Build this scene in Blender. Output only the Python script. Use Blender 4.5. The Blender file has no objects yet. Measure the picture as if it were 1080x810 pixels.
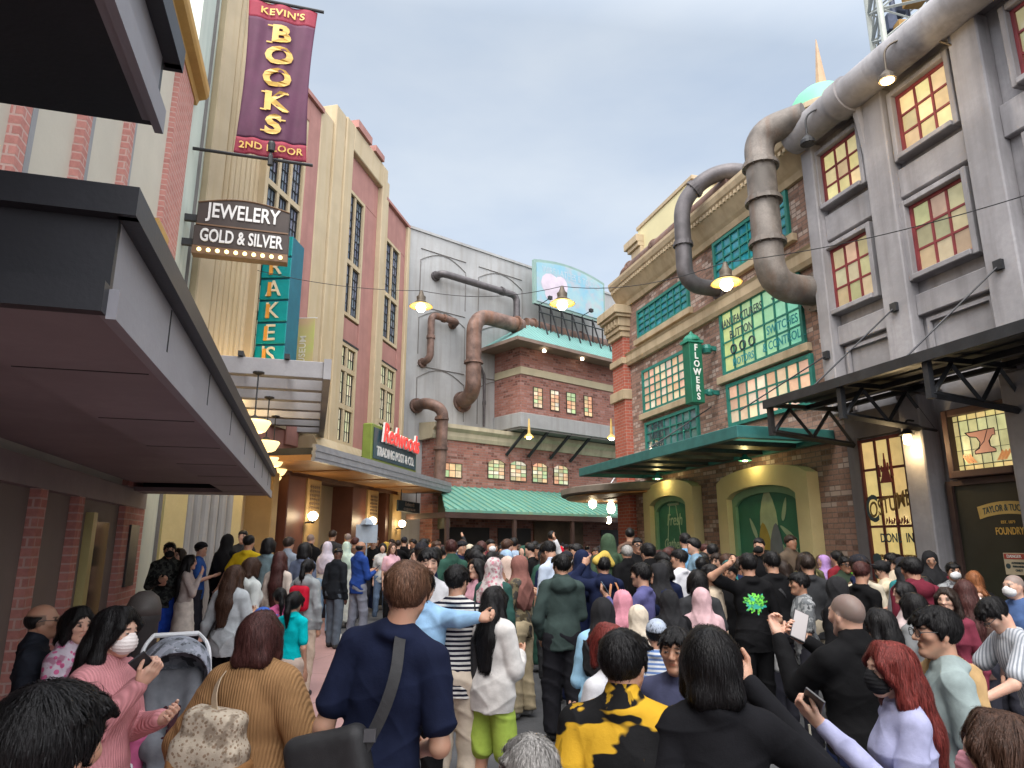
import bpy, bmesh, math, random
import numpy as np
from mathutils import Vector, Matrix, noise as mnoise
random.seed(11); RNG=np.random.default_rng(5)
SC=bpy.context.scene; COL=SC.collection
R_=math.radians
# ---------------------------------------------------------------- camera
PITCH=R_(13.1); FPX=720.0; CAMH=1.75
cam=bpy.data.cameras.new('camera'); camo=bpy.data.objects.new('camera',cam); COL.objects.link(camo)
cam.lens=24.0; cam.sensor_width=36.0; cam.clip_start=0.05; cam.clip_end=2000
camo.location=(0,0,CAMH); camo.rotation_euler=(R_(90)+PITCH,0,0)
SC.camera=camo
# ---------------------------------------------------------------- sky, sun, exposure
W=bpy.data.worlds.new("World"); SC.world=W; W.use_nodes=True
nt=W.node_tree; nt.nodes.clear()
def N(nt,t,**kw):
    n=nt.nodes.new(t)
    for k,v in kw.items():
        if k.startswith('i_'): n.inputs[k[2:].replace('_',' ')].default_value=v
        else: setattr(n,k,v)
    return n
SUN_EL=R_(58); SUN_AZ=R_(200)
sky=N(nt,'ShaderNodeTexSky',sky_type='NISHITA',sun_disc=False,sun_elevation=SUN_EL,sun_rotation=SUN_AZ,air_density=1.0,dust_density=4.0,ozone_density=2.0)
tc=N(nt,'ShaderNodeTexCoord'); sep=N(nt,'ShaderNodeSeparateXYZ'); nt.links.new(tc.outputs['Generated'],sep.inputs[0])
# overcast dome: brighter overhead and behind the photographer where the sun sits behind the cloud
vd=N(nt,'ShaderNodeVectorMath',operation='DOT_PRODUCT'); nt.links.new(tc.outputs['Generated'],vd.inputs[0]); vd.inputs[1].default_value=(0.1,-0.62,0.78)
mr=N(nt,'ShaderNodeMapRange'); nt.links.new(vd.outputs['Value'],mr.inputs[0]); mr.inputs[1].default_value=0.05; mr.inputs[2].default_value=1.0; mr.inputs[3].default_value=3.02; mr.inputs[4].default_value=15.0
nz=N(nt,'ShaderNodeTexNoise'); nz.inputs['Scale'].default_value=2.2; nz.inputs['Detail'].default_value=5; nz.inputs['Roughness'].default_value=.5
mp=N(nt,'ShaderNodeMapping'); mp.inputs['Scale'].default_value=(1,1,2.6); nt.links.new(tc.outputs['Generated'],mp.inputs[0]); nt.links.new(mp.outputs[0],nz.inputs['Vector'])
rampz=N(nt,'ShaderNodeValToRGB'); nt.links.new(nz.outputs['Fac'],rampz.inputs[0])
rampz.color_ramp.elements[0].position=.36; rampz.color_ramp.elements[0].color=(.76,.90,1.10,1)
rampz.color_ramp.elements[1].position=.66; rampz.color_ramp.elements[1].color=(1.0,1.10,1.22,1)
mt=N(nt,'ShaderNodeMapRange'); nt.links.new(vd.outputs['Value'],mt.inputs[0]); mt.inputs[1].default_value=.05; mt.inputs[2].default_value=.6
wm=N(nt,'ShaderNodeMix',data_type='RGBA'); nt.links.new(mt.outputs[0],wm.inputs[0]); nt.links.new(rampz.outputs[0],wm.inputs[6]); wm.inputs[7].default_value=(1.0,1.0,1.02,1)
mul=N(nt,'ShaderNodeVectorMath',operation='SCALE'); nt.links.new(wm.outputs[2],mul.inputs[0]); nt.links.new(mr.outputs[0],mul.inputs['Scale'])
# brightening toward the horizon
mh=N(nt,'ShaderNodeMapRange'); nt.links.new(sep.outputs['Z'],mh.inputs[0]); mh.inputs[1].default_value=0.0; mh.inputs[2].default_value=.62; mh.inputs[3].default_value=1.28; mh.inputs[4].default_value=.92
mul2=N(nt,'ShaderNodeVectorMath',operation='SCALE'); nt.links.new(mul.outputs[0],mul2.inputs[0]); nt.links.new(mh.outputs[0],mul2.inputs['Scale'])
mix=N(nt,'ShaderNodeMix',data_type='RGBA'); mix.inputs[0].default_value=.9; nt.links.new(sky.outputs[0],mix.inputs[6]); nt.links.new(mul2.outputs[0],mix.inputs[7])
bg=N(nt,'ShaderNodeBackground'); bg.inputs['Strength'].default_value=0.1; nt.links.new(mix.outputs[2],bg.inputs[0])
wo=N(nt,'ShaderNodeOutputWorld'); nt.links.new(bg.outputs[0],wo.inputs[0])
sun=bpy.data.lights.new('sun','SUN'); sun.energy=1.2; sun.angle=R_(35); sun.color=(1,.96,.9)
suno=bpy.data.objects.new('sun',sun); COL.objects.link(suno)
sd=Vector((math.sin(SUN_AZ)*math.cos(SUN_EL),math.cos(SUN_AZ)*math.cos(SUN_EL),math.sin(SUN_EL)))
suno.rotation_euler=sd.to_track_quat('Z','Y').to_euler(); suno.location=sd*60
SC.view_settings.view_transform='Standard'; SC.view_settings.look='None'; SC.view_settings.exposure=1.35; SC.view_settings.gamma=1
SC.cycles.max_bounces=5; SC.cycles.diffuse_bounces=3; SC.cycles.glossy_bounces=2; SC.cycles.transmission_bounces=3; SC.cycles.transparent_max_bounces=6
SC.cycles.caustics_reflective=False; SC.cycles.caustics_refractive=False
try: SC.cycles.use_denoising=True
except Exception: pass
# ---------------------------------------------------------------- helpers
def pray(px,py):
    x=(px-540)/FPX; z=(405-py)/FPX
    return Vector((x,math.cos(PITCH)-z*math.sin(PITCH),math.sin(PITCH)+z*math.cos(PITCH)))
def pxd(px,py,depth):          # world point at a distance (metres along the view axis)
    return Vector((0,0,CAMH))+pray(px,py)*depth
def ground_z(x,y):
    al=-.27564*x+.96126*y; c=.96126*x+.27564*y
    return .010*max(0.0,min(al,40.0))-min(.14,.035*max(0.0,c-1.0))
class Frame:                   # a vertical wall plane: s along it, o outwards, z up
    def __init__(f,o,az,side): # side: which way the wall faces, -1 = to the right of its direction
        a=R_(az); f.o=Vector((o[0],o[1],0)); f.u=Vector((math.sin(a),math.cos(a),0)); n=Vector((-math.cos(a),math.sin(a),0))
        f.n=n*side; f.rot=R_(90)-a; f.side=side
    def w(f,s,o,z): return f.o+f.u*s+f.n*o+Vector((0,0,z))
    def at(f,px,py,off=0.0):
        r=pray(px,py); o=f.o+f.n*off; t=o.dot(f.n)/r.dot(f.n); p=r*t
        return ((p-o).dot(f.u), p.z+CAMH)
    def S(f,px,py,off=0.0): return f.at(px,py,off)[0]
    def Z(f,px,py,off=0.0): return f.at(px,py,off)[1]
    def rect(f,tl,tr,br,bl,off=0.0):
        a=[f.at(*p,off) for p in (tl,tr,br,bl)]
        s=sorted([(a[0][0]+a[3][0])/2,(a[1][0]+a[2][0])/2]); z0=(a[2][1]+a[3][1])/2; z1=(a[0][1]+a[1][1])/2
        return s[0],s[1],z0,z1
    def mat(f,s=0,o=0,z=0): return Matrix.Translation(f.w(s,o,z))@Matrix.Rotation(f.rot,4,'Z')
class WF(Frame):               # world-aligned frame: s=x, o=y
    def __init__(f,o=(0,0),az=90): Frame.__init__(f,o,az,1)
WORLD=WF()
def tag(o,label=None,cat=None,group=None,kind=None):
    if label: o['label']=label
    if cat: o['category']=cat
    if group: o['group']=group
    if kind: o['kind']=kind
    return o
def thing(name,label,cat,fr,s=0,o=0,z=0,group=None):
    e=bpy.data.objects.new(name,None); COL.objects.link(e); e.empty_display_size=.2
    e.matrix_world=fr.mat(s,o,z); e['_m']=1
    return tag(e,label,cat,group)
def mw(o):
    m=o.matrix_basis.copy()
    return mw(o.parent)@m if o.parent else m
SPLIT={'pilaster','spandrel','mahogany_column','ochre_pilaster','shop_opening','sill','strut','tie_rod','grey_column','slat','purlin','brick_pier','ground_pilaster','cross_beam','glass_panel','bulb','letter_panel','leg','flat_pilaster','gold_lintel','edge_rail','side_pipes','hanger','stay','pole','cream_base_pier','window_head','medallion','parapet_cap','soffit_batten','ribbed_fascia','terracotta_bay','cream_pier','grey_reveal','fluting','handle','end_boarding'}
class MB:
    def __init__(b,fr=WORLD): b.f=fr; b.v=[]; b.fc=[]; b.cols=None
    def quad(b,pts,col=None):  # frame coordinates
        i=len(b.v); b.v+= [b.f.w(*p) for p in pts]; b.fc.append(tuple(range(i,i+len(pts))))
        if col is not None:
            if b.cols is None: b.cols={}
            b.cols[len(b.fc)-1]=col
    def box(b,s0,s1,o0,o1,z0,z1,col=None):
        i=len(b.v)
        for z in (z0,z1):
            for o in (o0,o1):
                for s in (s0,s1): b.v.append(b.f.w(s,o,z))
        n=len(b.fc)
        for q in ((0,2,3,1),(4,5,7,6),(0,1,5,4),(2,6,7,3),(0,4,6,2),(1,3,7,5)): b.fc.append(tuple(i+k for k in q))
        if col is not None:
            if b.cols is None: b.cols={}
            for k in range(n,n+6): b.cols[k]=col
    def prism(b,poly,o0,o1):   # poly in (s,z), extruded in o
        i=len(b.v); n=len(poly)
        for o in (o0,o1):
            for (s,z) in poly: b.v.append(b.f.w(s,o,z))
        b.fc.append(tuple(range(i,i+n))); b.fc.append(tuple(range(i+2*n-1,i+n-1,-1)))
        for k in range(n):
            l=(k+1)%n; b.fc.append((i+k,i+l,i+n+l,i+n+k))
    def profile(b,poly,s0,s1): # poly in (o,z), extruded along s
        i=len(b.v); n=len(poly)
        for s in (s0,s1):
            for (o,z) in poly: b.v.append(b.f.w(s,o,z))
        b.fc.append(tuple(range(i,i+n))); b.fc.append(tuple(range(i+2*n-1,i+n-1,-1)))
        for k in range(n):
            l=(k+1)%n; b.fc.append((i+k,i+l,i+n+l,i+n+k))
    def tube(b,pts,r,seg=12,cap=True,world=False):
        P=[Vector(p) if world else b.f.w(*p) for p in pts]; n=len(P)
        rs=r if isinstance(r,(list,tuple)) else [r]*n
        up=None; rings=[]
        for k in range(n):
            t=(P[min(k+1,n-1)]-P[max(k-1,0)])
            if t.length<1e-9: t=Vector((0,0,1))
            t.normalize()
            if up is None:
                a=Vector((0,0,1)) if abs(t.z)<.9 else Vector((1,0,0)); up=t.cross(a).normalized()
            else:
                up=(up-t*up.dot(t)); up.normalize()
            v=t.cross(up); i=len(b.v); rings.append(i)
            for j in range(seg):
                a=2*math.pi*j/seg; b.v.append(P[k]+(up*math.cos(a)+v*math.sin(a))*rs[k])
        for k in range(n-1):
            for j in range(seg):
                l=(j+1)%seg; b.fc.append((rings[k]+j,rings[k]+l,rings[k+1]+l,rings[k+1]+j))
        if cap:
            b.fc.append(tuple(rings[0]+j for j in range(seg-1,-1,-1))); b.fc.append(tuple(rings[-1]+j for j in range(seg)))
    def bar(b,p,q,w,world=False): b.tube([p,q],w*.7071,4,world=world)
    def lathe(b,c,prof,seg=20,axis=None): # profile of (r,h) about vertical axis at frame point c
        C=b.f.w(*c); X,Y,Z=Vector((1,0,0)),Vector((0,1,0)),Vector((0,0,1))
        if axis is not None:
            Z=Vector(axis).normalized(); X=Z.orthogonal().normalized(); Y=Z.cross(X)
        rings=[]
        for (r,h) in prof:
            i=len(b.v); rings.append(i)
            for j in range(seg):
                a=2*math.pi*j/seg; b.v.append(C+X*(r*math.cos(a))+Y*(r*math.sin(a))+Z*h)
        for k in range(len(prof)-1):
            for j in range(seg):
                l=(j+1)%seg; b.fc.append((rings[k]+j,rings[k]+l,rings[k+1]+l,rings[k+1]+j))
        b.fc.append(tuple(rings[0]+j for j in range(seg-1,-1,-1))); b.fc.append(tuple(rings[-1]+j for j in range(seg)))
    def build(b,name,m,parent=None,smooth=False,M=None,bevel=0):
        if name in SPLIT and parent is not None and b.cols is None:
            par=list(range(len(b.v)))
            def fd(x):
                while par[x]!=x: par[x]=par[par[x]]; x=par[x]
                return x
            for f in b.fc:
                for k in f[1:]: par[fd(k)]=fd(f[0])
            isl={}
            for f in b.fc: isl.setdefault(fd(f[0]),[]).append(f)
            if len(isl)>1:
                for fs in isl.values():
                    c=MB(b.f); mp={}
                    for f in fs:
                        for k in f:
                            if k not in mp: mp[k]=len(c.v); c.v.append(b.v[k])
                        c.fc.append(tuple(mp[k] for k in f))
                    o=c.build(name,m,parent,smooth,M,bevel)
                return o
        if parent is not None: M=mw(parent)
        elif M is None:
            M=Matrix.Translation(sum(b.v,Vector())/max(1,len(b.v)))@Matrix.Rotation(b.f.rot,4,'Z')
        Mi=M.inverted(); me=bpy.data.meshes.new(name)
        me.from_pydata([tuple(Mi@v) for v in b.v],[],b.fc)
        if b.cols is not None:
            at=me.color_attributes.new('tint','FLOAT_COLOR','CORNER')
            for p in me.polygons:
                c=b.cols.get(p.index,(1,1,1))
                for li in p.loop_indices: at.data[li].color=(c[0],c[1],c[2],1)
        bm=bmesh.new(); bm.from_mesh(me); bmesh.ops.recalc_face_normals(bm,faces=bm.faces[:])
        if bevel:
            ed=[e for e in bm.edges if len(e.link_faces)==2 and e.calc_face_angle(0)>.6 and e.calc_length()>bevel*3]
            try: bmesh.ops.bevel(bm,geom=ed,offset=bevel,segments=1,affect='EDGES',clamp_overlap=True)
            except Exception: pass
        bm.to_mesh(me); bm.free()
        if smooth:
            me.polygons.foreach_set('use_smooth',[True]*len(me.polygons))
        if m is not None: me.materials.append(m)
        o=bpy.data.objects.new(name,me); COL.objects.link(o)
        if parent is not None: o.parent=parent
        else: o.matrix_world=M
        return o
def smooth_by_angle(o,ang=40):
    me=o.data; me.polygons.foreach_set('use_smooth',[True]*len(me.polygons))
    try: me.set_sharp_from_angle(angle=R_(ang))
    except Exception: pass
def fillet(pts,r,n=8):
    P=[Vector(p) for p in pts]; out=[P[0]]
    for k in range(1,len(P)-1):
        a=(P[k-1]-P[k]); c=(P[k+1]-P[k]); la=min(r,a.length*.49); lc=min(r,c.length*.49); l=min(la,lc)
        a.normalize(); c.normalize(); A=P[k]+a*l; C=P[k]+c*l
        for j in range(n+1):
            t=j/n; out.append(A*(1-t)**2+P[k]*2*t*(1-t)+C*t*t)
    out.append(P[-1]); return [tuple(p) for p in out]
# ---------------------------------------------------------------- text
_FC={}
def text_polys(s,size=1.0,bold=0.0,depth=.02,align='CENTER',shear=0.0,spacing=1.0):
    key=(s,size,bold,depth,align,shear,spacing)
    if key in _FC: return _FC[key]
    cu=bpy.data.curves.new('t','FONT'); cu.body=s; cu.size=size; cu.offset=bold*size; cu.extrude=depth/2; cu.align_x=align; cu.align_y='CENTER'; cu.resolution_u=3; cu.shear=shear; cu.space_character=spacing
    o=bpy.data.objects.new('t',cu); COL.objects.link(o)
    dg=bpy.context.evaluated_depsgraph_get(); dg.update(); me=bpy.data.meshes.new_from_object(o.evaluated_get(dg))
    vs=[tuple(v.co) for v in me.vertices]; fs=[tuple(p.vertices) for p in me.polygons]
    bpy.data.objects.remove(o); bpy.data.curves.remove(cu); bpy.data.meshes.remove(me)
    _FC[key]=(vs,fs); return vs,fs
def text_to(mb,s,fn,size,bold=.0,depth=.02,wscale=1.0,align='CENTER',shear=0.0,spacing=1.0):
    """append text to MB; fn maps (x,y,d) of the lettering to a world point"""
    vs,fs=text_polys(s,size,bold,depth,align,shear,spacing); i=len(mb.v)
    for (x,y,d) in vs: mb.v.append(Vector(fn(x*wscale,y,d)))
    for f in fs: mb.fc.append(tuple(i+k for k in f))
def wall_text(fr,s,o,z,flip):   # lettering laid on a wall, reading in direction flip*s
    return lambda x,y,d: fr.w(s+flip*x,o+d,z+y)
# ---------------------------------------------------------------- materials
_MC={}
def newmat(name):
    m=bpy.data.materials.new(name); m.use_nodes=True; t=m.node_tree; t.nodes.clear()
    out=N(t,'ShaderNodeOutputMaterial'); p=N(t,'ShaderNodeBsdfPrincipled'); t.links.new(p.outputs[0],out.inputs[0]); return m,t,p,out
def mixc(t,a,b,fac,mode='MIX'):
    n=N(t,'ShaderNodeMix',data_type='RGBA',blend_type=mode)
    for s,v in ((0,fac),(6,a),(7,b)):
        if hasattr(v,'is_output'): t.links.new(v,n.inputs[s])
        else: n.inputs[s].default_value=v if s==0 else (v[0],v[1],v[2],1)
    return n.outputs[2]
def noise_fac(t,scale,detail=4,lo=.35,hi=.65,vec=None,rough=.55,stretch=None):
    c=N(t,'ShaderNodeTexCoord'); src=c.outputs['Object']
    if stretch:
        mpn=N(t,'ShaderNodeMapping'); mpn.inputs['Scale'].default_value=stretch; t.links.new(src,mpn.inputs[0]); src=mpn.outputs[0]
    n=N(t,'ShaderNodeTexNoise'); n.inputs['Scale'].default_value=scale; n.inputs['Detail'].default_value=detail; n.inputs['Roughness'].default_value=rough; t.links.new(src,n.inputs['Vector'])
    m=N(t,'ShaderNodeMapRange'); m.inputs[1].default_value=lo; m.inputs[2].default_value=hi; t.links.new(n.outputs['Fac'],m.inputs[0]); return m.outputs[0]
def bump(t,p,h,strength=.3,dist=.02):
    b=N(t,'ShaderNodeBump'); b.inputs['Strength'].default_value=strength; b.inputs['Distance'].default_value=dist; t.links.new(h,b.inputs['Height']); t.links.new(b.outputs[0],p.inputs['Normal'])
def plain(name,c,rough=.6,var=.16,scale=2.5,metal=0.0,bmp=.12,streak=None,spec=.4):
    """mottled paint, plaster or metal; streak = colour of vertical run-off stains"""
    if name in _MC: return _MC[name]
    m,t,p,out=newmat(name)
    f=noise_fac(t,scale,5); d=tuple(x*(1-var) for x in c); l=tuple(min(1,x*(1+var)) for x in c)
    col=mixc(t,d,l,f); f2=noise_fac(t,scale*14,3)
    col=mixc(t,col,tuple(x*(1-var*.8) for x in c),mathn(t,'MULTIPLY',f2,.35))
    if streak:
        sf=noise_fac(t,1.6,5,.47,.72,stretch=(2.6,2.6,.2)); col=mixc(t,col,streak,mathn(t,'MULTIPLY',sf,.62)); sg=noise_fac(t,.55,6,.55,.66); col=mixc(t,col,tuple(x*.78 for x in c),mathn(t,'MULTIPLY',sg,.5))
    t.links.new(col,p.inputs['Base Color']); p.inputs['Roughness'].default_value=rough; p.inputs['Metallic'].default_value=metal; p.inputs['Specular IOR Level'].default_value=spec
    if bmp: bump(t,p,noise_fac(t,scale*18,4,0,1),bmp,.01)
    _MC[name]=m; return m
def mathn(t,op,a,b=0.0,clamp=False):
    n=N(t,'ShaderNodeMath',operation=op); n.use_clamp=clamp
    for i,v in enumerate((a,b)):
        if hasattr(v,'is_output'): t.links.new(v,n.inputs[i])
        else: n.inputs[i].default_value=v
    return n.outputs[0]
def brick(name,c1,c2,mortar,bw=.26,bh=.088,ms=.011,dirt=.35,extra=None,zshift=0.0):
    if name in _MC: return _MC[name]
    m,t,p,out=newmat(name)
    c=N(t,'ShaderNodeTexCoord'); s=N(t,'ShaderNodeSeparateXYZ'); t.links.new(c.outputs['Object'],s.inputs[0])
    h=mathn(t,'ADD',s.outputs[0],s.outputs[1]); cb=N(t,'ShaderNodeCombineXYZ'); t.links.new(h,cb.inputs[0]); t.links.new(mathn(t,'ADD',s.outputs[2],zshift),cb.inputs[1])
    b=N(t,'ShaderNodeTexBrick'); t.links.new(cb.outputs[0],b.inputs['Vector']); b.inputs['Scale'].default_value=1; b.inputs['Brick Width'].default_value=bw; b.inputs['Row Height'].default_value=bh; b.inputs['Mortar Size'].default_value=ms; b.inputs['Mortar Smooth'].default_value=.25; b.inputs['Bias'].default_value=-.1
    b.inputs['Color1'].default_value=(*c1,1); b.inputs['Color2'].default_value=(*c2,1); b.inputs['Mortar'].default_value=(*mortar,1)
    col=b.outputs['Color']
    if extra:   # pale or dark odd bricks
        wn=N(t,'ShaderNodeTexWhiteNoise',noise_dimensions='2D')
        row=mathn(t,'FLOOR',mathn(t,'DIVIDE',mathn(t,'ADD',s.outputs[2],zshift),bh)); odd=mathn(t,'MULTIPLY',mathn(t,'MODULO',row,2.0),.5)
        colm=mathn(t,'FLOOR',mathn(t,'ADD',mathn(t,'DIVIDE',h,bw),odd)); cv=N(t,'ShaderNodeCombineXYZ'); t.links.new(row,cv.inputs[0]); t.links.new(colm,cv.inputs[1]); t.links.new(cv.outputs[0],wn.inputs['Vector'])
        g=mathn(t,'GREATER_THAN',wn.outputs['Value'],.80); g=mathn(t,'MULTIPLY',g,mathn(t,'SUBTRACT',1.0,b.outputs['Fac'])); col=mixc(t,col,extra,mathn(t,'MULTIPLY',g,.75))
        g2=mathn(t,'LESS_THAN',wn.outputs['Value'],.16); g2=mathn(t,'MULTIPLY',g2,mathn(t,'SUBTRACT',1.0,b.outputs['Fac'])); col=mixc(t,col,tuple(x*.4 for x in c2),mathn(t,'MULTIPLY',g2,.8))
    f=noise_fac(t,1.3,5); col=mixc(t,col,tuple(x*.55 for x in c1),mathn(t,'MULTIPLY',f,dirt))
    f3=noise_fac(t,22,4); col=mixc(t,col,tuple(min(1,x*1.5+.02) for x in c1),mathn(t,'MULTIPLY',f3,.22))
    t.links.new(col,p.inputs['Base Color']); p.inputs['Roughness'].default_value=.85; p.inputs['Specular IOR Level'].default_value=.25
    hh=mathn(t,'ADD',mathn(t,'MULTIPLY',b.outputs['Fac'],-1.0),mathn(t,'MULTIPLY',noise_fac(t,40,3,0,1),.4)); bump(t,p,hh,.55,.012)
    _MC[name]=m; return m
def tinted(name,rough=.3,emit=0.0,spec=.5,var=.25,base=.85):
    """surface coloured by the per-pane tint attribute"""
    if name in _MC: return _MC[name]
    m,t,p,out=newmat(name); a=N(t,'ShaderNodeVertexColor',layer_name='tint')
    f=noise_fac(t,5.0,4); col=mixc(t,a.outputs[0],(0,0,0),mathn(t,'MULTIPLY',f,var)); base_c=mixc(t,(0,0,0),col,base)
    t.links.new(base_c,p.inputs['Base Color']); p.inputs['Roughness'].default_value=rough; p.inputs['Specular IOR Level'].default_value=spec
    if emit: t.links.new(col,p.inputs['Emission Color']); p.inputs['Emission Strength'].default_value=emit
    _MC[name]=m; return m
def glow(name,c,strength):
    if name in _MC: return _MC[name]
    m,t,p,out=newmat(name); p.inputs['Base Color'].default_value=(*c,1); p.inputs['Emission Color'].default_value=(*c,1); p.inputs['Emission Strength'].default_value=strength; p.inputs['Roughness'].default_value=.4
    _MC[name]=m; return m
def lamp(name,loc,e,c=(1,.72,.38),r=.05):
    l=bpy.data.lights.new(name,'POINT'); l.energy=e; l.color=c; l.shadow_soft_size=r
    o=bpy.data.objects.new(name,l); COL.objects.link(o); o.location=loc; o['kind']='helper'; return o
def window(fr,parent,s0,s1,z0,z1,cols,rows,fm,pm,fw=.08,mw_=.035,proud=.07,glass=.02,tints=None,recess=0.0,name='window',label=None):
    """frame with glazing bars (one mesh) and its panes as a sub-part"""
    b=MB(fr); r=-recess
    b.box(s0,s0+fw,r,r+proud,z0,z1); b.box(s1-fw,s1,r,r+proud,z0,z1)
    b.box(s0+fw,s1-fw,r,r+proud-.003,z0,z0+fw); b.box(s0+fw,s1-fw,r,r+proud-.003,z1-fw,z1)
    for k in range(1,cols):
        x=s0+fw+(s1-s0-2*fw)*k/cols; b.box(x-mw_/2,x+mw_/2,r,r+proud*.75,z0+fw,z1-fw)
    for k in range(1,rows):
        x=z0+fw+(z1-z0-2*fw)*k/rows; b.box(s0+fw,s1-fw,r,r+proud*.7,x-mw_/2,x+mw_/2)
    w=b.build(name,fm,parent)
    g=MB(fr)
    for i in range(cols):
        for j in range(rows):
            a=s0+fw*.5+(s1-s0-fw)*i/cols; c=s0+fw*.5+(s1-s0-fw)*(i+1)/cols; e=z0+fw*.5+(z1-z0-fw)*j/rows; h=z0+fw*.5+(z1-z0-fw)*(j+1)/rows
            t=tints(i,j) if tints else (1,1,1)
            dz=random.uniform(-.004,.004)
            g.quad([(a,r+glass+dz,e),(c,r+glass-dz,e),(c,r+glass+dz,h),(a,r+glass-dz,h)],t)
    g.build('pane',pm,w)
    return w
def jit(c,a=.15): 
    k=1+random.uniform(-a,a); return tuple(max(0,min(1.5,x*k*(1+random.uniform(-a*.4,a*.4)))) for x in c)
# ================================================================ materials of the setting
M_brickF=brick('rough_brown_brick',(.34,.21,.165),(.25,.155,.12),(.16,.135,.125),bw=.27,bh=.095,extra=(.55,.47,.42),dirt=.22)
M_brickR=brick('red_brick',(.42,.115,.075),(.33,.085,.06),(.36,.27,.22),bw=.27,bh=.095,dirt=.3)
M_brickM=brick('dark_red_brick',(.36,.155,.12),(.26,.115,.095),(.25,.20,.18),bw=.28,bh=.095,extra=(.42,.25,.22),dirt=.35)
M_brickP=brick('pink_brick',(.52,.24,.21),(.43,.185,.165),(.55,.40,.36),bw=.27,bh=.09,dirt=.15)
M_sand=plain('sand_stone_trim',(.47,.375,.25),.8,.12,2.0,streak=(.30,.22,.13))
M_cream=plain('cream_paint',(.52,.425,.285),.75,.07,1.4,streak=(.44,.33,.18))
M_creamY=plain('yellow_cream_paint',(.58,.49,.25),.75,.08,1.4)
M_paleY=plain('pale_yellow_plaster',(.66,.60,.36),.8,.05,1.0)
M_terra=plain('terracotta_plaster',(.40,.20,.175),.8,.10,1.8,streak=(.31,.15,.13))
M_conc=plain('grey_cement_render',(.315,.305,.318),.85,.24,.9,bmp=.35,streak=(.15,.14,.145))
M_concD=plain('dark_cement_render',(.15,.14,.145),.8,.16,1.2,bmp=.2,streak=(.09,.08,.08))
M_wallG=plain('weathered_grey_wall',(.36,.365,.37),.85,.12,.7,bmp=.2,streak=(.24,.225,.205))
M_line=plain('scored_groove',(.20,.19,.185),.9,.1)
M_rustpipe=plain('rusty_iron',(.185,.12,.10),.65,.45,3.0,metal=.25,bmp=.35,streak=(.24,.10,.045))
M_bigpipe=plain('grey_rusting_iron',(.20,.178,.16),.6,.45,2.2,metal=.3,bmp=.35,streak=(.17,.085,.045))
M_darkpipe=plain('dark_iron',(.115,.105,.11),.5,.3,3.0,metal=.3,bmp=.3)
M_black=plain('black_metal',(.03,.031,.034),.5,.2,4,metal=.2)
M_blacksteel=plain('blackened_steel',(.035,.037,.042),.45,.25,3,metal=.3,bmp=.1)
M_greenframe=plain('green_painted_metal',(.025,.19,.155),.45,.15,4)
M_teal=plain('teal_painted_metal',(.03,.14,.135),.5,.18,4)
M_redframe=plain('red_window_paint',(.20,.035,.04),.5,.2,4)
M_copper=plain('verdigris_roof',(.155,.36,.29),.55,.14,.8,bmp=.05,streak=(.28,.31,.12))
M_copper2=plain('verdigris_ribbed_roof',(.15,.32,.30),.55,.10,.8,bmp=.05)
M_wood=plain('varnished_wood_soffit',(.34,.165,.055),.5,.18,1.6)
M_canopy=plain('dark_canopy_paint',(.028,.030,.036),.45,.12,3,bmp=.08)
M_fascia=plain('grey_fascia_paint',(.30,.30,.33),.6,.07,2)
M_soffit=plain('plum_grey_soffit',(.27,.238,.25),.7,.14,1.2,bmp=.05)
M_mint=plain('pale_mint_plaster',(.56,.62,.56),.8,.06,.9,streak=(.38,.46,.42))
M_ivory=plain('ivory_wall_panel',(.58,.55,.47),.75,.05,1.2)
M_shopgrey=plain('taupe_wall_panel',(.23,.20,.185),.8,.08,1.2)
M_gold=plain('old_gold_trim',(.48,.29,.09),.6,.15,2)
M_galv=plain('corrugated_steel',(.33,.34,.37),.4,.12,5,metal=.5)
M_louvre=plain('weathered_grey_slats',(.33,.32,.33),.6,.12,2)
M_glassD=plain('dark_window_glass',(.03,.035,.04),.08,.1,2,bmp=0,spec=.8)
M_panes=tinted('window_panes',.10,0,.7,.3)
M_lit=tinted('lit_window_panes',.12,.25,.6,.16,.5)
M_litD=tinted('stained_lit_panes',.35,.30,.4,.30,.5)
M_white=plain('white_lettering',(.80,.80,.78),.5,.03,6,bmp=0)
M_ink=plain('dark_lettering',(.035,.06,.07),.6,.1,6,bmp=0)
M_goldtxt=plain('gold_lettering',(.62,.40,.10),.45,.12,5,bmp=0)
M_warm=glow('warm_bulb',(1,.74,.36),5.0)
M_warm2=glow('soft_warm_shade',(1,.72,.30),.75)
M_bulbw=glow('white_bulb',(1,.86,.62),6.0)
M_lampmetal=plain('lamp_iron',(.10,.08,.06),.5,.25,8,metal=.4)
M_shadein=plain('yellow_enamel',(.72,.50,.16),.45,.1,8)
M_asphalt=plain('asphalt',(.085,.087,.092),.85,.25,1.5,bmp=.5)
M_pave=None
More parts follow.
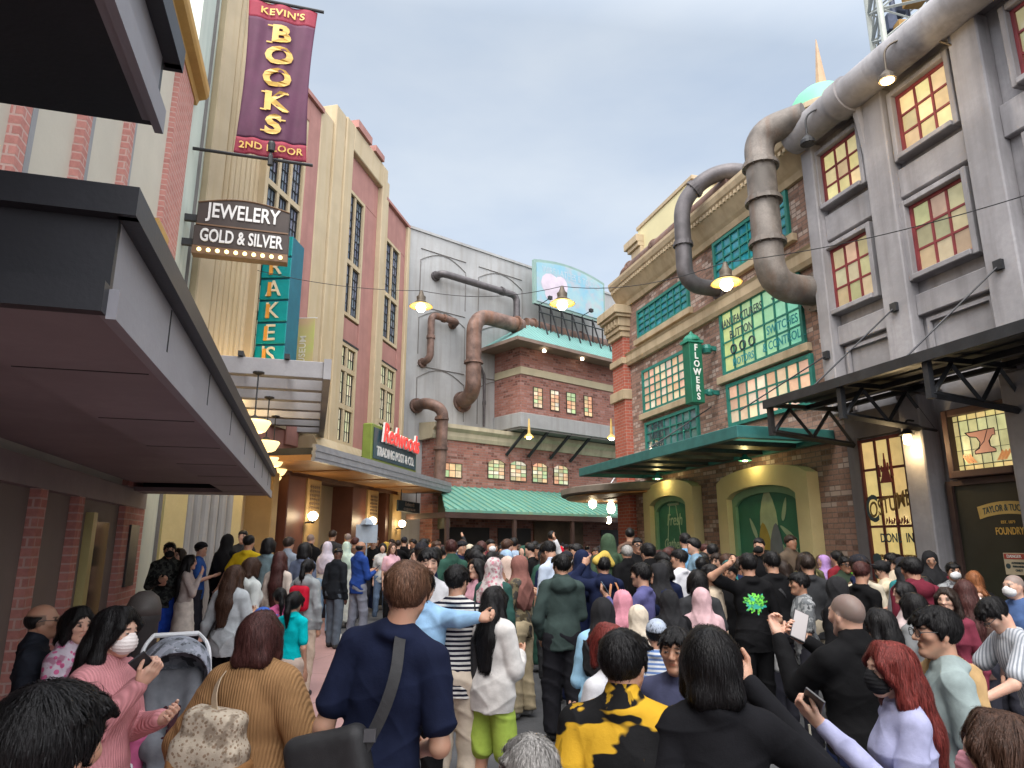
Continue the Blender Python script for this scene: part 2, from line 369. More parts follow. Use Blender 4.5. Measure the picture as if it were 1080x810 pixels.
def paving():
    m,t,p,out=newmat('rose_concrete_paving')
    c=N(t,'ShaderNodeTexCoord'); b=N(t,'ShaderNodeTexBrick'); mpn=N(t,'ShaderNodeMapping'); mpn.inputs['Rotation'].default_value=(0,0,R_(16)); t.links.new(c.outputs['Object'],mpn.inputs[0]); t.links.new(mpn.outputs[0],b.inputs['Vector'])
    b.inputs['Scale'].default_value=1; b.inputs['Brick Width'].default_value=1.4; b.inputs['Row Height'].default_value=1.4; b.inputs['Mortar Size'].default_value=.008; b.inputs['Mortar Smooth'].default_value=.3; b.offset=0
    b.inputs['Color1'].default_value=(.44,.26,.245,1); b.inputs['Color2'].default_value=(.40,.235,.225,1); b.inputs['Mortar'].default_value=(.16,.10,.10,1)
    f=noise_fac(t,.9,6); col=mixc(t,b.outputs['Color'],(.24,.14,.135),mathn(t,'MULTIPLY',f,.5)); col=mixc(t,col,(.45,.29,.27),mathn(t,'MULTIPLY',noise_fac(t,38,3),.3))
    t.links.new(col,p.inputs['Base Color']); p.inputs['Roughness'].default_value=.75; bump(t,p,noise_fac(t,60,4,0,1),.3,.006); return m
M_pave=paving()
# ================================================================ frames
FR=Frame((8.65,2.48),-16,1); FL=Frame((-2.403,-.689),-16,-1); FD=Frame((-3.57,24.0),11.9,-1); FC=Frame((-3.57,24.0),50,-1)
# ================================================================ ground
def sheet(name,m,pts,nx=1,dz=0.0):
    b=MB(); n=24
    # strips along y so the sheet follows the gentle rise
    (x0,y0),(x1,y1),(x2,y2),(x3,y3)=pts
    for k in range(n):
        a=k/n; c=(k+1)/n
        A=(x0+(x3-x0)*a,y0+(y3-y0)*a); B=(x1+(x2-x1)*a,y1+(y2-y1)*a); Cc=(x1+(x2-x1)*c,y1+(y2-y1)*c); D=(x0+(x3-x0)*c,y0+(y3-y0)*c)
        b.quad([(q[0],q[1],ground_z(*q)+dz) for q in (A,B,Cc,D)])
    o=b.build(name,m,M=Matrix.Identity(4)); return tag(o,kind='structure')
b=MB(); al=[-300,-20,0,10,20,30,40,60,400]; cc=[-300,-12,-4,0,1,3,5,20,300]
gp=lambda a,c:(-.27564*a+.96126*c,.96126*a+.27564*c)
for i in range(len(al)-1):
    for j in range(len(cc)-1):
        b.quad([(*p,ground_z(*p)-.006) for p in (gp(al[i],cc[j]),gp(al[i],cc[j+1]),gp(al[i+1],cc[j+1]),gp(al[i+1],cc[j]))])
tag(b.build('ground',M_asphalt,M=Matrix.Identity(4)),kind='structure')
def rl(s,o): p=FL.w(s,o,0); return (p.x,p.y)
sheet('pavement',M_pave,[rl(-8,0),rl(-8,3.42),rl(26,2.7),rl(26,-6)],dz=.004)
b=MB()
k0=[rl(-8,3.42),rl(26,2.7)]
for k in range(34):
    a,c=k/34,(k+1)/34
    P=[(k0[0][0]+(k0[1][0]-k0[0][0])*t,k0[0][1]+(k0[1][1]-k0[0][1])*t) for t in (a,c)]
    b.quad([(P[0][0],P[0][1],ground_z(*P[0])+.008),(P[0][0]+.16,P[0][1]+.04,ground_z(*P[0])+.008),(P[1][0]+.16,P[1][1]+.04,ground_z(*P[1])+.008),(P[1][0],P[1][1],ground_z(*P[1])+.008)])
tag(b.build('kerb_strip',plain('pale_concrete_edge',(.46,.44,.42),.8,.12,3),M=Matrix.Identity(4)),kind='structure')
# ================================================================ FLOWERS brick factory (right)
fl=thing('brick_factory','brown brick factory building with green framed windows and a sandstone cornice','building',FR,9.9,0,0)
b=MB(FR); b.box(9.85,18.6,-7,0,-.3,9.3); b.build('wall',M_brickF,fl)
# corner pillar
b=MB(FR); b.box(18.32,19.15,-.8,.22,-.3,8.0); b.build('corner_pillar',M_brickR,fl,bevel=.02)
b=MB(FR)
def ring(b,s0,s1,o0,o1,z0,z1): b.box(s0,s1,o0,o1,z0,z1)
for (z0,z1,e) in ((3.1,3.22,.05),(5.95,6.25,.10),(7.05,7.25,.08),(7.9,8.08,.10),(8.08,8.22,.17),(8.22,8.5,.22),(8.5,8.6,.34),(8.6,8.86,.42)):
    b.box(18.35-e*.6,19.15+e*.8,-.8,.22+e*.8,z0,z1)
for k in range(4): b.box(18.36+k*.23,18.46+k*.23,.22,.44,8.26,8.46)
for k in range(4): b.box(19.15,19.36,-.66+k*.23,-.56+k*.23,8.26,8.46)
b.build('capital',M_sand,fl,bevel=.012)
# parapet tower above
b=MB(FR); b.box(15.6,19.0,-6,-.8,8.86,11.95); b.build('tower_wall',M_paleY,fl)
b=MB(FR)
for (z0,z1,e) in ((10.7,10.9,.12),(10.9,11.15,.28),(11.15,11.3,.42),(11.3,11.55,.55)): b.box(18.6,19.0+e,-5,-.8+e*.5,z0,z1)
b.box(15.5,19.04,-6,-.76,11.85,11.98); b.build('tower_cornice',M_sand,fl,bevel=.012)
# cornice
b=MB(FR); b.profile([(0,8.85),(.08,8.85),(.12,8.98),(.18,9.06),(.36,9.36),(.36,9.44),(.42,9.50),(.46,9.62),(.46,9.70),(-.3,9.74),(-.3,9.2),(0,9.2)],9.86,18.75); b.build('cornice',M_sand,fl)
b=MB(FR); 
for k in range(62): b.box(9.95+k*.142,10.03+k*.142,.26,.40,9.36,9.45)
b.build('dentils',M_sand,fl)
# string courses and sills
b=MB(FR); b.profile([(0,6.98),(.10,6.98),(.14,7.08),(.14,7.28),(.18,7.34),(0,7.36)],9.87,18.33); b.build('string_course',M_sand,fl)
PE=(.95,.60,.36)
def tl_teal(i,j): return jit((.035,.36,.46),.18)
def tl_peach(i,j): return jit(random.choice([(.95,.62,.42),(1.0,.72,.50),(.78,.48,.32),(.9,.72,.55)]),.2)
def tl_green(i,j):
    t=i/6; c=(.28+.42*t,.78+.02*t,.55-.22*t); return jit(tuple(x*.9 for x in c),.1)   # i counts away from the viewer
def tl_dark(i,j): return jit((.14,.26,.27),.25)
W_=[('a',13.05,10.45,7.62,8.78,None),]
window(FR,fl,14.72,17.66,7.62,8.50,8,4,M_greenframe,M_panes,tints=tl_teal)
window(FR,fl,10.75,13.50,7.82,8.84,8,4,M_greenframe,M_panes,tints=tl_teal)
w3=FR.rect((678,377),(728,349),(728,402),(680,423)); print('w3',w3)
window(FR,fl,14.72,17.50,5.35,6.62,8,5,M_greenframe,M_lit,tints=tl_peach)
w4=FR.rect((760,328),(840,289),(845,353),(762,384)); print('w4',w4)
w4o=window(FR,fl,10.62,13.42,5.50,7.04,7,4,M_greenframe,M_lit,tints=tl_green)
w5=FR.rect((765,398),(850,372),(850,415),(767,446)); print('w5',w5)
window(FR,fl,10.50,13.35,4.30,5.28,8,3,M_greenframe,M_lit,tints=tl_peach)
w6=FR.rect((679,437),(733,419),(735,456),(680,471)); print('w6',w6)
w6o=window(FR,fl,14.62,17.45,4.22,5.08,8,3,M_greenframe,M_panes,tints=tl_dark)
b=MB(FR)
for (s0,s1,z) in ((14.6,17.8,7.62),(10.6,13.65,7.82),(14.6,17.65,5.35),(10.5,13.6,5.50),(14.5,17.6,4.22)): b.box(s0,s1,0,.13,z-.17,z-.003)
b.build('sill',M_sand,fl,bevel=.01)
def wtext(parent,fr,txts,m,name='lettering',flip=-1,o=.055):
    b=MB(fr)
    for (t,s,z,size,ws) in txts: text_to(b,t,wall_text(fr,s,o,z,flip),size,.012,.006,ws)
    return b.build(name,m,parent)
wtext(w4o,FR,[('MANUFACTURERS',12.62,6.70,.27,.72),('BUTTON',12.62,6.38,.27,.8),('SUPPLY',11.15,6.78,.27,.8)],M_ink)
wtext(w4o,FR,[('MOTORS',12.62,5.72,.24,.8),('SWITCHES',11.25,6.08,.26,.8),('& CONTROLS.',11.25,5.75,.26,.8)],plain('teal_lettering',(.03,.25,.28),.6,.1,5,bmp=0))
b=MB(FR)
for k in range(3):
    s=12.95-k*.34; C=FR.w(s,.05,6.04)
    b.tube([tuple(C+FR.u*(.1*math.cos(a*.5236))+Vector((0,0,.1*math.sin(a*.5236)))) for a in range(13)],.022,5,world=True)
b.build('emblem',M_ink,w4o)
wtext(w6o,FR,[('IDEAL &',16.75,4.92,.26,.8),('NOVELTY',16.7,4.63,.28,.8),('WARES',16.75,4.36,.24,.9),('& CO',15.25,4.60,.22,.9)],M_ink)
# canopy of the factory
cz=3.62
b=MB(FR); b.box(10.25,17.6,1.92,2.04,cz-.10,cz+.12); b.box(10.15,10.27,.02,2.04,cz-.10,cz+.12); b.box(17.5,17.62,.02,1.92,cz-.10,cz+.12); b.box(10.27,17.5,.02,.14,cz-.10,cz+.10)
cano=b.build('canopy_frame',M_teal,fl,bevel=.01)
b=MB(FR)
for k in range(7):
    s=10.27+k*(17.5-10.27)/7; 
    if k: b.box(s-.24,s+.24,.14,1.92,cz-.09,cz+.06)
b.build('cross_beam',M_blacksteel,cano)
b=MB(FR)
for k in range(7):
    s=10.27+k*(17.5-10.27)/7+(.24 if k else 0); e=10.27+(k+1)*(17.5-10.27)/7-(.24 if k<6 else 0)
    b.box(s,e,.14,1.92,cz+.0,cz+.02)
mg,t,p,out=newmat('frosted_green_glass'); tr=N(t,'ShaderNodeBsdfTranslucent'); tr.inputs[0].default_value=(.30,.58,.50,1); ms_=N(t,'ShaderNodeMixShader'); ms_.inputs[0].default_value=.55; p.inputs['Base Color'].default_value=(.28,.50,.44,1); p.inputs['Roughness'].default_value=.3
t.links.new(p.outputs[0],ms_.inputs[1]); t.links.new(tr.outputs[0],ms_.inputs[2]); t.links.new(ms_.outputs[0],out.inputs[0])
b.build('glass_panel',mg,cano)
b=MB(FR)
for s in (16.6,14.0): b.bar((s,.05,4.9 if s<15 else 4.1),(s,1.9,cz+.12),.02)
b.build('tie_rod',M_black,cano)
# arched green panels with painted advertisements
M_board=plain('green_painted_boards',(.035,.17,.10),.6,.12,3)
M_boardf=plain('pale_green_frame',(.20,.36,.20),.6,.12,3)
def arch_poly(s0,s1,z0,zs,rise,n=14):
    pts=[(s0,z0)]
    for k in range(n+1):
        t=k/n; pts.append((s0+(s1-s0)*t, zs+rise*math.sin(math.pi*t)**.55))
    pts.append((s1,z0)); return pts
def arch_band(b,s0,s1,z0,zs,rise,w,o0,o1):
    A=arch_poly(s0,s1,z0,zs,rise); B=arch_poly(s0+w,s1-w,z0,zs,max(.02,rise-.03)-(.0)); B=[(s,(z if k in (0,len(B)-1) else z-w)) for k,(s,z) in enumerate(B)]
    for k in range(len(A)-1): b.prism([A[k],A[k+1],B[k+1],B[k]],o0,o1)
for (s0,s1,zt,word) in ((14.75,17.35,3.02,'fresh'),(10.7,13.7,2.98,'boards')):
    b=MB(FR); arch_band(b,s0,s1,-.1,zt+.06,.25,.36,.004,.26); su=b.build('arch_surround',M_creamY,fl,bevel=.0)
    b=MB(FR); arch_band(b,s0+.34,s1-.34,-.1,zt-.33,.27,.13,.006,.12); b.build('arch_frame',M_boardf,su)
    b=MB(FR); b.prism(arch_poly(s0+.42,s1-.42,-.1,zt-.42,.22),.005,.05); 
    bd=b.build('painted_board',M_board,su)
    mid=(s0+s1)/2
    b=MB(FR)
    if word=='fresh':
        for (tx,z,sz) in (('Fresh',2.32,.42),('Gathered',1.72,.36)): text_to(b,tx,wall_text(FR,mid,.055,z,-1),sz,.004,.006,.85,shear=.25)
        b.tube([(mid+.55,.056,1.1),(mid+.42,.056,1.6),(mid+.2,.056,2.7)],.012,4); b.tube([(mid-.45,.056,1.1),(mid-.35,.056,1.7),(mid-.12,.056,2.7)],.012,4)
        b.tube([(mid+.28,.056,2.72),(mid-.28,.056,2.72)],.03,4)
        b.build('lettering',plain('chalk_green_lettering',(.42,.55,.36),.7,.1,4,bmp=0),bd)
    else:
        # a bouquet of leaf shapes above a ribbon
        def leaf(b,c,ang,l,w,o):
            pts=[]
            for k in range(13):
                a=2*math.pi*k/13; x=l*math.cos(a); y=w*math.sin(a)*(1-.35*math.cos(a)); pts.append((c[0]+x*math.cos(ang)-y*math.sin(ang),c[1]+x*math.sin(ang)+y*math.cos(ang)))
            b.prism(pts,o,o+.006)
        leaf(b,(mid,2.30),1.57,.52,.27,.052); b.build('pale_flower',plain('pale_sage_paint',(.42,.50,.30),.7,.12,5),bd)
        b=MB(FR); leaf(b,(mid+.16,1.72),1.5,.44,.2,.06); b.build('yellow_flower',plain('mustard_paint',(.40,.30,.06),.7,.1,5),bd)
        b=MB(FR); leaf(b,(mid-.2,1.72),1.65,.42,.19,.062); b.build('grey_flower',plain('slate_paint',(.17,.19,.20),.7,.1,5),bd)
        b=MB(FR)
        for (x,z,a) in ((.52,2.05,1.1),(.5,1.5,2.0),(-.52,2.4,1.9),(-.55,1.95,.6),(-.48,1.5,1.2),(.35,1.2,2.6)): leaf(b,(mid+x,z),a,.24,.055,.054)
        b.build('leaves',plain('light_leaf_paint',(.36,.48,.30),.7,.1,5),bd)
        b=MB(FR); pts=[]
        for k in range(9): t=k/8; pts.append((mid+.92-1.75*t,.62+.62*t+.08*math.sin(t*6.28)))
        pts2=[(s,z+.42) for s,z in pts][::-1]; b.prism(pts+pts2,.064,.07); b.build('ribbon',plain('ribbon_paint',(.40,.52,.36),.7,.1,5),bd)
        b=MB(FR); ca,sa=math.cos(-.34),math.sin(-.34)
        text_to(b,'SEED & SEASON',lambda x,y,d: FR.w(mid-(x*math.cos(.34)-y*math.sin(.34))+.02,.074+d,1.14+(x*math.sin(.34)+y*math.cos(.34))),.27,.008,.004,.78); b.build('lettering',M_ink,bd)
# ================================================================ cement foundry building (right, nearest)
fo=thing('foundry_building','grey cement foundry building with red framed windows and big pilasters','building',FR,9.8,0,0)
b=MB(FR); b.box(-4,9.84,-7,-.02,-.3,9.3); b.build('wall',M_conc,fo)
b=MB(FR)
pil=[(9.72,10.02),(8.02,8.52),(6.25,6.72),(2.9,3.4),(-.4,.1)]
for (s0,s1) in pil: b.box(s0,s1,-.02,.24,3.95,9.25)
b.build('pilaster',M_conc,fo,bevel=.02)
b=MB(FR)
for (s0,s1) in ((8.52,9.72),(6.72,8.02),(3.4,6.25),(.1,2.9)):
    b.box(s0,s1,-.02,.10,7.22,7.72); b.box(s0,s1,-.02,.10,5.2,5.55)
b.build('spandrel',M_conc,fo,bevel=.015)
b=MB(FR)
for (s0,s1) in ((8.62,9.62),(6.82,7.92),(3.5,6.15)):
    b.box(s0,s1,.0,.05,5.08,5.14); b.box(s0,s0+.06,0,.05,4.0,5.08); b.box(s1-.06,s1,0,.05,4.0,5.08)
b.build('panel_moulding',M_conc,fo)
def tl_cream(i,j): return jit((.80,.66,.34),.24)
def tl_dull(i,j): return jit((.50,.43,.27),.30)
def fwin(s0,s1,z0,z1,tt,c=3):
    b=MB(FR); e=.09
    b.box(s0-e,s0,-.02,.16,z0-e,z1+e); b.box(s1,s1+e,-.02,.16,z0-e,z1+e); b.box(s0,s1,-.02,.157,z1,z1+e); b.box(s0,s1,-.02,.20,z0-e,z0)
    su=b.build('window_surround',M_conc,fo,bevel=.012)
    return window(FR,fo,s0+.003,s1-.003,z0+.003,z1-.003,c,3,M_redframe,M_lit,fw=.05,mw_=.035,proud=.06,tints=tt)
fwin(8.72,9.70,7.93,8.98,tl_cream); fwin(6.90,7.90,7.93,9.02,tl_cream); fwin(4.6,5.9,7.9,9.0,tl_dull)
fwin(8.76,9.74,5.86,7.04,tl_dull); fwin(6.92,7.94,5.86,7.04,tl_dull); fwin(4.6,5.9,5.86,7.04,tl_dull)
fwin(1.0,2.3,7.9,9.0,tl_dull); fwin(1.0,2.3,5.86,7.04,tl_dull)
# gutter along the roof
b=MB(FR); gz=9.42
b.tube([(9.95,.42,gz),(-3.9,.42,gz)],.30,18); b.tube([(8.75,.42,gz),(8.45,.42,gz)],.345,18); b.tube([(5.7,.42,gz),(5.4,.42,gz)],.345,18); b.tube([(8.5,.28,gz-.2),(8.5,.22,8.9),(8.5,.14,8.3),(8.5,.14,7.8)],.09,8)
smooth_by_angle(b.build('gutter_pipe',M_conc,fo))
b=MB(FR); b.box(-3.9,9.85,-6,.16,9.3,9.72); b.build('parapet',M_conc,fo)
# ground floor of the foundry
b=MB(FR); b.box(8.62,9.84,-.02,.06,-.2,.55); b.box(9.60,9.84,-.02,.06,.55,3.95); b.box(8.40,8.62,-.02,.10,-.2,3.9); b.box(8.62,9.60,-.02,.06,3.5,3.95)
b.build('shopfront_wall',M_concD,fo)
b=MB(FR); b.box(8.02,8.40,-.02,.34,-.2,3.95); b.box(6.2,6.75,-.02,.3,-.2,3.95); b.build('ground_pilaster',M_conc,fo,bevel=.02)
def tl_shop(i,j): return jit((.88,.66,.26),.12)
cw=window(FR,fo,8.63,9.59,.56,3.46,3,6,plain('dark_red_window_paint',(.10,.022,.02),.5,.2,4),M_lit,fw=.05,mw_=.04,proud=.06,tints=tl_shop,label=None)
wtext(cw,FR,[('C',9.40,2.28,.62,.62),('DONE  IN',8.97,1.82,.20,.75)],M_ink,o=.09)
b=MB(FR); text_to(b,'OSTUMES',lambda x,y,d: FR.w(8.98-x*.62,.09+d,2.36+y+.22*x*.62),.36,.012,.006); b.build('curved_lettering',plain('olive_lettering',(.16,.10,.03),.6,.1,5,bmp=0),cw)
b=MB(FR); text_to(b,'BROTHERS',wall_text(FR,8.98,.085,1.50,-1),.19,.002,.006,.8); text_to(b,'ALTERED',wall_text(FR,9.0,.085,1.24,-1),.12,.002,.006,.9); b.build('faded_lettering',plain('pale_ochre_lettering',(.36,.25,.08),.6,.1,5,bmp=0),cw)
b=MB(FR)
for (s,z,r) in ((9.42,1.50,.085),(9.44,1.25,.07)): b.lathe((s,.083,z),[(r,0),(r,.012)],16,axis=tuple(FR.n))
b.build('medallion',M_ink,cw)
b=MB(FR)  # maroon ornament
for (x,z,w,h) in ((.0,2.70,.26,.10),(0,2.80,.17,.12),(-.13,2.80,.05,.2),(.13,2.80,.05,.2),(0,2.92,.06,.16),(.0,3.08,.02,.10),(-.06,2.90,.04,.12),(.07,2.88,.04,.10)): b.prism([(9.03+x-w/2,z),(9.03+x+w/2,z),(9.03+x+w*.3,z+h),(9.03+x-w*.3,z+h)],.085,.1)
for k in range(9): b.prism([(8.7+.05*k,2.05+.03*((k*7)%3)),(8.74+.05*k,2.04),(8.72+.05*k,2.12+.02*((k*5)%3))],.085,.1)
for k in range(5): b.prism([(8.68+.04*k,1.32),(8.71+.04*k,1.30),(8.70+.04*k,1.38)],.085,.1); b.prism([(8.72+.03*k,.98),(8.75+.03*k,.97),(8.73+.03*k,1.03)],.085,.1)
b.build('maroon_ornament',plain('maroon_paint',(.15,.03,.03),.6,.1,5),cw)
# anvil window
a0=FR.rect((1004,446),(1073,434),(1080,490),(1010,500)); print('anvil',a0)
s0,s1,z0,z1=6.83,7.74,2.75,3.55
b=MB(FR); e=.10
b.box(s0-e,s0,-.02,.14,z0-e,z1+e); b.box(s1,s1+e,-.02,.14,z0-e,z1+e); b.box(s0,s1,-.02,.137,z1,z1+e); b.box(s0,s1,-.02,.20,z0-e,z0)
sg=b.build('stained_window_frame',plain('dark_brown_frame',(.085,.045,.04),.6,.15,4),fo,bevel=.01)
b=MB(FR)
nx,nz=7,5
for i in range(nx):
    for j in range(nz):
        edge=(i in (0,nx-1) or j in (0,nz-1)); c=jit((.90,.72,.30) if edge else (.72,.72,.36),.12)
        xs=[s0,s0+.09]+[s0+.09+(s1-s0-.18)*k/5 for k in range(1,5)]+[s1-.09,s1]; zs=[z0,z0+.08]+[z0+.08+(z1-z0-.16)*k/3 for k in range(1,3)]+[z1-.08,z1]
        b.quad([(xs[i],.03,zs[j]),(xs[i+1],.03,zs[j]),(xs[i+1],.03,zs[j+1]),(xs[i],.03,zs[j+1])],c)
b.build('pane',M_litD,sg)
b=MB(FR); w=.006
for x in xs[1:-1]: b.box(x-w/2*(2 if x in (xs[1],xs[-2]) else 1),x+w/2*(2 if x in (xs[1],xs[-2]) else 1),.032,.042,z0,z1)
for z in zs[1:-1]: b.box(s0,s1,.033,.041,z-w/2*(2 if z in (zs[1],zs[-2]) else 1),z+w/2*(2 if z in (zs[1],zs[-2]) else 1))
b.build('leading',M_black,sg)
def anv(x,z): return (s1-.455-.0+ -x, z0+.40+z)
anvil=[(-.26,.13),(-.20,.07),(-.10,.05),(-.06,-.02),(-.08,-.10),(-.15,-.13),(-.15,-.17),(.15,-.17),(.15,-.13),(.08,-.09),(.07,-.02),(.13,.05),(.17,.05),(.17,.14),(-.12,.13)]
b=MB(FR); pl=[anv(x*1.05,z*1.05) for x,z in anvil]; b.prism(pl,.045,.052); b.build('anvil_pane',glow('pink_stained_glass',(.62,.30,.22),.12),sg)
b=MB(FR); b.tube([(s,.053,z) for s,z in pl+[pl[0]]],.007,4); b.tube([(anv(-.14,-.13)[0],.053,anv(-.14,-.13)[1]),(anv(0,-.02)[0],.053,anv(0,-.02)[1]),(anv(.07,.13)[0],.053,anv(.07,.13)[1])],.005,4); b.build('anvil_outline',M_black,sg)
b=MB(FR)
for (cx,sx) in ((s0+.17,1),(s1-.17,-1)):
    for k in range(3): b.prism([(cx+sx*(.0+.05*k),z0+.10),(cx+sx*(.04+.05*k),z0+.10),(cx-sx*.06+sx*.05*k,z0+.24),(cx-sx*.08+sx*.05*k,z0+.20)],.045,.05)
b.build('flame_panes',glow('orange_stained_glass',(.80,.36,.14),.12),sg)
# double door with sign writing
b=MB(FR); b.box(4.9,7.86,-.02,.05,-.2,2.55); dr=b.build('foundry_door',plain('dark_olive_door_paint',(.030,.030,.022),.4,.15,2,bmp=.05),fo)
b=MB(FR); b.box(7.86,7.95,-.02,.10,-.2,2.62); b.box(4.82,7.86,-.02,.10,2.55,2.64); b.build('door_frame',plain('dark_brown_frame2',(.06,.035,.03),.6,.15,4),dr)
b=MB(FR); mid=7.12; pts=[]
for k in range(13): t=-1+k/6; pts.append((mid-t*.40,2.13-.06*t*t))
pts2=[(s+(.02 if k==0 else -.02 if k==12 else 0)*1,z+.17) for k,(s,z) in enumerate(pts)][::-1]
b.prism(pts+pts2,.052,.056); b.build('sign_scroll',plain('gilt_paint',(.46,.33,.11),.5,.15,6),dr)
b=MB(FR); text_to(b,'TAYLOR & TUCKER',lambda x,y,d: FR.w(mid-x*.62,.058+d,2.21+y-.06*(x*.62/.4)**2),.125,.012,.004); b.build('scroll_lettering',M_ink,dr)
wtext(dr,FR,[('EST. 1879',mid,2.02,.055,.9),('FOUNDRY',mid,1.90,.135,.62)],M_goldtxt,o=.056)
b=MB(FR); b.box(6.96,7.26,.052,.06,1.34,1.62); ds=b.build('danger_notice',plain('notice_cream',(.55,.47,.33),.6,.05,5),dr)
b=MB(FR); b.box(6.97,7.25,.061,.064,1.54,1.61); b.build('notice_header',plain('notice_red',(.40,.07,.05),.6,.05,5),ds)
wtext(ds,FR,[('DANGER',7.11,1.575,.055,.9)],M_white,o=.066)
wtext(ds,FR,[('AUTHORIZED',7.07,1.49,.036,.8),('PERSONNEL',7.07,1.445,.036,.8),('ONLY',7.07,1.395,.04,.9)],M_ink,o=.063)
b=MB(FR); b.lathe((7.21,.061,1.45),[(.034,0),(.034,.003)],14,axis=tuple(FR.n)); b.build('notice_badge',M_ink,ds)
# steel awning with trusses
az=4.02; oo=1.75
b=MB(FR); n=60
prof=[]
for k in range(30):
    o=.1+(oo-.1)*k/29; prof.append((o,az+.16-.12*o/oo+.018*(k%2)))
b.profile(prof+[(o,z-.012) for o,z in prof[::-1]],-3.5,9.75)
aw=b.build('awning_sheet',M_blacksteel,fo)
b=MB(FR); b.box(-3.5,9.75,oo-.05,oo+.03,az-.06,az+.08); b.box(-3.5,9.75,.9,.98,az-.05,az+.03); b.box(-3.5,9.75,.3,.38,az-.02,az+.05); b.build('edge_beam',M_blacksteel,aw)
for s in (9.68,8.05,6.55,4.9,3.2,1.5):
    b=MB(FR); b.box(s-.04,s+.04,oo-.10,oo-.02,az-.52,az+.04); b.box(s-.035,s+.035,.02,oo-.1,az-.04,az+.03)
    b.bar((s,oo-.06,az-.46),(s,.04,az-.62),.075)
    pts=[(oo-.1,az-.46),(1.30,az-.05),(.88,az-.52),(.50,az-.05),(.08,az-.58)]
    for (p,q) in zip(pts[:-1],pts[1:]): b.bar((s,p[0],p[1]),(s,q[0],q[1]),.05)
    b.build('truss',M_blacksteel,aw)
b=MB(FR)
for (s,z) in ((8.27,5.42),(9.86,5.05),(6.5,5.42),(3.15,5.4)):
    b.bar((s,.26,z),(s+.75 if s>9 else s+.45,oo-.1,az+.07),.018); b.box(s-.06,s+.06,.2,.30,z-.07,z+.07)
b.build('tie_rod',M_blacksteel,aw)
# ================================================================ distant dome and lattice tower behind the right side
P=pxd(868,118,30); dm=thing('green_dome','mint green dome with a slender sandy spire rising behind the grey gutter','dome',WF((P.x,P.y)),0,0,0)
b=MB(); b.lathe((P.x,P.y,P.z-.25),[(1.46,0),(1.40,.25),(1.30,.62),(1.10,.95),(.8,1.22),(.42,1.40),(.1,1.46)],28); smooth_by_angle(b.build('dome_shell',plain('mint_dome_paint',(.16,.50,.30),.5,.05,1),dm))
b=MB(); b.lathe((P.x,P.y,0),[(1.5,0),(1.5,P.z-.45),(1.56,P.z-.45),(1.56,P.z-.2)],28); b.build('drum',M_sand,dm)
b=MB(); b.lathe((P.x+.06,P.y,P.z+1.2),[(.26,0),(.24,.2),(.02,2.5)],8); b.build('spire',plain('sandy_spire',(.42,.28,.17),.6,.1,3),dm)
P=pxd(958,60,40); lt=thing('lattice_tower','pale steel lattice ride tower rising above the grey roof gutter','tower',WF((P.x,P.y)),0,0,0)
b=MB(); hw=1.42; rot=.45; H0=12; H1=46
cs=[(P.x+hw*1.414*math.cos(rot+k*math.pi/2),P.y+hw*1.414*math.sin(rot+k*math.pi/2)) for k in range(4)]
for (x,y) in cs: b.tube([(x,y,0),(x,y,H1)],.17,8)
b.build('leg',plain('pale_steel_paint',(.42,.44,.40),.5,.08,2),lt)
b=MB(); zz=H0
while zz<H1-2:
    for k in range(4):
        a,c=cs[k],cs[(k+1)%4]; b.bar((a[0],a[1],zz),(c[0],c[1],zz),.14); b.bar((a[0],a[1],zz),(c[0],c[1],zz+2),.09); b.bar((c[0],c[1],zz),(a[0],a[1],zz+2),.09)
    zz+=2.0
b.build('bracing',plain('steel_bracing',(.36,.38,.36),.5,.08,2),lt)
b=MB()
for k in range(44):
    x=P.x+random.uniform(-1.0,1.0); y=P.y+random.uniform(-1.0,1.0); z=random.uniform(26,44); w=random.uniform(.15,.4); b.box(x-w,x+w,y-w,y+w,z,z+random.uniform(.3,1.1))
b.tube([(P.x-.5,P.y,H0),(P.x-.5,P.y,H1)],.16,8); b.tube([(P.x+.6,P.y+.3,H0),(P.x+.6,P.y+.3,H1)],.12,8)
b.build('machinery',plain('blue_grey_machinery',(.08,.10,.16),.5,.3,2),lt)
b=MB(); b.box(P.x-.1,P.x+.9,P.y-1.0,P.y-.3,32.5,34.6); b.box(P.x-.9,P.x-.2,P.y-1.0,P.y-.3,29.6,31.2); b.build('counterweight',plain('ochre_machinery',(.42,.24,.07),.5,.3,2),lt)
# ================================================================ grey end wall
gw=thing('end_wall','tall weathered grey rendered wall carrying rusty pipes between the two streets','wall',FC,0,0,0)
b=MB(FC); b.box(-1.2,16,-4,0,-.3,13.32); b.build('wall_face',M_wallG,gw)
b=MB(FC); b.box(-1.2,16,-.5,.05,13.32,13.42); b.build('coping',M_wallG,gw)
b=MB(FC)
def arc_line(s0,s1,z0,z1):
    pts=[(s0,.012,z0),(s0,.012,z1)]+[(s0+(s1-s0)*k/8,.012,z1+.42*math.sin(math.pi*k/8)) for k in range(1,8)]+[(s1,.012,z1),(s1,.012,z0)]
    b.tube(pts,.02,4); b.bar((s0,.012,z1+.45),(s1,.012,z1+.45),.03)
for (s0,s1) in ((.15,2.25),(2.9,5.2)):
    for (z0,z1) in ((10.6,12.2),(8.5,9.9),(6.2,7.6)): arc_line(s0,s1,z0,z1)
b.build('arch_grooves',M_line,gw)
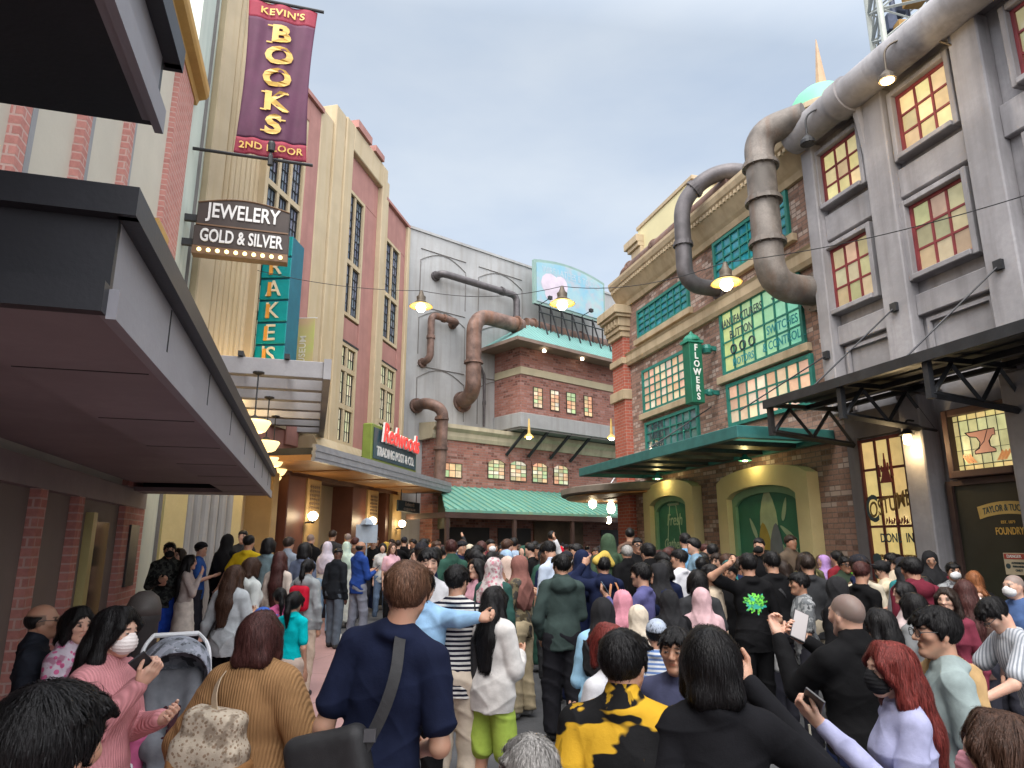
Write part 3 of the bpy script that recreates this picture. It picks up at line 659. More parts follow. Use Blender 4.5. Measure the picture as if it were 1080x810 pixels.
# ================================================================ brick market block
mk=thing('market_building','dark red brick market block with two verdigris metal roofs and glowing stained windows','building',FC,4,0,0)
b=MB(FC); b.box(.45,13,.02,.8,-.3,5.75); b.build('lower_wall',M_brickM,mk)
b=MB(FC); b.profile([(.8,5.32),(.86,5.32),(.9,5.45),(.9,5.6),(1.02,5.72),(1.02,5.86),(.02,5.95),(.02,5.32)],.3,13); b.build('lower_cornice',plain('pale_stone_cornice',(.52,.46,.33),.8,.1,2,streak=(.3,.25,.18)),mk)
b=MB(FC); b.box(3.74,13,.02,1.6,6.5,9.4); b.build('upper_wall',M_brickM,mk)
b=MB(FC); b.box(3.68,13,.02,1.68,5.97,6.52); b.build('concrete_band',M_wallG,mk,bevel=.015)
b=MB(FC); b.box(3.71,13,.05,1.65,8.02,8.30); b.build('string_course',plain('stone_band',(.50,.44,.30),.8,.1,2),mk)
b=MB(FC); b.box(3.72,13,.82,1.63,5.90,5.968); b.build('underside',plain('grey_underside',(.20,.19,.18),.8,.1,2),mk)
# upper hipped roof
b=MB(FC); e0=(3.74-.75,2.3,9.18); e1=(13.2,2.3,9.18); r0=(4.7,.9,10.3); r1=(13.2,.9,10.3); k0=(3.74-.75,.0,9.18); k1=(4.7,.0,10.3)
b.quad([e0,e1,r1,r0]); b.quad([k0,e0,r0,k1]); b.quad([k1,r0,r1,(13.2,0,10.3)]); rf=b.build('upper_roof',M_copper2,mk)
b=MB(FC)
for k in range(46):
    s=3.0+k*.225; t=max(0,min(1,(s-2.99)/1.71)) if s<4.7 else 1
    b.bar((s,2.3,9.2),(s if s>4.7 else s, 2.3-1.4*t,9.2+1.12*t),.05)
b.build('roof_ribs',M_copper2,rf)
b=MB(FC); b.box(e0[0],13.2,2.26,2.36,9.06,9.19); b.box(e0[0]-.05,e0[0]+.03,0,2.3,9.06,9.19); b.box(e0[0]+.03,13.2,1.6,2.26,9.08,9.12); b.box(e0[0]+.03,3.74,.02,1.6,9.08,9.12); b.build('eave',plain('brown_eave_boards',(.22,.16,.13),.7,.15,3),mk)
M_bulb2=glow('small_warm_bulb',(1,.85,.6),4)
# lower verdigris canopy roof
b=MB(FC); b.quad([(.7,.84,3.68),(12.5,.84,3.68),(12.5,3.1,2.76),(-.6,3.1,2.76)]); b.quad([(.7,.84,3.60),(12.5,.84,3.60),(12.5,3.1,2.68),(-.6,3.1,2.68)]); b.quad([(-.6,3.1,2.68),(12.5,3.1,2.68),(12.5,3.1,2.76),(-.6,3.1,2.76)])
lr=b.build('canopy_roof',M_copper,mk)
b=MB(FC)
for k in range(44):
    s=-.5+k*.30; t=0 if s>.7 else (0.7-s)/1.3*.98
    b.bar((max(s+.0,.72) if False else s,3.1,2.78),(s+.0,3.1-(2.26*(1-t)),2.78+.92*(1-t)),.035)
b.build('standing_seams',plain('verdigris_seam',(.10,.30,.25),.55,.1,2),lr)
b=MB(FC)
for k in range(9):
    t=k/8; s=-.5+1.1*t; z1=2.72+.92*t*.98; b.box(s,s+.13,3.0-2.1*t,3.03-2.1*t,2.2,z1-.05)
b.build('end_boarding',plain('dark_green_boarding',(.085,.085,.055),.6,.2,3),lr)
b=MB(FC); b.box(-.62,12.5,2.98,3.12,2.50,2.67); b.box(-.6,-.45,.8,2.98,2.50,2.67)
for s in (-.5,2.2,4.9,7.6,10.3): b.box(s-.06,s+.06,3.0,3.1,-.2,2.5)
b.build('canopy_beam',plain('dark_brown_timber',(.06,.035,.03),.6,.2,2),lr)
# dark openings, bracket, mural and name board under the canopy roof
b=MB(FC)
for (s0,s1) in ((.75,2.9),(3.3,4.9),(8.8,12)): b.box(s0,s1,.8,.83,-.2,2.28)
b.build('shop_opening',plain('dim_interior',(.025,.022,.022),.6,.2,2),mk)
b=MB(FC); b.box(5.05,7.7,.8,.86,1.2,2.55); b.build('mural_panel',plain('brown_mural',(.13,.085,.05),.7,.45,1.6),mk)
b=MB(FC); b.box(7.95,9.6,2.7,2.78,2.16,2.42); nb=b.build('name_board',plain('dark_board',(.04,.03,.03),.6,.2,2),mk)
b=MB(FC); text_to(b,'THE MARKETPLACE',wall_text(FC,8.78,2.79,2.29,1),.19,.01,.006,.9); b.build('lettering',plain('dull_gold_lettering',(.34,.27,.18),.5,.1,5,bmp=0),nb)
# windows
def tl_stain(i,j): return jit(random.choice([(.95,.62,.35),(.95,.75,.50),(.55,.70,.38),(.95,.48,.28),(.9,.82,.62),(.62,.55,.30)]),.15)
M_brownf=plain('dark_brown_window_bars',(.055,.04,.03),.5,.2,4)
def cwin(px,off,c,r,arch=False):
    s0,s1,z0,z1=FC.rect(*px,off); w=window(FC,mk,s0,s1,z0,z1,c,r,M_brownf,M_litD,fw=.03,mw_=.02,proud=.03,glass=.01,tints=tl_stain,recess=-off-.004)
    if arch:
        b=MB(FC); n=8; top=[(s0+(s1-s0)*k/n, z1-.14+.14*math.sin(math.pi*k/n)) for k in range(n+1)]
        b.prism([(s0-.04,z1+.02)]+[(s0-.04,z1-.16)]+top+[(s1+.04,z1-.16),(s1+.04,z1+.02)],off+.01,off+.06); b.build('brick_arch',M_brickM,w)
    return w
for x in ((562,572,408,431),(580,589.5,411,434),(597,607,413.5,437),(615.5,624.5,417,440)): cwin(((x[0],x[2]),(x[1],x[2]+1.2),(x[1],x[3]),(x[0],x[3]-1)),1.6,2,5)
cwin(((459.5,487),(487,489),(487,504.5),(459.5,503)),.8,4,2)
for x in ((514,532,484,506),(537.5,555,485.5,508.5),(561,577,487.5,510),(583.5,599,490,512)): cwin(((x[0],x[2]),(x[1],x[2]+1),(x[1],x[3]),(x[0],x[3]-1.2)),.8,3,5,True)
# raking struts under the overhang
b=MB(FC)
for (p,q) in (((534,480),(558,450)),((557,482),(580,453)),((580,484),(603,455)),((601,487),(624,459))):
    a=FC.at(*p,.84); c=FC.at(*q,1.55); b.bar((a[0],.84,a[1]),(c[0]-.1,1.6,5.97),.09)
b.build('strut',M_blacksteel,mk)
# rear connecting brick wing in the gap to the factory
b=MB(FC); b.box(9.7,11.2,.8,1.3,4.9,5.2); b.tube([(9.9,1.5,7.1),(12.6,1.5,7.1)],.16,10); b.tube([(9.8,1.5,6.75),(12.6,1.5,6.75)],.16,10); b.build('side_pipes',M_darkpipe,mk)
# ================================================================ billboard on the market roof
s0,z0=FC.at(562,318,.9); s1,z1=FC.at(637,344,.9); zl=FC.at(562,276,.9)[1]; zr=FC.at(637,298,.9)[1]; print('bill',s0,z0,s1,z1,zl,zr)
bbz=(z0+z1)/2; bt=(zl+zr)/2
bb=thing('billboard','faded pale blue curved top billboard on a steel frame above the brick market roof','billboard',FC,s0,.9,bbz)
def bpoly(e=0): 
    n=14; return [(s0+e,bbz+e)]+[(s0+e+(s1-s0-2*e)*k/n, bt-.30-e+.55*math.sin(math.pi*(.18+.64*k/n))-.0) for k in range(n+1)]+[(s1-e,bbz+e)]
b=MB(FC); b.prism(bpoly(0),.86,1.0); b.build('billboard_frame',plain('grey_green_frame',(.22,.33,.30),.6,.1,3),bb)
mb_,t,p,out=newmat('faded_billboard_paint'); f=noise_fac(t,.9,4); col=mixc(t,(.20,.40,.52),(.32,.46,.48),f); f2=noise_fac(t,2.6,4,.5,.66); col=mixc(t,col,(.42,.36,.40),mathn(t,'MULTIPLY',f2,.55)); t.links.new(col,p.inputs['Base Color']); p.inputs['Roughness'].default_value=.6
b=MB(FC); b.prism(bpoly(.12),1.002,1.03); bp=b.build('billboard_face',mb_,bb)
b=MB(FC)
text_to(b,'WIRE LATHES & TOOLS',lambda x,y,d: FC.w((s0+s1)/2+x*.78,1.034+d,bt-.28+y-.05*x*x*.3),.42,.01,.004); b.build('faded_lettering',plain('faded_pale_lettering',(.36,.45,.52),.7,.1,3,bmp=0),bp)
b=MB(FC)
for (x,z,w,h) in ((.9,1.0,.55,.5),(1.5,1.1,.4,.42),(1.15,.55,.6,.35)):
    b.prism([(s0+x+w*math.cos(k*.5236),bbz+z+h*math.sin(k*.5236)) for k in range(12)],1.032+x*.002,1.036+x*.002)
b.build('faded_patch',plain('faded_pink_patch',(.55,.48,.56),.7,.12,2,bmp=0),bp)
b=MB(FC)
n=7
for k in range(n):
    s=s0+.25+(s1-s0-.5)*k/(n-1); b.bar((s,1.5,9.9),(s,1.02,bbz),.05); b.bar((s,1.02,bbz-.0),(s,1.02,9.95),.045)
b.bar((s0,1.02,bbz-.05),(s1,1.02,bbz-.05),.06); b.bar((s0,1.25,bbz-.45),(s1,1.25,bbz-.45),.04)
for k in range(4): b.bar((s0+.3+k*1.2,1.05,bbz),(s0+.3+k*1.2,1.6,bbz+.1),.03); b.box(s0+.22+k*1.2,s0+.38+k*1.2,1.55,1.68,bbz+.04,bbz+.18)
b.build('support_frame',M_black,bb)
# ================================================================ pipes
PIPEG='industrial pipes on the facades'
def pipe(label,fr,pts,r,m,fil,flanges=(),wallf=(),name='pipe'):
    path=fillet(pts,fil,9); e=thing(name,label,'pipe',fr,*pts[0],group=PIPEG)
    b=MB(fr); b.tube(path,r,18); smooth_by_angle(b.build('pipe_run',m,e),50)
    b=MB(fr)
    def disc(p,d,rr,w): 
        p=fr.w(*p); d=Vector((0,0,0))+fr.u*d[0]+fr.n*d[1]+Vector((0,0,d[2])); d.normalize()
        b.tube([tuple(p-d*w),tuple(p+d*w)],rr,18,world=True)
        X=d.orthogonal().normalized(); Y=d.cross(X)
        for k in range(10):
            a=k*.628; q=p+(X*math.cos(a)+Y*math.sin(a))*(rr*.88); b.tube([tuple(q-d*(w+.02)),tuple(q+d*(w+.02))],.018,6,world=True)
    for (p,d) in flanges: disc(p,d,r*1.25,.03); disc(tuple(p[i]+d[i]*.05 for i in range(3)),d,r*1.16,.03); b.build('flange',m,e); b.v=[]; b.fc=[]
    for (p,d) in wallf: disc(p,d,r*1.38,.05); b.build('flange',m,e); b.v=[]; b.fc=[]
    return e
pipe('huge grey rusting pipe bending from the cement gutter down into the brown brick wall',FR,[(10.22,-.1,6.42),(10.22,1.02,6.42),(10.22,1.02,9.62),(9.5,.5,9.62)],.28,M_bigpipe,.75,[((10.22,1.02,7.28),(0,0,1)),((10.22,1.02,8.15),(0,0,1)),((10.22,1.02,8.9),(0,0,1))],[((10.22,.04,6.42),(0,1,0))])
z2=FR.Z(749,312); s2=FR.S(749,312)
pipe('dark iron pipe looping over the brick factory cornice and down into its wall',FR,[(13.35,-.1,z2),(13.35,.95,z2),(13.3,.95,9.75),(12.85,.4,10.3),(12.4,-.15,10.28),(12.3,-.8,9.8)],.19,M_darkpipe,.5,[((13.33,.95,z2+1.0),(0,0,1)),((13.1,.70,10.0),(-.45,-.55,.55))],[((13.35,.04,z2),(0,1,0))])
pipe('grey brown pipe lying along the brick factory roof edge',FR,[(18.5,-.05,9.6),(18.5,-.05,10.02),(12.6,-.05,10.06)],.22,M_rustpipe,.35,[((18.0,-.05,10.02),(1,0,0)),((16.4,-.05,10.03),(1,0,0)),((14.9,-.05,10.04),(1,0,0))])
def cp(px,py,o): s,z=FC.at(px,py,o); return (s,o,z)
a=cp(466,288,.45); c=cp(545,306,.45); d=cp(543,340,.45)
pipe('thin dark pipe running along the top of the grey end wall',FC,[(a[0],-.1,a[2]),(a[0],.45,a[2]),(c[0],.45,a[2]-.02),(c[0],.45,d[2]-.5)],.14,M_darkpipe,.3,[((a[0]+2.9,.45,a[2]),(1,0,0)),((c[0],.45,d[2]+.2),(0,0,1))],[((a[0],.03,a[2]),(0,1,0))])
a=cp(483,340,.4); c=cp(455,333,.4); d=cp(452,378,.4)
pipe('short rusty S bend pipe on the grey end wall below the hanging lamp',FC,[(a[0],-.1,a[2]),(a[0],.4,a[2]),(c[0],.4,a[2]+.05),(c[0],.4,d[2]),(c[0]-.1,-.1,d[2]-.1)],.13,M_rustpipe,.28,[((c[0]+.55,.4,a[2]+.02),(1,0,0)),((c[0],.4,d[2]+.8),(0,0,1))],[((a[0],.03,a[2]),(0,1,0)),((c[0]-.1,.03,d[2]-.1),(0,1,0))])
a=cp(487,424,0); c=cp(500,345,1.0); d=cp(546,343,1.0)
pipe('fat rusty brown pipe bending off the market roof into the grey end wall',FC,[(a[0],-.1,a[2]),(c[0],1.0,a[2]+.1),(c[0],1.0,d[2]),(d[0]+.2,1.0,d[2]-.02)],.29,M_rustpipe,.8,[((c[0],1.0,a[2]+1.3),(0,0,1)),((d[0]-.1,1.0,d[2]),(1,0,0))],[((a[0],.05,a[2]),(.0,1,0))])
pipe('long rusty pipe lying on the upper market roof under the billboard',FC,[(5.0,.45,10.55),(13,.45,10.55)],.26,M_rustpipe,.3,[((5.4,.45,10.55),(1,0,0)),((8.2,.45,10.55),(1,0,0))])
a=cp(443,440,0); 
pipe('rusty pipe dropping from the grey wall behind the red neon sign',FC,[(.15,-.1,6.55),(.15,.75,6.55),(.55,1.15,6.3),(.45,1.15,3.3)],.2,M_rustpipe,.4,[((.5,1.15,5.95),(0,0,1)),((.48,1.15,4.9),(0,0,1))],[((.15,.04,6.55),(0,1,0))])
a=cp(509,388,.12); c=cp(513,450,.12)
pipe('thin black downpipe on the grey wall beside the brick block',FC,[(a[0]-.2,.12,a[2]+.2),(a[0]+.1,.12,a[2]-.3),(a[0]+.1,.12,c[2])],.05,M_darkpipe,.1,[((a[0]+.1,.12,a[2]-1.4),(0,0,1))])
# ================================================================ theatre row (left middle): fluted tower, bays, canopy
dk=thing('theatre_building','cream and terracotta art deco building with tall leaded windows and an orange lit entrance','building',FD,-6,0,0)
b=MB(FD); b.box(-12.05,-10.05,-6,-.25,-.3,14.6); b.box(-10.05,-.95,-6,-.62,-.3,12.6); b.build('core_wall',M_cream,dk)
b=MB(FD); b.box(-12.08,-11.62,-.25,.10,4.2,14.6); b.box(-10.12,-10.0,-.25,.06,4.2,13.0); b.build('flat_pilaster',M_cream,dk,bevel=.02)
b=MB(FD)
n=9
for k in range(n):
    s=-11.56+k*(1.42/(n-1)) ; b.tube([(s,-.22,4.2),(s,-.22,14.4)],.10,10)
o=b.build('fluting',M_cream,dk); smooth_by_angle(o,60)
b=MB(FD); b.box(-8.30,-7.72,-.62,-.02,4.0,13.15); b.box(-10.05,-8.30,-.62,-.02,12.5,13.15); b.box(-10.05,-8.3,-.62,-.08,7.55,8.35); b.box(-5.95,-3.70,-.62,-.05,12.0,13.2); b.box(-4.62,-3.70,-.62,-.05,4.0,12.0); b.box(-5.95,-4.62,-.62,-.08,7.3,8.05)
b.box(-3.1,-1.12,-.62,-.05,11.75,12.95); b.box(-1.55,-1.12,-.62,-.05,4.0,11.75); b.box(-3.1,-1.55,-.62,-.08,7.45,8.15); b.box(-10.05,-1.0,-.62,-.08,3.6,4.35); b.build('terracotta_bay',M_terra,dk,bevel=.015)
b=MB(FD)
b.box(-7.72,-7.05,-.62,.0,4.3,13.35); b.box(-7.05,-6.45,-.62,.07,4.3,13.9); b.box(-6.45,-5.95,-.62,.12,4.3,13.9); b.box(-3.72,-3.35,-.62,.12,4.3,13.9); b.box(-3.35,-3.02,-.62,.05,4.3,13.6); b.box(-5.95,-3.72,-.62,.12,13.1,13.9); b.box(-1.13,-.9,-.62,.05,3.0,12.95)
b.build('cream_pier',M_cream,dk,bevel=.025)
b=MB(FD); b.box(-5.9,-4.9,-.3,.2,13.9,14.15); b.box(-4.6,-3.9,-.3,.2,13.9,14.1); b.box(-3.2,-.95,-.3,.06,12.95,13.05); b.box(-10.05,-7.7,-.3,.06,13.15,13.28); b.build('parapet_cap',M_terra,dk)
def leaded(s0,s1,z0,z1,cas,tiers,lc,lr,tint,pm,o=-.16):
    b=MB(FD); F=.10; r=o
    b.box(s0,s0+F,r,r+.12,z0,z1); b.box(s1-F,s1,r,r+.12,z0,z1); b.box(s0+F,s1-F,r,r+.117,z0,z0+F); b.box(s0+F,s1-F,r,r+.117,z1-F,z1)
    cw_=(s1-s0-2*F)/cas
    for k in range(1,cas): x=s0+F+cw_*k; b.box(x-.05,x+.05,r,r+.10,z0+F,z1-F)
    zs=[z0+F]+[z0+F+(z1-z0-2*F)*q for q in tiers]+[z1-F]
    for z in zs[1:-1]: b.box(s0+F,s1-F,r,r+.105,z-.07,z+.07)
    w=b.build('window',M_cream,dk); b=MB(FD); g=MB(FD)
    for i in range(cas):
        a=s0+F+cw_*i+(.05 if i else 0)+.02; c=s0+F+cw_*(i+1)-(.05 if i<cas-1 else 0)-.02
        for j in range(len(zs)-1):
            e=zs[j]+(.07 if j else 0)+.02; h=zs[j+1]-(.07 if j<len(zs)-2 else 0)-.02; nr=max(2,int((h-e)/lr))
            b.box(a-.02,a+.015,r+.02,r+.05,e,h); b.box(c-.015,c+.02,r+.02,r+.05,e,h)
            for q in range(1,lc): x=a+(c-a)*q/lc; b.box(x-.008,x+.008,r+.03,r+.05,e,h)
            for q in range(0,nr+1): z=e+(h-e)*q/nr; b.box(a,c,r+.03,r+.048,z-.008,z+.008)
            for q in range(lc):
                for q2 in range(nr):
                    x0=a+(c-a)*q/lc; x1=a+(c-a)*(q+1)/lc; y0=e+(h-e)*q2/nr; y1=e+(h-e)*(q2+1)/nr; d=[random.uniform(-.004,.004) for _ in range(4)]
                    g.quad([(x0,r+.02+d[0],y0),(x1,r+.02+d[1],y0),(x1,r+.02+d[2],y1),(x0,r+.02+d[3],y1)],jit(tint,.22))
    b.build('leading',M_black,w); g.build('pane',pm,w)
SKYG=(.30,.35,.44); WARMG=(.80,.76,.50)
leaded(-10.0,-8.3,8.35,12.5,3,(.38,.72),3,.27,SKYG,M_panes); leaded(-10.0,-8.3,4.35,7.55,3,(.45,.75),3,.27,WARMG,M_lit)
leaded(-5.92,-4.65,8.1,12.0,2,(.42,),3,.25,SKYG,M_panes); leaded(-5.92,-4.65,4.4,7.3,2,(.36,.76),3,.25,WARMG,M_lit)
leaded(-3.0,-1.58,8.2,11.75,2,(.45,),3,.25,SKYG,M_panes); leaded(-3.0,-1.58,4.4,7.45,2,(.36,.76),3,.25,WARMG,M_lit)
# window heads
b=MB(FD); b.box(-5.95,-4.6,-.2,-.03,7.3,7.36); b.box(-3.05,-1.5,-.2,-.03,7.45,7.5); b.build('window_head',M_black,dk)
# sloping sill over canopy
b=MB(FD); b.profile([(-.6,4.3),(.34,4.3),(.6,3.85),(-.6,3.85)],-7.7,-1.0); b.build('sloped_base',M_cream,dk)
# entrance canopy
b=MB(FD); zc=3.42
b.box(-9.9,-.55,.02,1.52,zc-.02,zc+.10); cn=b.build('canopy_soffit',M_wood,dk)
b=MB(FD)
for k in range(5): b.box(-9.9,-.3,1.52+.02*(k%2),1.60+.02*(k%2),zc-.03+.07*k,zc+.04+.07*k)
b.box(-.55,-.3,.02,1.52,zc-.03,zc+.30)
b.build('ribbed_fascia',M_galv,cn)
b=MB(FD); b.box(-9.8,-.35,.0,1.5,zc+.1,zc+.26); b.build('canopy_top',M_blacksteel,cn)
b=MB(FD)
for s in (-8.0,-5.6,-3.2): b.box(s-.03,s+.03,.05,1.5,zc-.05,zc-.021)
b.build('soffit_batten',M_wood,cn)
# entrance
sx=lambda px: FD.S(px,545)
M_mahog=plain('mahogany_column',(.13,.05,.032),.45,.15,2); M_ochre=plain('ochre_pilaster',(.40,.28,.13),.6,.1,2); M_dooro=plain('dark_door_glass',(.03,.03,.03),.15,.1,2,bmp=0,spec=.7)
b=MB(FD)
for (p,q,o) in ((302,321,.0),(371,385.5,0),(408,412,-.05)): b.box(sx(p),sx(q),-1.2,o,-.3,3.4)
b.build('mahogany_column',M_mahog,dk,bevel=.02)
b=MB(FD)
for (p,q) in ((321,335.5),(386,397),(412,422),(284,290)): b.box(sx(p),sx(q),-1.2,.05,-.3,3.3)
ol=b.build('ochre_pilaster',M_ochre,dk,bevel=.02)
b=MB(FD)
for (p,q) in ((323,333.5),(388,395.5)):
    s0,s1=sx(p),sx(q)
    for k in range(5):
        for j in range(6):
            x=s0+(s1-s0)*(k+.5)/5; z=2.55+.6*(j+.5)/6; b.box(x-.035,x+.035,.05,.075,z-.012,z+.012); b.box(x-.012,x+.012,.05,.075,z-.035,z+.035)
b.build('fretwork_panel',plain('dark_fretwork',(.16,.11,.07),.6,.2,4),ol)
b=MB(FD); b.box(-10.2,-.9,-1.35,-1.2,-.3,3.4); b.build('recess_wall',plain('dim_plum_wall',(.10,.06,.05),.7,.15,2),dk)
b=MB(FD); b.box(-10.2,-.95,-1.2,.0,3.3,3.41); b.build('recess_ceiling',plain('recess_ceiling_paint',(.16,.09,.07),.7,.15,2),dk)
def door(p,q,z1,lit=False):
    s0,s1=sx(p),sx(q); b=MB(FD); F=.13
    b.box(s0,s0+F,-1.2,-1.05,-.2,z1); b.box(s1-F,s1,-1.2,-1.05,-.2,z1); b.box(s0,s1,-1.2,-1.053,z1,z1+F); m=(s0*.4+s1*.6); b.box(m-.06,m+.06,-1.2,-1.056,-.2,z1)
    d=b.build('door',M_ochre,dk,bevel=.01); b=MB(FD); b.box(s0+F,s1-F,-1.2,-1.15,-.2,z1); b.build('door_glass',glow('lit_interior',(1,.78,.42),.5) if lit else M_dooro,d)
    if not lit:
        b=MB(FD)
        for k in (-.2,-.08): b.tube([(m-.3+k,-1.0,.9),(m-.3+k,-1.0,1.7)],.02,6)
        b.build('handle',M_galv,d)
door(252,284,2.45); door(290,301,2.4); door(337,369,2.35); door(398,408,2.2,True)
b=MB(FD); b.box(sx(338),sx(370),-1.1,-1.0,2.55,3.05); sb=b.build('shop_board',M_black,dk)
b=MB(FD); text_to(b,"Drake's",wall_text(FD,sx(351),-.995,2.87,1),.28,.006,.006,1.0,shear=.2); text_to(b,'AT THE ROW',wall_text(FD,sx(352),-.995,2.66,1),.14,.006,.006,1.0); b.build('lettering',plain('pale_lettering',(.45,.45,.40),.6,.1,5,bmp=0),sb)
b=MB(FD); b.box(sx(362),sx(368),-.997,-.985,2.66,2.9); b.build('poster',plain('teal_poster',(.02,.22,.26),.5,.1,4),sb)
b=MB(FD); b.box(sx(252),sx(301),-1.1,-1.0,2.62,3.0); sb=b.build('shop_fascia',M_black,dk)
b=MB(FD); text_to(b,'COLLECTION',wall_text(FD,sx(280),-.995,2.81,1),.24,.006,.006,1.1); b.build('lettering',plain('dim_bronze_lettering',(.17,.14,.11),.5,.1,5,bmp=0),sb)
b=MB(FD); b.box(sx(399),sx(409),-.98,-.9,2.5,2.9); b.build('menu_board',plain('brown_board',(.12,.08,.05),.6,.3,5),dk)
# side of the fluted tower at street level: grey columns
b=MB(FD)
for px in (194,203,212,221,230,238): 
    s=FD.S(px,560); b.tube([(s,.02,-.2),(s,.02,3.3)],.10,10)
smooth_by_angle(b.build('grey_column',M_wallG,dk),60)
b=MB(FD); b.box(-12.1,-9.9,-.25,.16,3.3,4.25); b.build('base_band',M_cream,dk)
b=MB(FD); b.box(sx(166),sx(190),-.2,.12,-.2,3.3); b.box(sx(239),sx(249),-.2,.12,-.2,3.3); b.build('cream_base_pier',M_creamY,dk)
# ================================================================ mint return wall + near shop with dark canopies (left)
mn=thing('mint_wall','tall pale mint plaster wall between the pink brick shop and the fluted tower','wall',FL,12.5,0,0)
b=MB(FL); b.box(11.78,14.6,-5,-.02,-.3,15.0); b.build('wall_face',M_mint,mn)
b=MB(FL); b.box(12.9,12.96,-.02,.03,-.2,15); b.build('trim_strip',M_line,mn)
sh=thing('corner_shop','ivory panelled shop with pink brick piers, gold cornice and two black canopies','building',FL,8,0,0)
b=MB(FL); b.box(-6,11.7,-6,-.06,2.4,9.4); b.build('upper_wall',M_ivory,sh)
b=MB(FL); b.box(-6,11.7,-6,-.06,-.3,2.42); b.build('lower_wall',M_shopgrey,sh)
b=MB(FL)
b.box(10.62,11.78,-1.5,.02,-.3,9.45)
S1=[FL.S(x,y) for x,y in ((18,155),(85,165),(133,168))]; print('strips',S1)
for s in S1+[S1[0]-1.6,S1[0]-3.2]: b.box(s-.08,s+.08,-.06,.03,2.9,8.6)
SL=[FL.S(x,y) for x,y in ((37,560),(79,560))]; print('low strips',SL)
for s in SL+[SL[0]-1.5,SL[0]-3]: b.box(s-.10,s+.10,-.06,.03,-.2,2.3)
b.build('brick_pier',M_brickP,sh)
b=MB(FL)
for s in S1+[S1[0]-1.6,S1[0]-3.2]: b.box(s+.16,s+.26,-.06,.0,2.9,8.6)
b.build('grey_reveal',plain('slate_reveal',(.30,.31,.33),.6,.1,2),sh)
b=MB(FL); b.box(9.9,10.5,-.06,.10,3.2,5.9); b.build('side_window',M_glassD,sh)
b=MB(FL); b.box(9.85,10.55,-.06,.16,5.9,6.2); b.build('gold_lintel',M_gold,sh)
b=MB(FL); b.profile([(-.06,9.4),(.04,9.4),(.07,9.5),(.19,9.55),(.22,9.62),(.22,9.76),(-.06,9.8)],-6,11.95); b.build('gold_cornice',M_gold,sh)
b=MB(FL); b.box(10.95,11.45,.02,.05,1.15,2.0); pq=b.build('plaque',plain('black_slate_plaque',(.03,.03,.035),.4,.3,9),sh)
b=MB(FL); b.box(9.35,10.0,-.06,.005,-.2,2.0); b.build('doorway',M_glassD,sh)
b=MB(FL); b.box(9.2,9.35,-.06,.03,-.2,2.1); b.build('door_jamb',plain('pale_gold_jamb',(.50,.45,.20),.5,.1,3),sh)
b=MB(FL); b.box(-6,11.72,-.06,.04,2.25,2.5); b.build('signboard_band',M_soffit,sh)
def canopy(s0,s1,z0,z1,W,name):
    b=MB(FL); r=.55
    # soffit with a recessed panel
    b.box(s0+.03,s1-.03,W-.6,W-.04,z0,z0+.06); b.box(s0+.03,s0+.6,0,W-.6,z0,z0+.06); b.box(s1-.6,s1-.03,0,W-.6,z0,z0+.06); b.box(s0+.6,s1-.6,0,W-.6,z0+.12,z0+.16)
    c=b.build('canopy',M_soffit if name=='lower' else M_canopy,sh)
    b=MB(FL); t=z1-z0
    b.box(s0+.03,s1-.03,W-.04,W,z0,z1-.02); b.build('canopy_fascia',M_fascia,c)
    b=MB(FL); b.box(s0,s0+.03,0,W,z0,z1-.02); b.box(s1-.03,s1,0,W,z0,z1-.02); b.box(s0-.03,s1+.03,W,W+.06,z1-.10,z1); b.box(s0-.05,s0,0,W+.06,z1-.10,z1); b.box(s1,s1+.05,0,W+.06,z1-.1,z1); b.box(s0,s1,0,W,z1-.02,z1+.02)
    b.box(s0-.05,s0,0,W,z0-.02,z0+.08)
    b.build('canopy_edge',M_canopy,c)
    b=MB(FL); s=s0+.9
    while s<s1-.3: b.box(s-.004,s+.004,W-.02,W+.004,z0+.075,z1-.11); b.box(s-.004,s+.004,W-.58,W-.06,z0-.003,z0+.01); s+=1.25
    b.build('panel_joint',M_black,c)
    b=MB(FL); b.box(s0,s1,W,W+.03,z0-.03,z0+.07); b.build('lower_lip',M_fascia,c)
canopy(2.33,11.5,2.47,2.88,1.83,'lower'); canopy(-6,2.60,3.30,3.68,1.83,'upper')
# litter bin beside the shop
P=FL.w(7.2,.45,0)
# ================================================================ slatted pergola walk with hanging bowls
pg=thing('slatted_canopy','grey slatted overhead canopy hung with yellow bowl lamps over the pavement','canopy',FL,14,1,0)
b=MB(FL); zt=4.5
for k in range(9):
    s=11.35+k*.98; b.box(s-.09,s+.09,.0,2.52,zt-.14,zt+.14)
b.build('slat',M_louvre,pg,bevel=.01)
b=MB(FL); b.box(11.2,19.6,2.52,2.64,zt-.16,zt+.18); b.box(11.2,19.6,-.02,.10,zt-.16,zt+.16); b.build('edge_rail',M_louvre,pg)
b=MB(FL); b.box(11.2,19.6,1.2,1.28,zt+.14,zt+.22); b.box(11.2,19.6,.5,.58,zt+.14,zt+.22); b.box(11.2,19.6,1.9,1.98,zt+.14,zt+.22); b.build('purlin',M_black,pg)
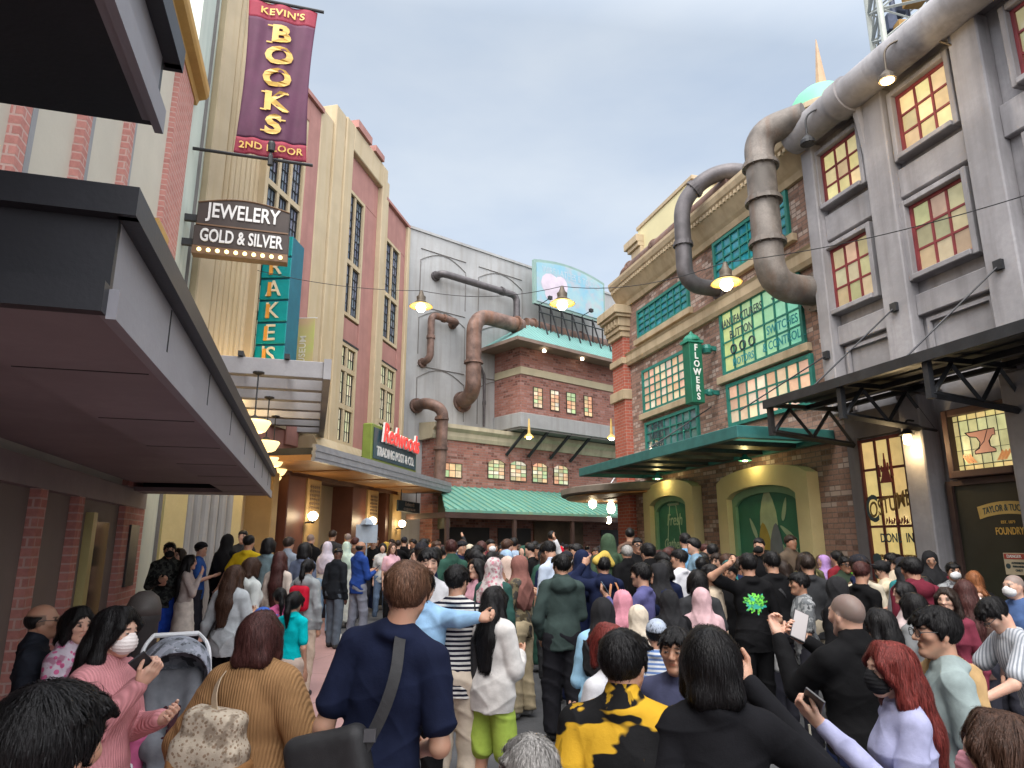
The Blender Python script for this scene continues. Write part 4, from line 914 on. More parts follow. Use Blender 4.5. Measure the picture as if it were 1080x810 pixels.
# ================================================================ Redwood sign
b0=FD.at(390,490,1.3); b1=FD.at(438,503,1.3); t0=FD.at(388,458,1.3); print('rw',b0,b1,t0)
RS0,RS1=b0[0],b1[0]; RZ=3.78
rw=thing('neon_shop_sign','green framed dark shop sign with red script lettering standing on the ribbed canopy','sign',FD,(RS0+RS1)/2,1.25,RZ)
b=MB(FD); b.box(RS0,RS1,1.05,1.32,RZ,RZ+1.0); b.build('sign_box',plain('olive_green_sign_frame',(.20,.26,.05),.5,.15,3),rw,bevel=.03)
b=MB(FD); b.box(RS0+.1,RS1-.1,1.322,1.34,RZ+.1,RZ+.9); b.build('sign_face',plain('deep_teal_sign_face',(.012,.06,.085),.35,.2,2),rw)
b=MB(FD); text_to(b,'Redwoods',wall_text(FD,(RS0+RS1)/2+.12,1.42,RZ+.80,1),.74,.022,.05,.86*(RS1-RS0)/3.35,shear=.2); b.build('script_outline',M_white,rw)
b=MB(FD); text_to(b,'Redwoods',wall_text(FD,(RS0+RS1)/2+.12,1.46,RZ+.80,1),.74,.004,.03,.86*(RS1-RS0)/3.35,shear=.2); b.build('script_lettering',glow('red_neon',(.85,.07,.06),.18),rw)
b=MB(FD); text_to(b,'TRADING POST & CO.',wall_text(FD,(RS0+RS1)/2,1.35,RZ+.30,1),.34,.02,.02,.80*(RS1-RS0)/3.3); b.build('lettering',M_white,rw)
b=MB(FD)
for k in range(6): s=RS0+.2+k*(RS1-RS0-.4)/5; b.bar((s,1.2,zc+.2),(s,1.2,RZ),.05); b.bar((s,.6,zc+.25),(s,1.2,RZ+.3),.03)
b.build('bracket',M_black,rw)
# hanging sign under the canopy
s0=FD.S(403,530); 
hs=thing('hanging_sign','small dark hanging sign under the ribbed canopy','sign',FD,s0+.8,.5,2.9)
b=MB(FD); b.box(s0,s0+2.0,.48,.54,2.72,3.06); b.build('board',M_ink,hs,bevel=.01); b=MB(FD); text_to(b,"Redwoods",wall_text(FD,s0+1.0,.548,2.96,1),.2,.006,.006,1.0,shear=.2); text_to(b,'ICE CREAM PARLOUR',wall_text(FD,s0+1.0,.548,2.80,1),.11,.006,.006,1.0); b.build('lettering',plain('bronze_pale_lettering',(.40,.34,.28),.5,.1,5,bmp=0),hs)
b=MB(FD); b.bar((s0+.3,.51,3.06),(s0+.3,.51,3.4),.02); b.bar((s0+1.7,.51,3.06),(s0+1.7,.51,3.4),.02); b.build('hanger',M_black,hs)
# ================================================================ jewelery blade sign + banner (perpendicular to the mint wall)
p0=FL.w(12.32,-.02,0); FJ=Frame((p0.x,p0.y),74,-1)
def JR(px,py): return FJ.at(px,py)
jl,jr=JR(206,250)[0],JR(304,250)[0]; zt_,zm,zb=JR(206,214)[1],JR(205,238)[1],JR(203,262)[1]; print('jew',jl,jr,zt_,zm,zb)
js=thing('jewelery_sign','brown two tier blade sign with a row of bulbs on the mint wall','sign',FJ,(jl+jr)/2,0,zb)
b=MB(FJ); n=10
b.prism([(jl,zm)]+[(jl+(jr-jl)*k/n,zt_+.13*math.sin(math.pi*k/n)) for k in range(n+1)]+[(jr,zm)],-.09,.09); b.box(jl-.02,jr+.02,-.10,.10,zb+.03,zm-.015)
b.build('board',plain('dark_brown_sign_board',(.055,.04,.035),.5,.15,3),js,bevel=.01)
b=MB(FJ); b.box(jl-.02,jr+.02,-.11,.11,zb-.12,zb+.03); b.tube([(jl+(jr-jl)*k/n,.095,zt_-.02+.13*math.sin(math.pi*k/n)) for k in range(n+1)],.014,5); b.box(jl,jr,.09,.11,zm-.012,zm+.015); b.build('bulb_tray',plain('bronze_edge',(.19,.11,.06),.5,.2,4),js)
hT=zt_-zm; hL=zm-zb
b=MB(FJ); text_to(b,'JEWELERY',lambda x,y,d: FJ.w((jl+jr)/2+x*.80,.10+d,zm+.05+hT*.52+y*1.15-.0),.34,.018,.02); 
b.build('upper_lettering',M_white,js)
b=MB(FJ); text_to(b,'GOLD & SILVER',lambda x,y,d: FJ.w((jl+jr)/2+x*.72,.11+d,(zb+.03+zm-.015)/2+y*1.2),.28,.022,.02); b.build('lower_lettering',M_white,js)
b=MB(FJ)
for k in range(10):
    s=jl+.1+(jr-jl-.2)*k/9; b.lathe((s,.11,zb-.045),[(.036,0),(.034,.02),(.02,.035)],10,axis=tuple(FJ.n))
b.build('bulb',glow('sign_bulb',(1,.85,.35),1.3),js)
b=MB(FJ); b.box(0,jl,-.04,.04,zm+.08,zm+.2); b.box(0,jl,-.04,.04,zb+.05,zb+.17); b.build('bracket',M_black,js)
q0=JR(247,160); q1=JR(324,174); q2=JR(260,2); pb=JR(205,155); q3=JR(337,14)
zb0=(JR(285,166)[1]); zt0=(JR(298,6)[1]); s_l=(JR(247,158)[0]+JR(262,2)[0])/2; s_r=(JR(322,172)[0]+JR(336,14)[0])/2; print('banner',s_l,s_r,zb0,zt0,pb)
bn=thing('shop_banner','tall purple cloth banner with gold lettering hanging between two poles','banner',FJ,(s_l+s_r)/2,0,zb0)
M_ban=plain('plum_banner_cloth',(.085,.022,.055),.7,.18,2); M_ban2=plain('crimson_banner_cloth',(.26,.025,.05),.7,.12,2)
nx,nz=34,60
def bw_(x,z): return .022*math.sin(x*13+z*.8)+.012*math.sin(x*23-z*1.7)*min(1,max(0,(zt0-z)))+.05*math.sin((z-zb0)/(zt0-zb0)*3.14)
def sag(t,v): return s_l+(s_r-s_l)*t + (.05*math.sin(3.14*v))*(1 if t<.5 else -1)*abs(t-.5)*2*1.2
gb=MB(FJ); gr=MB(FJ)
for i in range(nx):
    for j in range(nz):
        v0,v1=j/nz,(j+1)/nz; T=[(i/nx,v0),((i+1)/nx,v0),((i+1)/nx,v1),(i/nx,v1)]
        pts=[]
        for (tt,vv) in T:
            z=zb0+(zt0-zb0)*vv; s=sag(tt,vv); pts.append((s,bw_(s,z),z))
        (gr if (v1<=.101 or v0>=.87) else gb).quad(pts)
def weld(o,solid=.006):
    bm=bmesh.new(); bm.from_mesh(o.data); bmesh.ops.remove_doubles(bm,verts=bm.verts[:],dist=.0005); bmesh.ops.recalc_face_normals(bm,faces=bm.faces[:]); bm.to_mesh(o.data); bm.free()
    o.data.polygons.foreach_set('use_smooth',[True]*len(o.data.polygons)); md=o.modifiers.new('thick','SOLIDIFY'); md.thickness=solid; md.offset=0
weld(gb.build('cloth',M_ban,bn)); weld(gr.build('band',M_ban2,bn))
def bant(x,y,d): 
    return FJ.w(x,bw_(x,y)+.03+d,y)
H_=zt0-zb0; Wd=s_r-s_l; cx=(s_l+s_r)/2
b=MB(FJ)
def serif(ch,zc_,size,ws):
    text_to(b,ch,lambda x,y,d: bant(cx+x*ws,zc_+y,d),size,.045,.006)
    hh=size*.36; st={'B':[(-.33,1),(-.33,-1)],'K':[(-.33,1),(-.33,-1),(.30,1),(.32,-1)],'S':[(.27,.62),(-.27,-.62)]}.get(ch,[])
    for (x,y) in st:
        xx=cx+x*size*ws*.95; b.box(xx-.11*size,xx+.11*size,bw_(xx,zc_)+.02,bw_(xx,zc_)+.034,zc_+y*hh-.028*size,zc_+y*hh+.028*size)
for k,ch in enumerate('BOOKS'): serif(ch,zb0+H_*(.785-.148*k),.52,1.22)
for (tx,zz,sz) in (("KEVIN'S",zb0+H_*.935,.215),('2ND FLOOR',zb0+H_*.05,.185)): text_to(b,tx,lambda x,y,d: bant(cx+x*1.05,zz+y,d),sz,.02,.006,spacing=1.08)
b.build('gold_lettering',M_goldtxt,bn)
b=MB(FJ); b.tube([(0,0,zb0-.04),(s_r+.12,0,zb0-.04)],.032,8); b.tube([(0,0,zt0+.04),(s_r+.12,0,zt0+.04)],.032,8); b.build('pole',M_black,bn)
b=MB(FJ); b.lathe((cx+.02,.16,zb0+.02),[(.0,0),(.06,.02),(.07,.16),(.06,.2),(0,.22)],12); b.lathe((cx+.02,.16,zb0-.25),[(.05,0),(.045,.18),(.02,.25)],10); b.bar((cx,.0,zb0-.05),(cx,.16,zb0-.02),.03); b.build('spotlight',M_black,bn)
# ================================================================ teal blade sign with stacked letters + small banner
p0=FD.w(-9.55,0,0); FK=Frame((p0.x,p0.y),95,-1)
kl,kr=FK.at(279,330)[0],FK.at(310,330)[0]; zt_=FK.at(305,256)[1]; zb=FK.at(288,392)[1]; print('drake',kl,kr,zt_,zb)
ks=thing('stacked_letter_sign','tall narrow teal blade sign of stacked cream and orange letters','sign',FK,(kl+kr)/2,0,zb)
b=MB(FK); b.box(kl,kr,-.32,.32,zb,zt_); b.build('sign_box',plain('deep_teal_box',(.012,.14,.20),.5,.12,3),ks,bevel=.015)
M_tb=plain('bright_teal_panel',(.0,.28,.30),.45,.1,3); b=MB(FK); n=6; hh=(zt_-zb)/n
for k in range(n): b.box(kl+.02,kr-.0,.32,.36,zb+hh*k+.025,zb+hh*(k+1)-.025)
b.build('letter_panel',M_tb,ks,bevel=.01)
b=MB(FK); b2=MB(FK)
for k,ch in enumerate(["'S",'E','K','A','R','D']):
    zc_=zb+hh*(k+.5); text_to(b,ch,lambda x,y,d: FK.w((kl+kr)/2+x,.385+d,zc_+y),.52,.004,.02); b2.box((kl+kr)/2-.13,(kl+kr)/2-.05,.362,.40,zc_-.16,zc_+.16)
b.build('cream_lettering',plain('cream_sign_letters',(.70,.62,.45),.5,.05,5,bmp=0),ks); b2.build('orange_stroke',plain('orange_sign_stroke',(.72,.33,.06),.5,.05,5,bmp=0),ks)
b=MB(FK)
for k in range(5): z=zb+.3+k*(zt_-zb-.6)/4; b.bar((-.3,0,z),(kl,0,z),.07)
b.build('bracket',M_blacksteel,ks)
p0=FD.w(-8.6,.4,0); FS=Frame((p0.x,p0.y),95,-1); s0,z1=FS.at(308,336); s1,z0=FS.at(329,388)
sb=thing('small_banner','small pale lime banner on a white pole beside the teal stacked letter sign','banner',FS,(s0+s1)/2,0,z0)
mb2,t,p,out=newmat('lime_cream_banner'); c=N(t,'ShaderNodeTexCoord'); col=mixc(t,(.60,.40,.24),(.50,.52,.16),noise_fac(t,1.2,2,.35,.6)); t.links.new(col,p.inputs['Base Color']); p.inputs['Roughness'].default_value=.7
b=MB(FS); b.box(s0+.03,s1,-.008,.008,z0-.3,z1); b.build('cloth',mb2,sb); b=MB(FS); b.tube([(s0,0,z0-.6),(s0,0,z1+.25)],.03,8); b.tube([(s0,0,z1),(s1+.05,0,z1)],.012,6); b.build('pole',M_white,sb)
b=MB(FS); text_to(b,'MUSEUM',lambda x,y,d: FS.w((s0+s1)/2+.03-y,.012+d,(z0+z1)/2-.25+x),.22,.01,.006); b.build('lettering',plain('pale_cream_letters',(.75,.70,.58),.6,.05,5,bmp=0),sb)
# ================================================================ flower shop blade sign
p0=FR.w(13.75,0,0); FW=Frame((p0.x,p0.y),74,-1); s0,s1=FW.at(725,400)[0],FW.at(738.5,400)[0]; zb=FW.at(733,426)[1]; zt_=FW.at(731,363)[1]; print('flowers',s0,s1,zb,zt_)
fs=thing('flower_shop_sign','narrow green vertical sign with white stacked letters and a little domed cap','sign',FW,(s0+s1)/2,0,zb)
M_gs=plain('deep_green_sign',(.012,.13,.075),.45,.15,4)
b=MB(FW); b.box(s0,s1,-.16,.16,zb,zt_); b.build('board',M_gs,fs,bevel=.015)
b=MB(FW); c=(s0+s1)/2; b.box(s0-.04,s1+.04,-.18,.18,zt_,zt_+.07); b.lathe((c,0,zt_+.07),[(.21,0),(.2,.05),(.14,.12),(.06,.17),(.03,.22),(0,.25)],14); b.build('cap',plain('sea_green_sign_cap',(.03,.22,.15),.5,.15,4),fs)
b=MB(FW); hh=(zt_-zb-.08)/7
for k,ch in enumerate('SREWOLF'): text_to(b,ch,lambda x,y,d: FW.w(c+x*.86,.17+d,zb+.04+hh*(k+.5)+y),hh*1.12,.025,.015)
b.build('lettering',M_white,fs)
b=MB(FW); b.box(s1,-.0,-.05,.05,zt_-.12,zt_-.02); b.lathe((s1+.22,0,zt_-.2),[(.11,0),(.14,.1),(.1,.2)],12); b.box(s1,0,-.05,.05,zb+.25,zb+.35); b.lathe((s1+.22,0,zb+.22),[(.08,0),(.1,.08),(.07,.15)],12); b.build('bracket',M_greenframe,fs)
# ================================================================ round canopy at the factory corner
P=FR.w(19.3,.2,0)
rc=thing('round_canopy','round timber lined canopy with hanging bulbs at the red brick corner pillar','canopy',WF((P.x,P.y)),0,0,3.1)
b=MB(); C0=Vector((5.1,21.9,0)); rr=3.5
b.lathe((C0.x,C0.y,3.16),[(rr,0),(rr+.05,.04),(rr+.05,.20),(rr-.1,.24)],40); b.build('canopy_rim',plain('grey_brown_rim',(.20,.17,.14),.6,.15,3),rc)
b=MB(); b.lathe((C0.x,C0.y,3.10),[(rr-.12,0),(rr-.12,.05)],40); b.lathe((C0.x,C0.y,3.06),[(rr-1.3,0),(rr-1.3,.045)],40); b.build('timber_soffit',M_wood,rc)
b=MB(); b.bar((C0.x-2.2,C0.y-.9,3.36),(C0.x-1.0,C0.y-.1,4.9),.03); b.bar((C0.x-1.6,C0.y-1.5,3.36),(C0.x-.4,C0.y-.5,4.9),.03); b.build('stay',M_galv,rc)
# ================================================================ lamps
LG='lamps that are lit'
def bulb_lamp(label,loc,sc=1.0,e=0):
    f=WF((loc.x,loc.y)); t_=thing('pendant_lamp',label,'lamp',f,0,0,loc.z,group='enamel pendant lamps on the wire')
    b=MB(); b.lathe(tuple(loc),[(.03*sc,.36*sc),(.05*sc,.30*sc),(.07*sc,.24*sc),(.11*sc,.20*sc),(.10*sc,.12*sc),(.12*sc,.08*sc),(.17*sc,.05*sc),(.165*sc,.045*sc)][::-1],20); b.build('lamp_cap',M_lampmetal,t_,smooth=True)
    b=MB(); n=22
    ring=[(.12,.05),(.22,.01),(.27,-.03),(.265,-.035),(.21,.0),(.11,.035)]
    b.lathe(tuple(loc),[(r*sc,h*sc) for r,h in ring],n); b.build('shade',M_shadein,t_,smooth=True)
    b=MB(); b.lathe(tuple(loc),[(.0,-.16*sc),(.06*sc,-.15*sc),(.10*sc,-.10*sc),(.115*sc,-.05*sc),(.09*sc,.0),(.05*sc,.04*sc)],16); b.build('bulb',M_bulbw,t_,smooth=True)
    lamp('bulb_light',(loc.x,loc.y,loc.z-.22*sc),e) if e else None
    return t_
L1,L2,L3=pxd(444,322,15.4),pxd(593,319,13.9),pxd(766,297,11.6)
bulb_lamp('enamel pendant lamp on the overhead wire in front of the grey end wall',L1,.98,6); bulb_lamp('enamel pendant lamp on the overhead wire before the blue billboard',L2,.98,6); bulb_lamp('enamel pendant lamp on the overhead wire before the brick factory',L3,.98,6)
def cable(label,pts,r=.012):
    b=MB(); out=[]
    for (A,B,s) in pts:
        for k in range(13):
            t=k/12; p=A*(1-t)+B*t; out.append((p.x,p.y,p.z-s*4*t*(1-t)))
    b.tube(out,r,5); tag(b.build('overhead_wire',M_black),label,'wire')
up=Vector((0,0,.35))
E0=FD.w(-10.2,.1,0); E0.z=FD.Z(252,272,.1); E1=pxd(1085,205,8.4)
cable('thin black overhead wire carrying three pendant lamps across the street',[(E0,L1+up,.12),(L1+up,L2+up,.18),(L2+up,L3+up,.2),(L3+up,E1,.12)],.0075)
# bowl lamps under the pergola
for i,(px,py,w) in enumerate(((268,449,27),(280,470,23),(287,487,20),(291,497,18.2),(294,507,17.6),(297.5,516,16.8))):
    d=10.6*27/w; p=pxd(px,py,d); t_=thing('bowl_lamp','yellow glass bowl pendant, '+('nearest and largest','second largest','third','fourth','fifth','farthest and lowest')[i]+' of the row under the slatted canopy','lamp',WF((p.x,p.y)),0,0,p.z,group='yellow bowl pendants under the slatted canopy')
    b=MB(); b.lathe((p.x,p.y,p.z-.11),[(.0,0),(.13,.005),(.18,.03),(.225,.11),(.25,.16),(.235,.185),(.07,.20)],22); b.build('glass_bowl',M_warm2,t_,smooth=True)
    b=MB(); b.lathe((p.x,p.y,p.z+.115),[(.07,0),(.06,.03),(.02,.05)],12); b.tube([(p.x,p.y,p.z+.15),(p.x,p.y,zt+2 if False else 4.4)],.012,6); b.lathe((p.x,p.y,4.33),[(.02,0),(.09,.03),(.09,.05)],12); b.build('rod',M_black,t_,smooth=False)
    if i in (0,2,4): lamp('bowl_light',(p.x,p.y,p.z-.25),5)
# globe wall lamps at the entrance
for i,(px,py) in enumerate(((330,544.5),(393,549.5),(424,552.5))):
    s,z=FD.at(px,py,.25); t_=thing('globe_wall_lamp',('white globe lamp on the ochre pilaster beside the mahogany column','white globe lamp on the second ochre pilaster by the lit doorway','white globe lamp at the end of the ochre entrance by the grey wall')[i],'lamp',FD,s,.05,z,group='globe lamps at the entrance')
    p=FD.w(s,.25,z); b=MB(); b.lathe((p.x,p.y,p.z-.11),[(0,0),(.07,.02),(.11,.08),(.12,.12),(.11,.16),(.07,.21),(0,.23)],16); 
    b.f=WORLD; b.build('globe',M_bulbw,t_,smooth=True)
    b=MB(FD); b.bar((s,.05,z-.15),(s,.25,z-.13),.03); b.lathe((s,.25,z-.17),[(.03,0),(.07,.05)],10); b.build('bracket',M_black,t_); lamp('globe_light',tuple(FD.w(s,.45,z)),7)
# little cone lamps over the arched panels, shop lamps on the foundry, bulbs under roofs
for i,(s,z) in enumerate(((16.0,3.36),(12.2,3.40))):
    t_=thing('shade_lamp',('small green shaded lamp over the narrower arched panel','small green shaded lamp over the wider arched panel')[i],'lamp',FR,s,.3,z,group='lamps over the arched panels')
    b=MB(FR); b.lathe((s,.5,z),[(.14,0),(.13,.02),(.05,.10),(.03,.16)],14); b.bar((s,.02,z+.18),(s,.5,z+.15),.025); b.build('shade',M_greenframe,t_); b=MB(FR); b.lathe((s,.5,z-.02),[(0,0),(.05,.01),(.06,.04)],10); b.build('bulb',M_bulbw,t_); lamp('shade_light',tuple(FR.w(s,.5,z-.08)),3.5,(1,.8,.35))
def wall_lantern(label,px,py,fr,o,e=7):
    s,z=fr.at(px,py,o); t_=thing('wall_lantern',label,'lamp',fr,s,.1,z,group='lanterns on the foundry')
    b=MB(fr); b.tube(fillet([(s,.0,z+.05),(s,.1,z+.25),(s,o,z+.28),(s,o,z+.12)],.08,4),.015,6); b.lathe((s,o,z+.05),[(.11,0),(.06,.06),(.03,.1)],12); b.build('bracket',M_black,t_)
    b=MB(fr); b.lathe((s,o,z-.10),[(.02,0),(.055,.02),(.06,.1),(.05,.15)],12); b.build('glass',M_warm,t_); lamp('lantern_light',tuple(fr.w(s,o+.02,z-.16)),e); return t_
wall_lantern('lit black lantern beside the lettered shop window',957,462,FR,.5,8)
# floodlights on the gutter
for i,(px,py,on) in enumerate(((936,84,True),(852,151,False))):
    p=FR.at(px,py,.85); t_=thing('gutter_floodlight',('small lit floodlight on a curved arm above the cement gutter','small unlit black floodlight hanging from the gutter end')[i],'lamp',FR,p[0],.85,p[1],group='floodlights on the gutter')
    s,z=p; b=MB(FR); b.lathe((s,.85,z),[(.13,-.02),(.13,.04),(.07,.12),(.03,.16)],14); b.tube(fillet([(s,.85,z+.15),(s,.85,z+.62),(s-.35,.5,z+.62),(s-.75,.1,z+.1)],.25,6),.018,6); b.build('housing',M_lampmetal if on else M_black,t_)
    b=MB(FR); b.lathe((s,.85,z-.035),[(.0,0),(.09,.0),(.10,.02)],14); b.build('lens',M_warm if on else M_black,t_)
    if on: lamp('flood_light',tuple(FR.w(s,.95,z-.15)),10)
# hanging bulbs at the market and round canopy
def hang(label,p,sc,top,m=M_bulbw,e=0):
    t_=thing('hanging_bulb',label,'lamp',WF((p.x,p.y)),0,0,p.z,group='bulbs hanging at the market')
    b=MB(); b.lathe((p.x,p.y,p.z-.12*sc),[(0,0),(.06*sc,.02*sc),(.085*sc,.09*sc),(.07*sc,.18*sc),(.04*sc,.24*sc)],12); b.build('bulb',m,t_,smooth=True)
    b=MB(); b.tube([(p.x,p.y,p.z+.1*sc),(p.x,p.y,p.z+top)],.012,5); b.lathe((p.x,p.y,p.z+.11*sc),[(.05*sc,0),(.04*sc,.07*sc)],10); b.build('flex',M_lampmetal,t_)
    if e: lamp('hanging_light',(p.x,p.y,p.z-.2),e)
hang('hanging bulb under the middle of the round timber canopy',pxd(625,530,23.0),1.6,.35,e=8); hang('hanging bulb under the round timber canopy nearest the pillar',pxd(644.5,535.5,22.2),1.6,.55)
hang('bare bulb in the dim passage under the market canopy',pxd(642,548.5,25.5),1.2,.3)
for (px,py,lab) in ((558,461,'shaded lamp hanging below the grey overhang of the brick block'),(645,462,'shaded lamp hanging beside the red brick pillar near the pipes')):
    p=pxd(px,py,22.6 if px<600 else 21.5); t_=thing('shaded_pendant',lab,'lamp',WF((p.x,p.y)),0,0,p.z,group='shaded pendants at the brick block')
    b=MB(); b.lathe(tuple(p),[(.16,0),(.15,.02),(.05,.12),(.04,.3),(.02,.62)],14); b.build('shade',M_shadein,t_); b=MB(); b.lathe((p.x,p.y,p.z-.08),[(0,0),(.08,.03),(.08,.08)],10); b.build('bulb',M_bulbw,t_); lamp('pendant_light',(p.x,p.y,p.z-.2),5)
for (px,py) in ((574,370),(614,378.5)):
    s,z=FC.at(px,py,2.0); t_=thing('eave_bulb','small bulb under the market roof eave above '+('the first small window' if px<600 else 'the last small windows'),'lamp',FC,s,2.0,z,group='bulbs under the market eave')
    b=MB(FC); b.lathe((s,2.0,z-.07),[(0,0),(.07,.03),(.07,.09),(.03,.14)],10); b.build('bulb',M_bulb2,t_); b=MB(FC); b.lathe((s,2.0,z+.07),[(.04,0),(.04,9.09-z-.07 if z<9 else .03)],8); b.build('socket',M_lampmetal,t_)
# warm uplights washing the fluted tower
for s in (-11.3,-10.6): lamp('flute_uplight',tuple(FD.w(s,.35,4.55)),14,(1,.70,.30),.04)
# ================================================================ people: distance-field bodies
F32=np.float32
class Grid:
    def __init__(g,lo,hi,h):
        g.h=h; g.lo=np.array(lo,F32); n=np.maximum(4,np.ceil((np.array(hi)-np.array(lo))/h).astype(int)+1); g.n=n
        g.D=np.full(tuple(n),.2,F32); g.ax=[(g.lo[i]+h*np.arange(n[i])).astype(F32) for i in range(3)]
    def win(g,lo,hi,m):
        sl=[];
        for i in range(3):
            a=int(max(0,math.floor((lo[i]-m-g.lo[i])/g.h))); b=int(min(g.n[i],math.ceil((hi[i]+m-g.lo[i])/g.h)+1))
            if b<=a: return None,None
            sl.append(slice(a,b))
        X,Y,Z=np.ix_(g.ax[0][sl[0]],g.ax[1][sl[1]],g.ax[2][sl[2]]); return tuple(sl),(X,Y,Z)
    def comb(g,sl,d,k,op):
        A=g.D[sl]
        if op=='u':
            if k>0: hh=np.maximum(k-np.abs(A-d),0)/k; g.D[sl]=np.minimum(A,d)-hh*hh*k*.25
            else: g.D[sl]=np.minimum(A,d)
        else:
            d=-d
            if k>0: hh=np.maximum(k-np.abs(A-d),0)/k; g.D[sl]=np.maximum(A,d)+hh*hh*k*.25
            else: g.D[sl]=np.maximum(A,d)
    def rc(g,a,b,ra,rb,k=.02,op='u',sy=1.0):
        a=np.array(a,F32); b=np.array(b,F32); r=max(ra,rb); m=3*g.h+k+.01
        lo=np.minimum(a,b)-r; hi=np.maximum(a,b)+r; sl,P=g.win(lo,hi,m)
        if sl is None: return g
        ba=b-a; q=[P[0]-a[0],(P[1]-a[1]),P[2]-a[2]]
        if sy!=1: q[1]=q[1]/sy; ba=np.array([ba[0],ba[1]/sy,ba[2]],F32)
        bb=float(ba@ba)+1e-9; t=np.clip((q[0]*ba[0]+q[1]*ba[1]+q[2]*ba[2])/bb,0,1)
        d=np.sqrt((q[0]-t*ba[0])**2+(q[1]-t*ba[1])**2+(q[2]-t*ba[2])**2)-(ra+(rb-ra)*t)
        if sy<1: d=d*(sy*.5+.5)
        g.comb(sl,d.astype(F32),k,op); return g
    def el(g,c,r,k=.02,op='u',R=None):
        c=np.array(c,F32); r=np.array(r,F32); m=3*g.h+k+.01; e=np.full(3,r.max()) if R is not None else r
        sl,P=g.win(c-e,c+e,m)
        if sl is None: return g
        q=[P[0]-c[0],P[1]-c[1],P[2]-c[2]]
        if R is not None: q=[q[0]*R[0,i]+q[1]*R[1,i]+q[2]*R[2,i] for i in range(3)]
        k0=np.sqrt((q[0]/r[0])**2+(q[1]/r[1])**2+(q[2]/r[2])**2); k1=np.sqrt((q[0]/r[0]**2)**2+(q[1]/r[1]**2)**2+(q[2]/r[2]**2)**2)+1e-6
        g.comb(sl,(k0*(k0-1)/k1).astype(F32),k,op); return g
    def bx(g,c,hs,rnd=.01,k=0,op='u',R=None):
        c=np.array(c,F32); hs=np.array(hs,F32); e=np.full(3,np.linalg.norm(hs)) if R is not None else hs
        sl,P=g.win(c-e,c+e,3*g.h+.02)
        if sl is None: return g
        q=[P[0]-c[0],P[1]-c[1],P[2]-c[2]]
        if R is not None: q=[q[0]*R[0,i]+q[1]*R[1,i]+q[2]*R[2,i] for i in range(3)]
        q=[np.abs(q[i])-(hs[i]-rnd) for i in range(3)]
        d=np.sqrt(sum(np.maximum(x,0)**2 for x in q))+np.minimum(np.maximum(np.maximum(q[0],q[1]),q[2]),0)-rnd
        g.comb(sl,d.astype(F32),k,op); return g
    def half(g,n,off,R=None,c=None):  # keep the side where n.p<=off
        X,Y,Z=np.ix_(*g.ax); d=(X*n[0]+Y*n[1]+Z*n[2]-off).astype(F32); g.D=np.maximum(g.D,d); return g
    def mesh(g):
        D=g.D; D[0]=D[-1]=.2; D[:,0]=D[:,-1]=.2; D[:,:,0]=D[:,:,-1]=.2
        S=D<0; nx,ny,nz=D.shape
        c=np.zeros((nx-1,ny-1,nz-1),np.uint8)
        for i in (0,1):
            for j in (0,1):
                for k in (0,1): c+=S[i:nx-1+i,j:ny-1+j,k:nz-1+k]
        act=(c>0)&(c<8); I=np.argwhere(act)
        if len(I)==0: return None
        idx=np.full(c.shape,-1,np.int32); idx[act]=np.arange(len(I))
        acc=np.zeros((len(I),3),F32); cnt=np.zeros(len(I),F32)
        cor=[(i,j,k) for i in (0,1) for j in (0,1) for k in (0,1)]
        val={q:D[I[:,0]+q[0],I[:,1]+q[1],I[:,2]+q[2]] for q in cor}
        for a in cor:
            for ax in range(3):
                if a[ax]==0:
                    b=list(a); b[ax]=1; b=tuple(b); va,vb=val[a],val[b]; x=(va<0)!=(vb<0)
                    t=np.where(x,va/np.where(x,va-vb,1),0); 
                    p=np.array(a,F32)[None,:]+0*acc; p[:,ax]+=t; acc[x]+=p[x]; cnt[x]+=1
        V=(I+acc/cnt[:,None])*g.h+g.lo
        Q=[]
        for ax in range(3):
            u,v=(ax+1)%3,(ax+2)%3
            A=np.take(S,range(0,D.shape[ax]-1),ax); B=np.take(S,range(1,D.shape[ax]),ax); X=A!=B
            e=np.argwhere(X); ok=(e[:,u]>0)&(e[:,v]>0)&(e[:,u]<D.shape[u]-1)&(e[:,v]<D.shape[v]-1); e=e[ok]
            ina=A[tuple(e.T)]
            def cell(du,dv):
                q=e.copy(); q[:,u]-=du; q[:,v]-=dv; return idx[tuple(q.T)]
            f=np.stack([cell(1,1),cell(0,1),cell(0,0),cell(1,0)],1); f[~ina]=f[~ina][:,::-1]; Q.append(f)
        return V.astype(F32),np.concatenate(Q)
def vnormals(V,Q):
    n=np.cross(V[Q[:,2]]-V[Q[:,0]],V[Q[:,3]]-V[Q[:,1]]); N_=np.zeros_like(V)
    for i in range(4): np.add.at(N_,Q[:,i],n)
    return N_/(np.linalg.norm(N_,axis=1,keepdims=True)+1e-9)
def relax(V,Q,it=1,lam=.5):
    for _ in range(it):
        s=np.zeros_like(V); c=np.zeros(len(V),F32)
        for a,b in ((0,1),(1,2),(2,3),(3,0)):
            np.add.at(s,Q[:,a],V[Q[:,b]]); np.add.at(c,Q[:,a],1); np.add.at(s,Q[:,b],V[Q[:,a]]); np.add.at(c,Q[:,b],1)
        V=V+(s/np.maximum(c,1)[:,None]-V)*lam
    return V
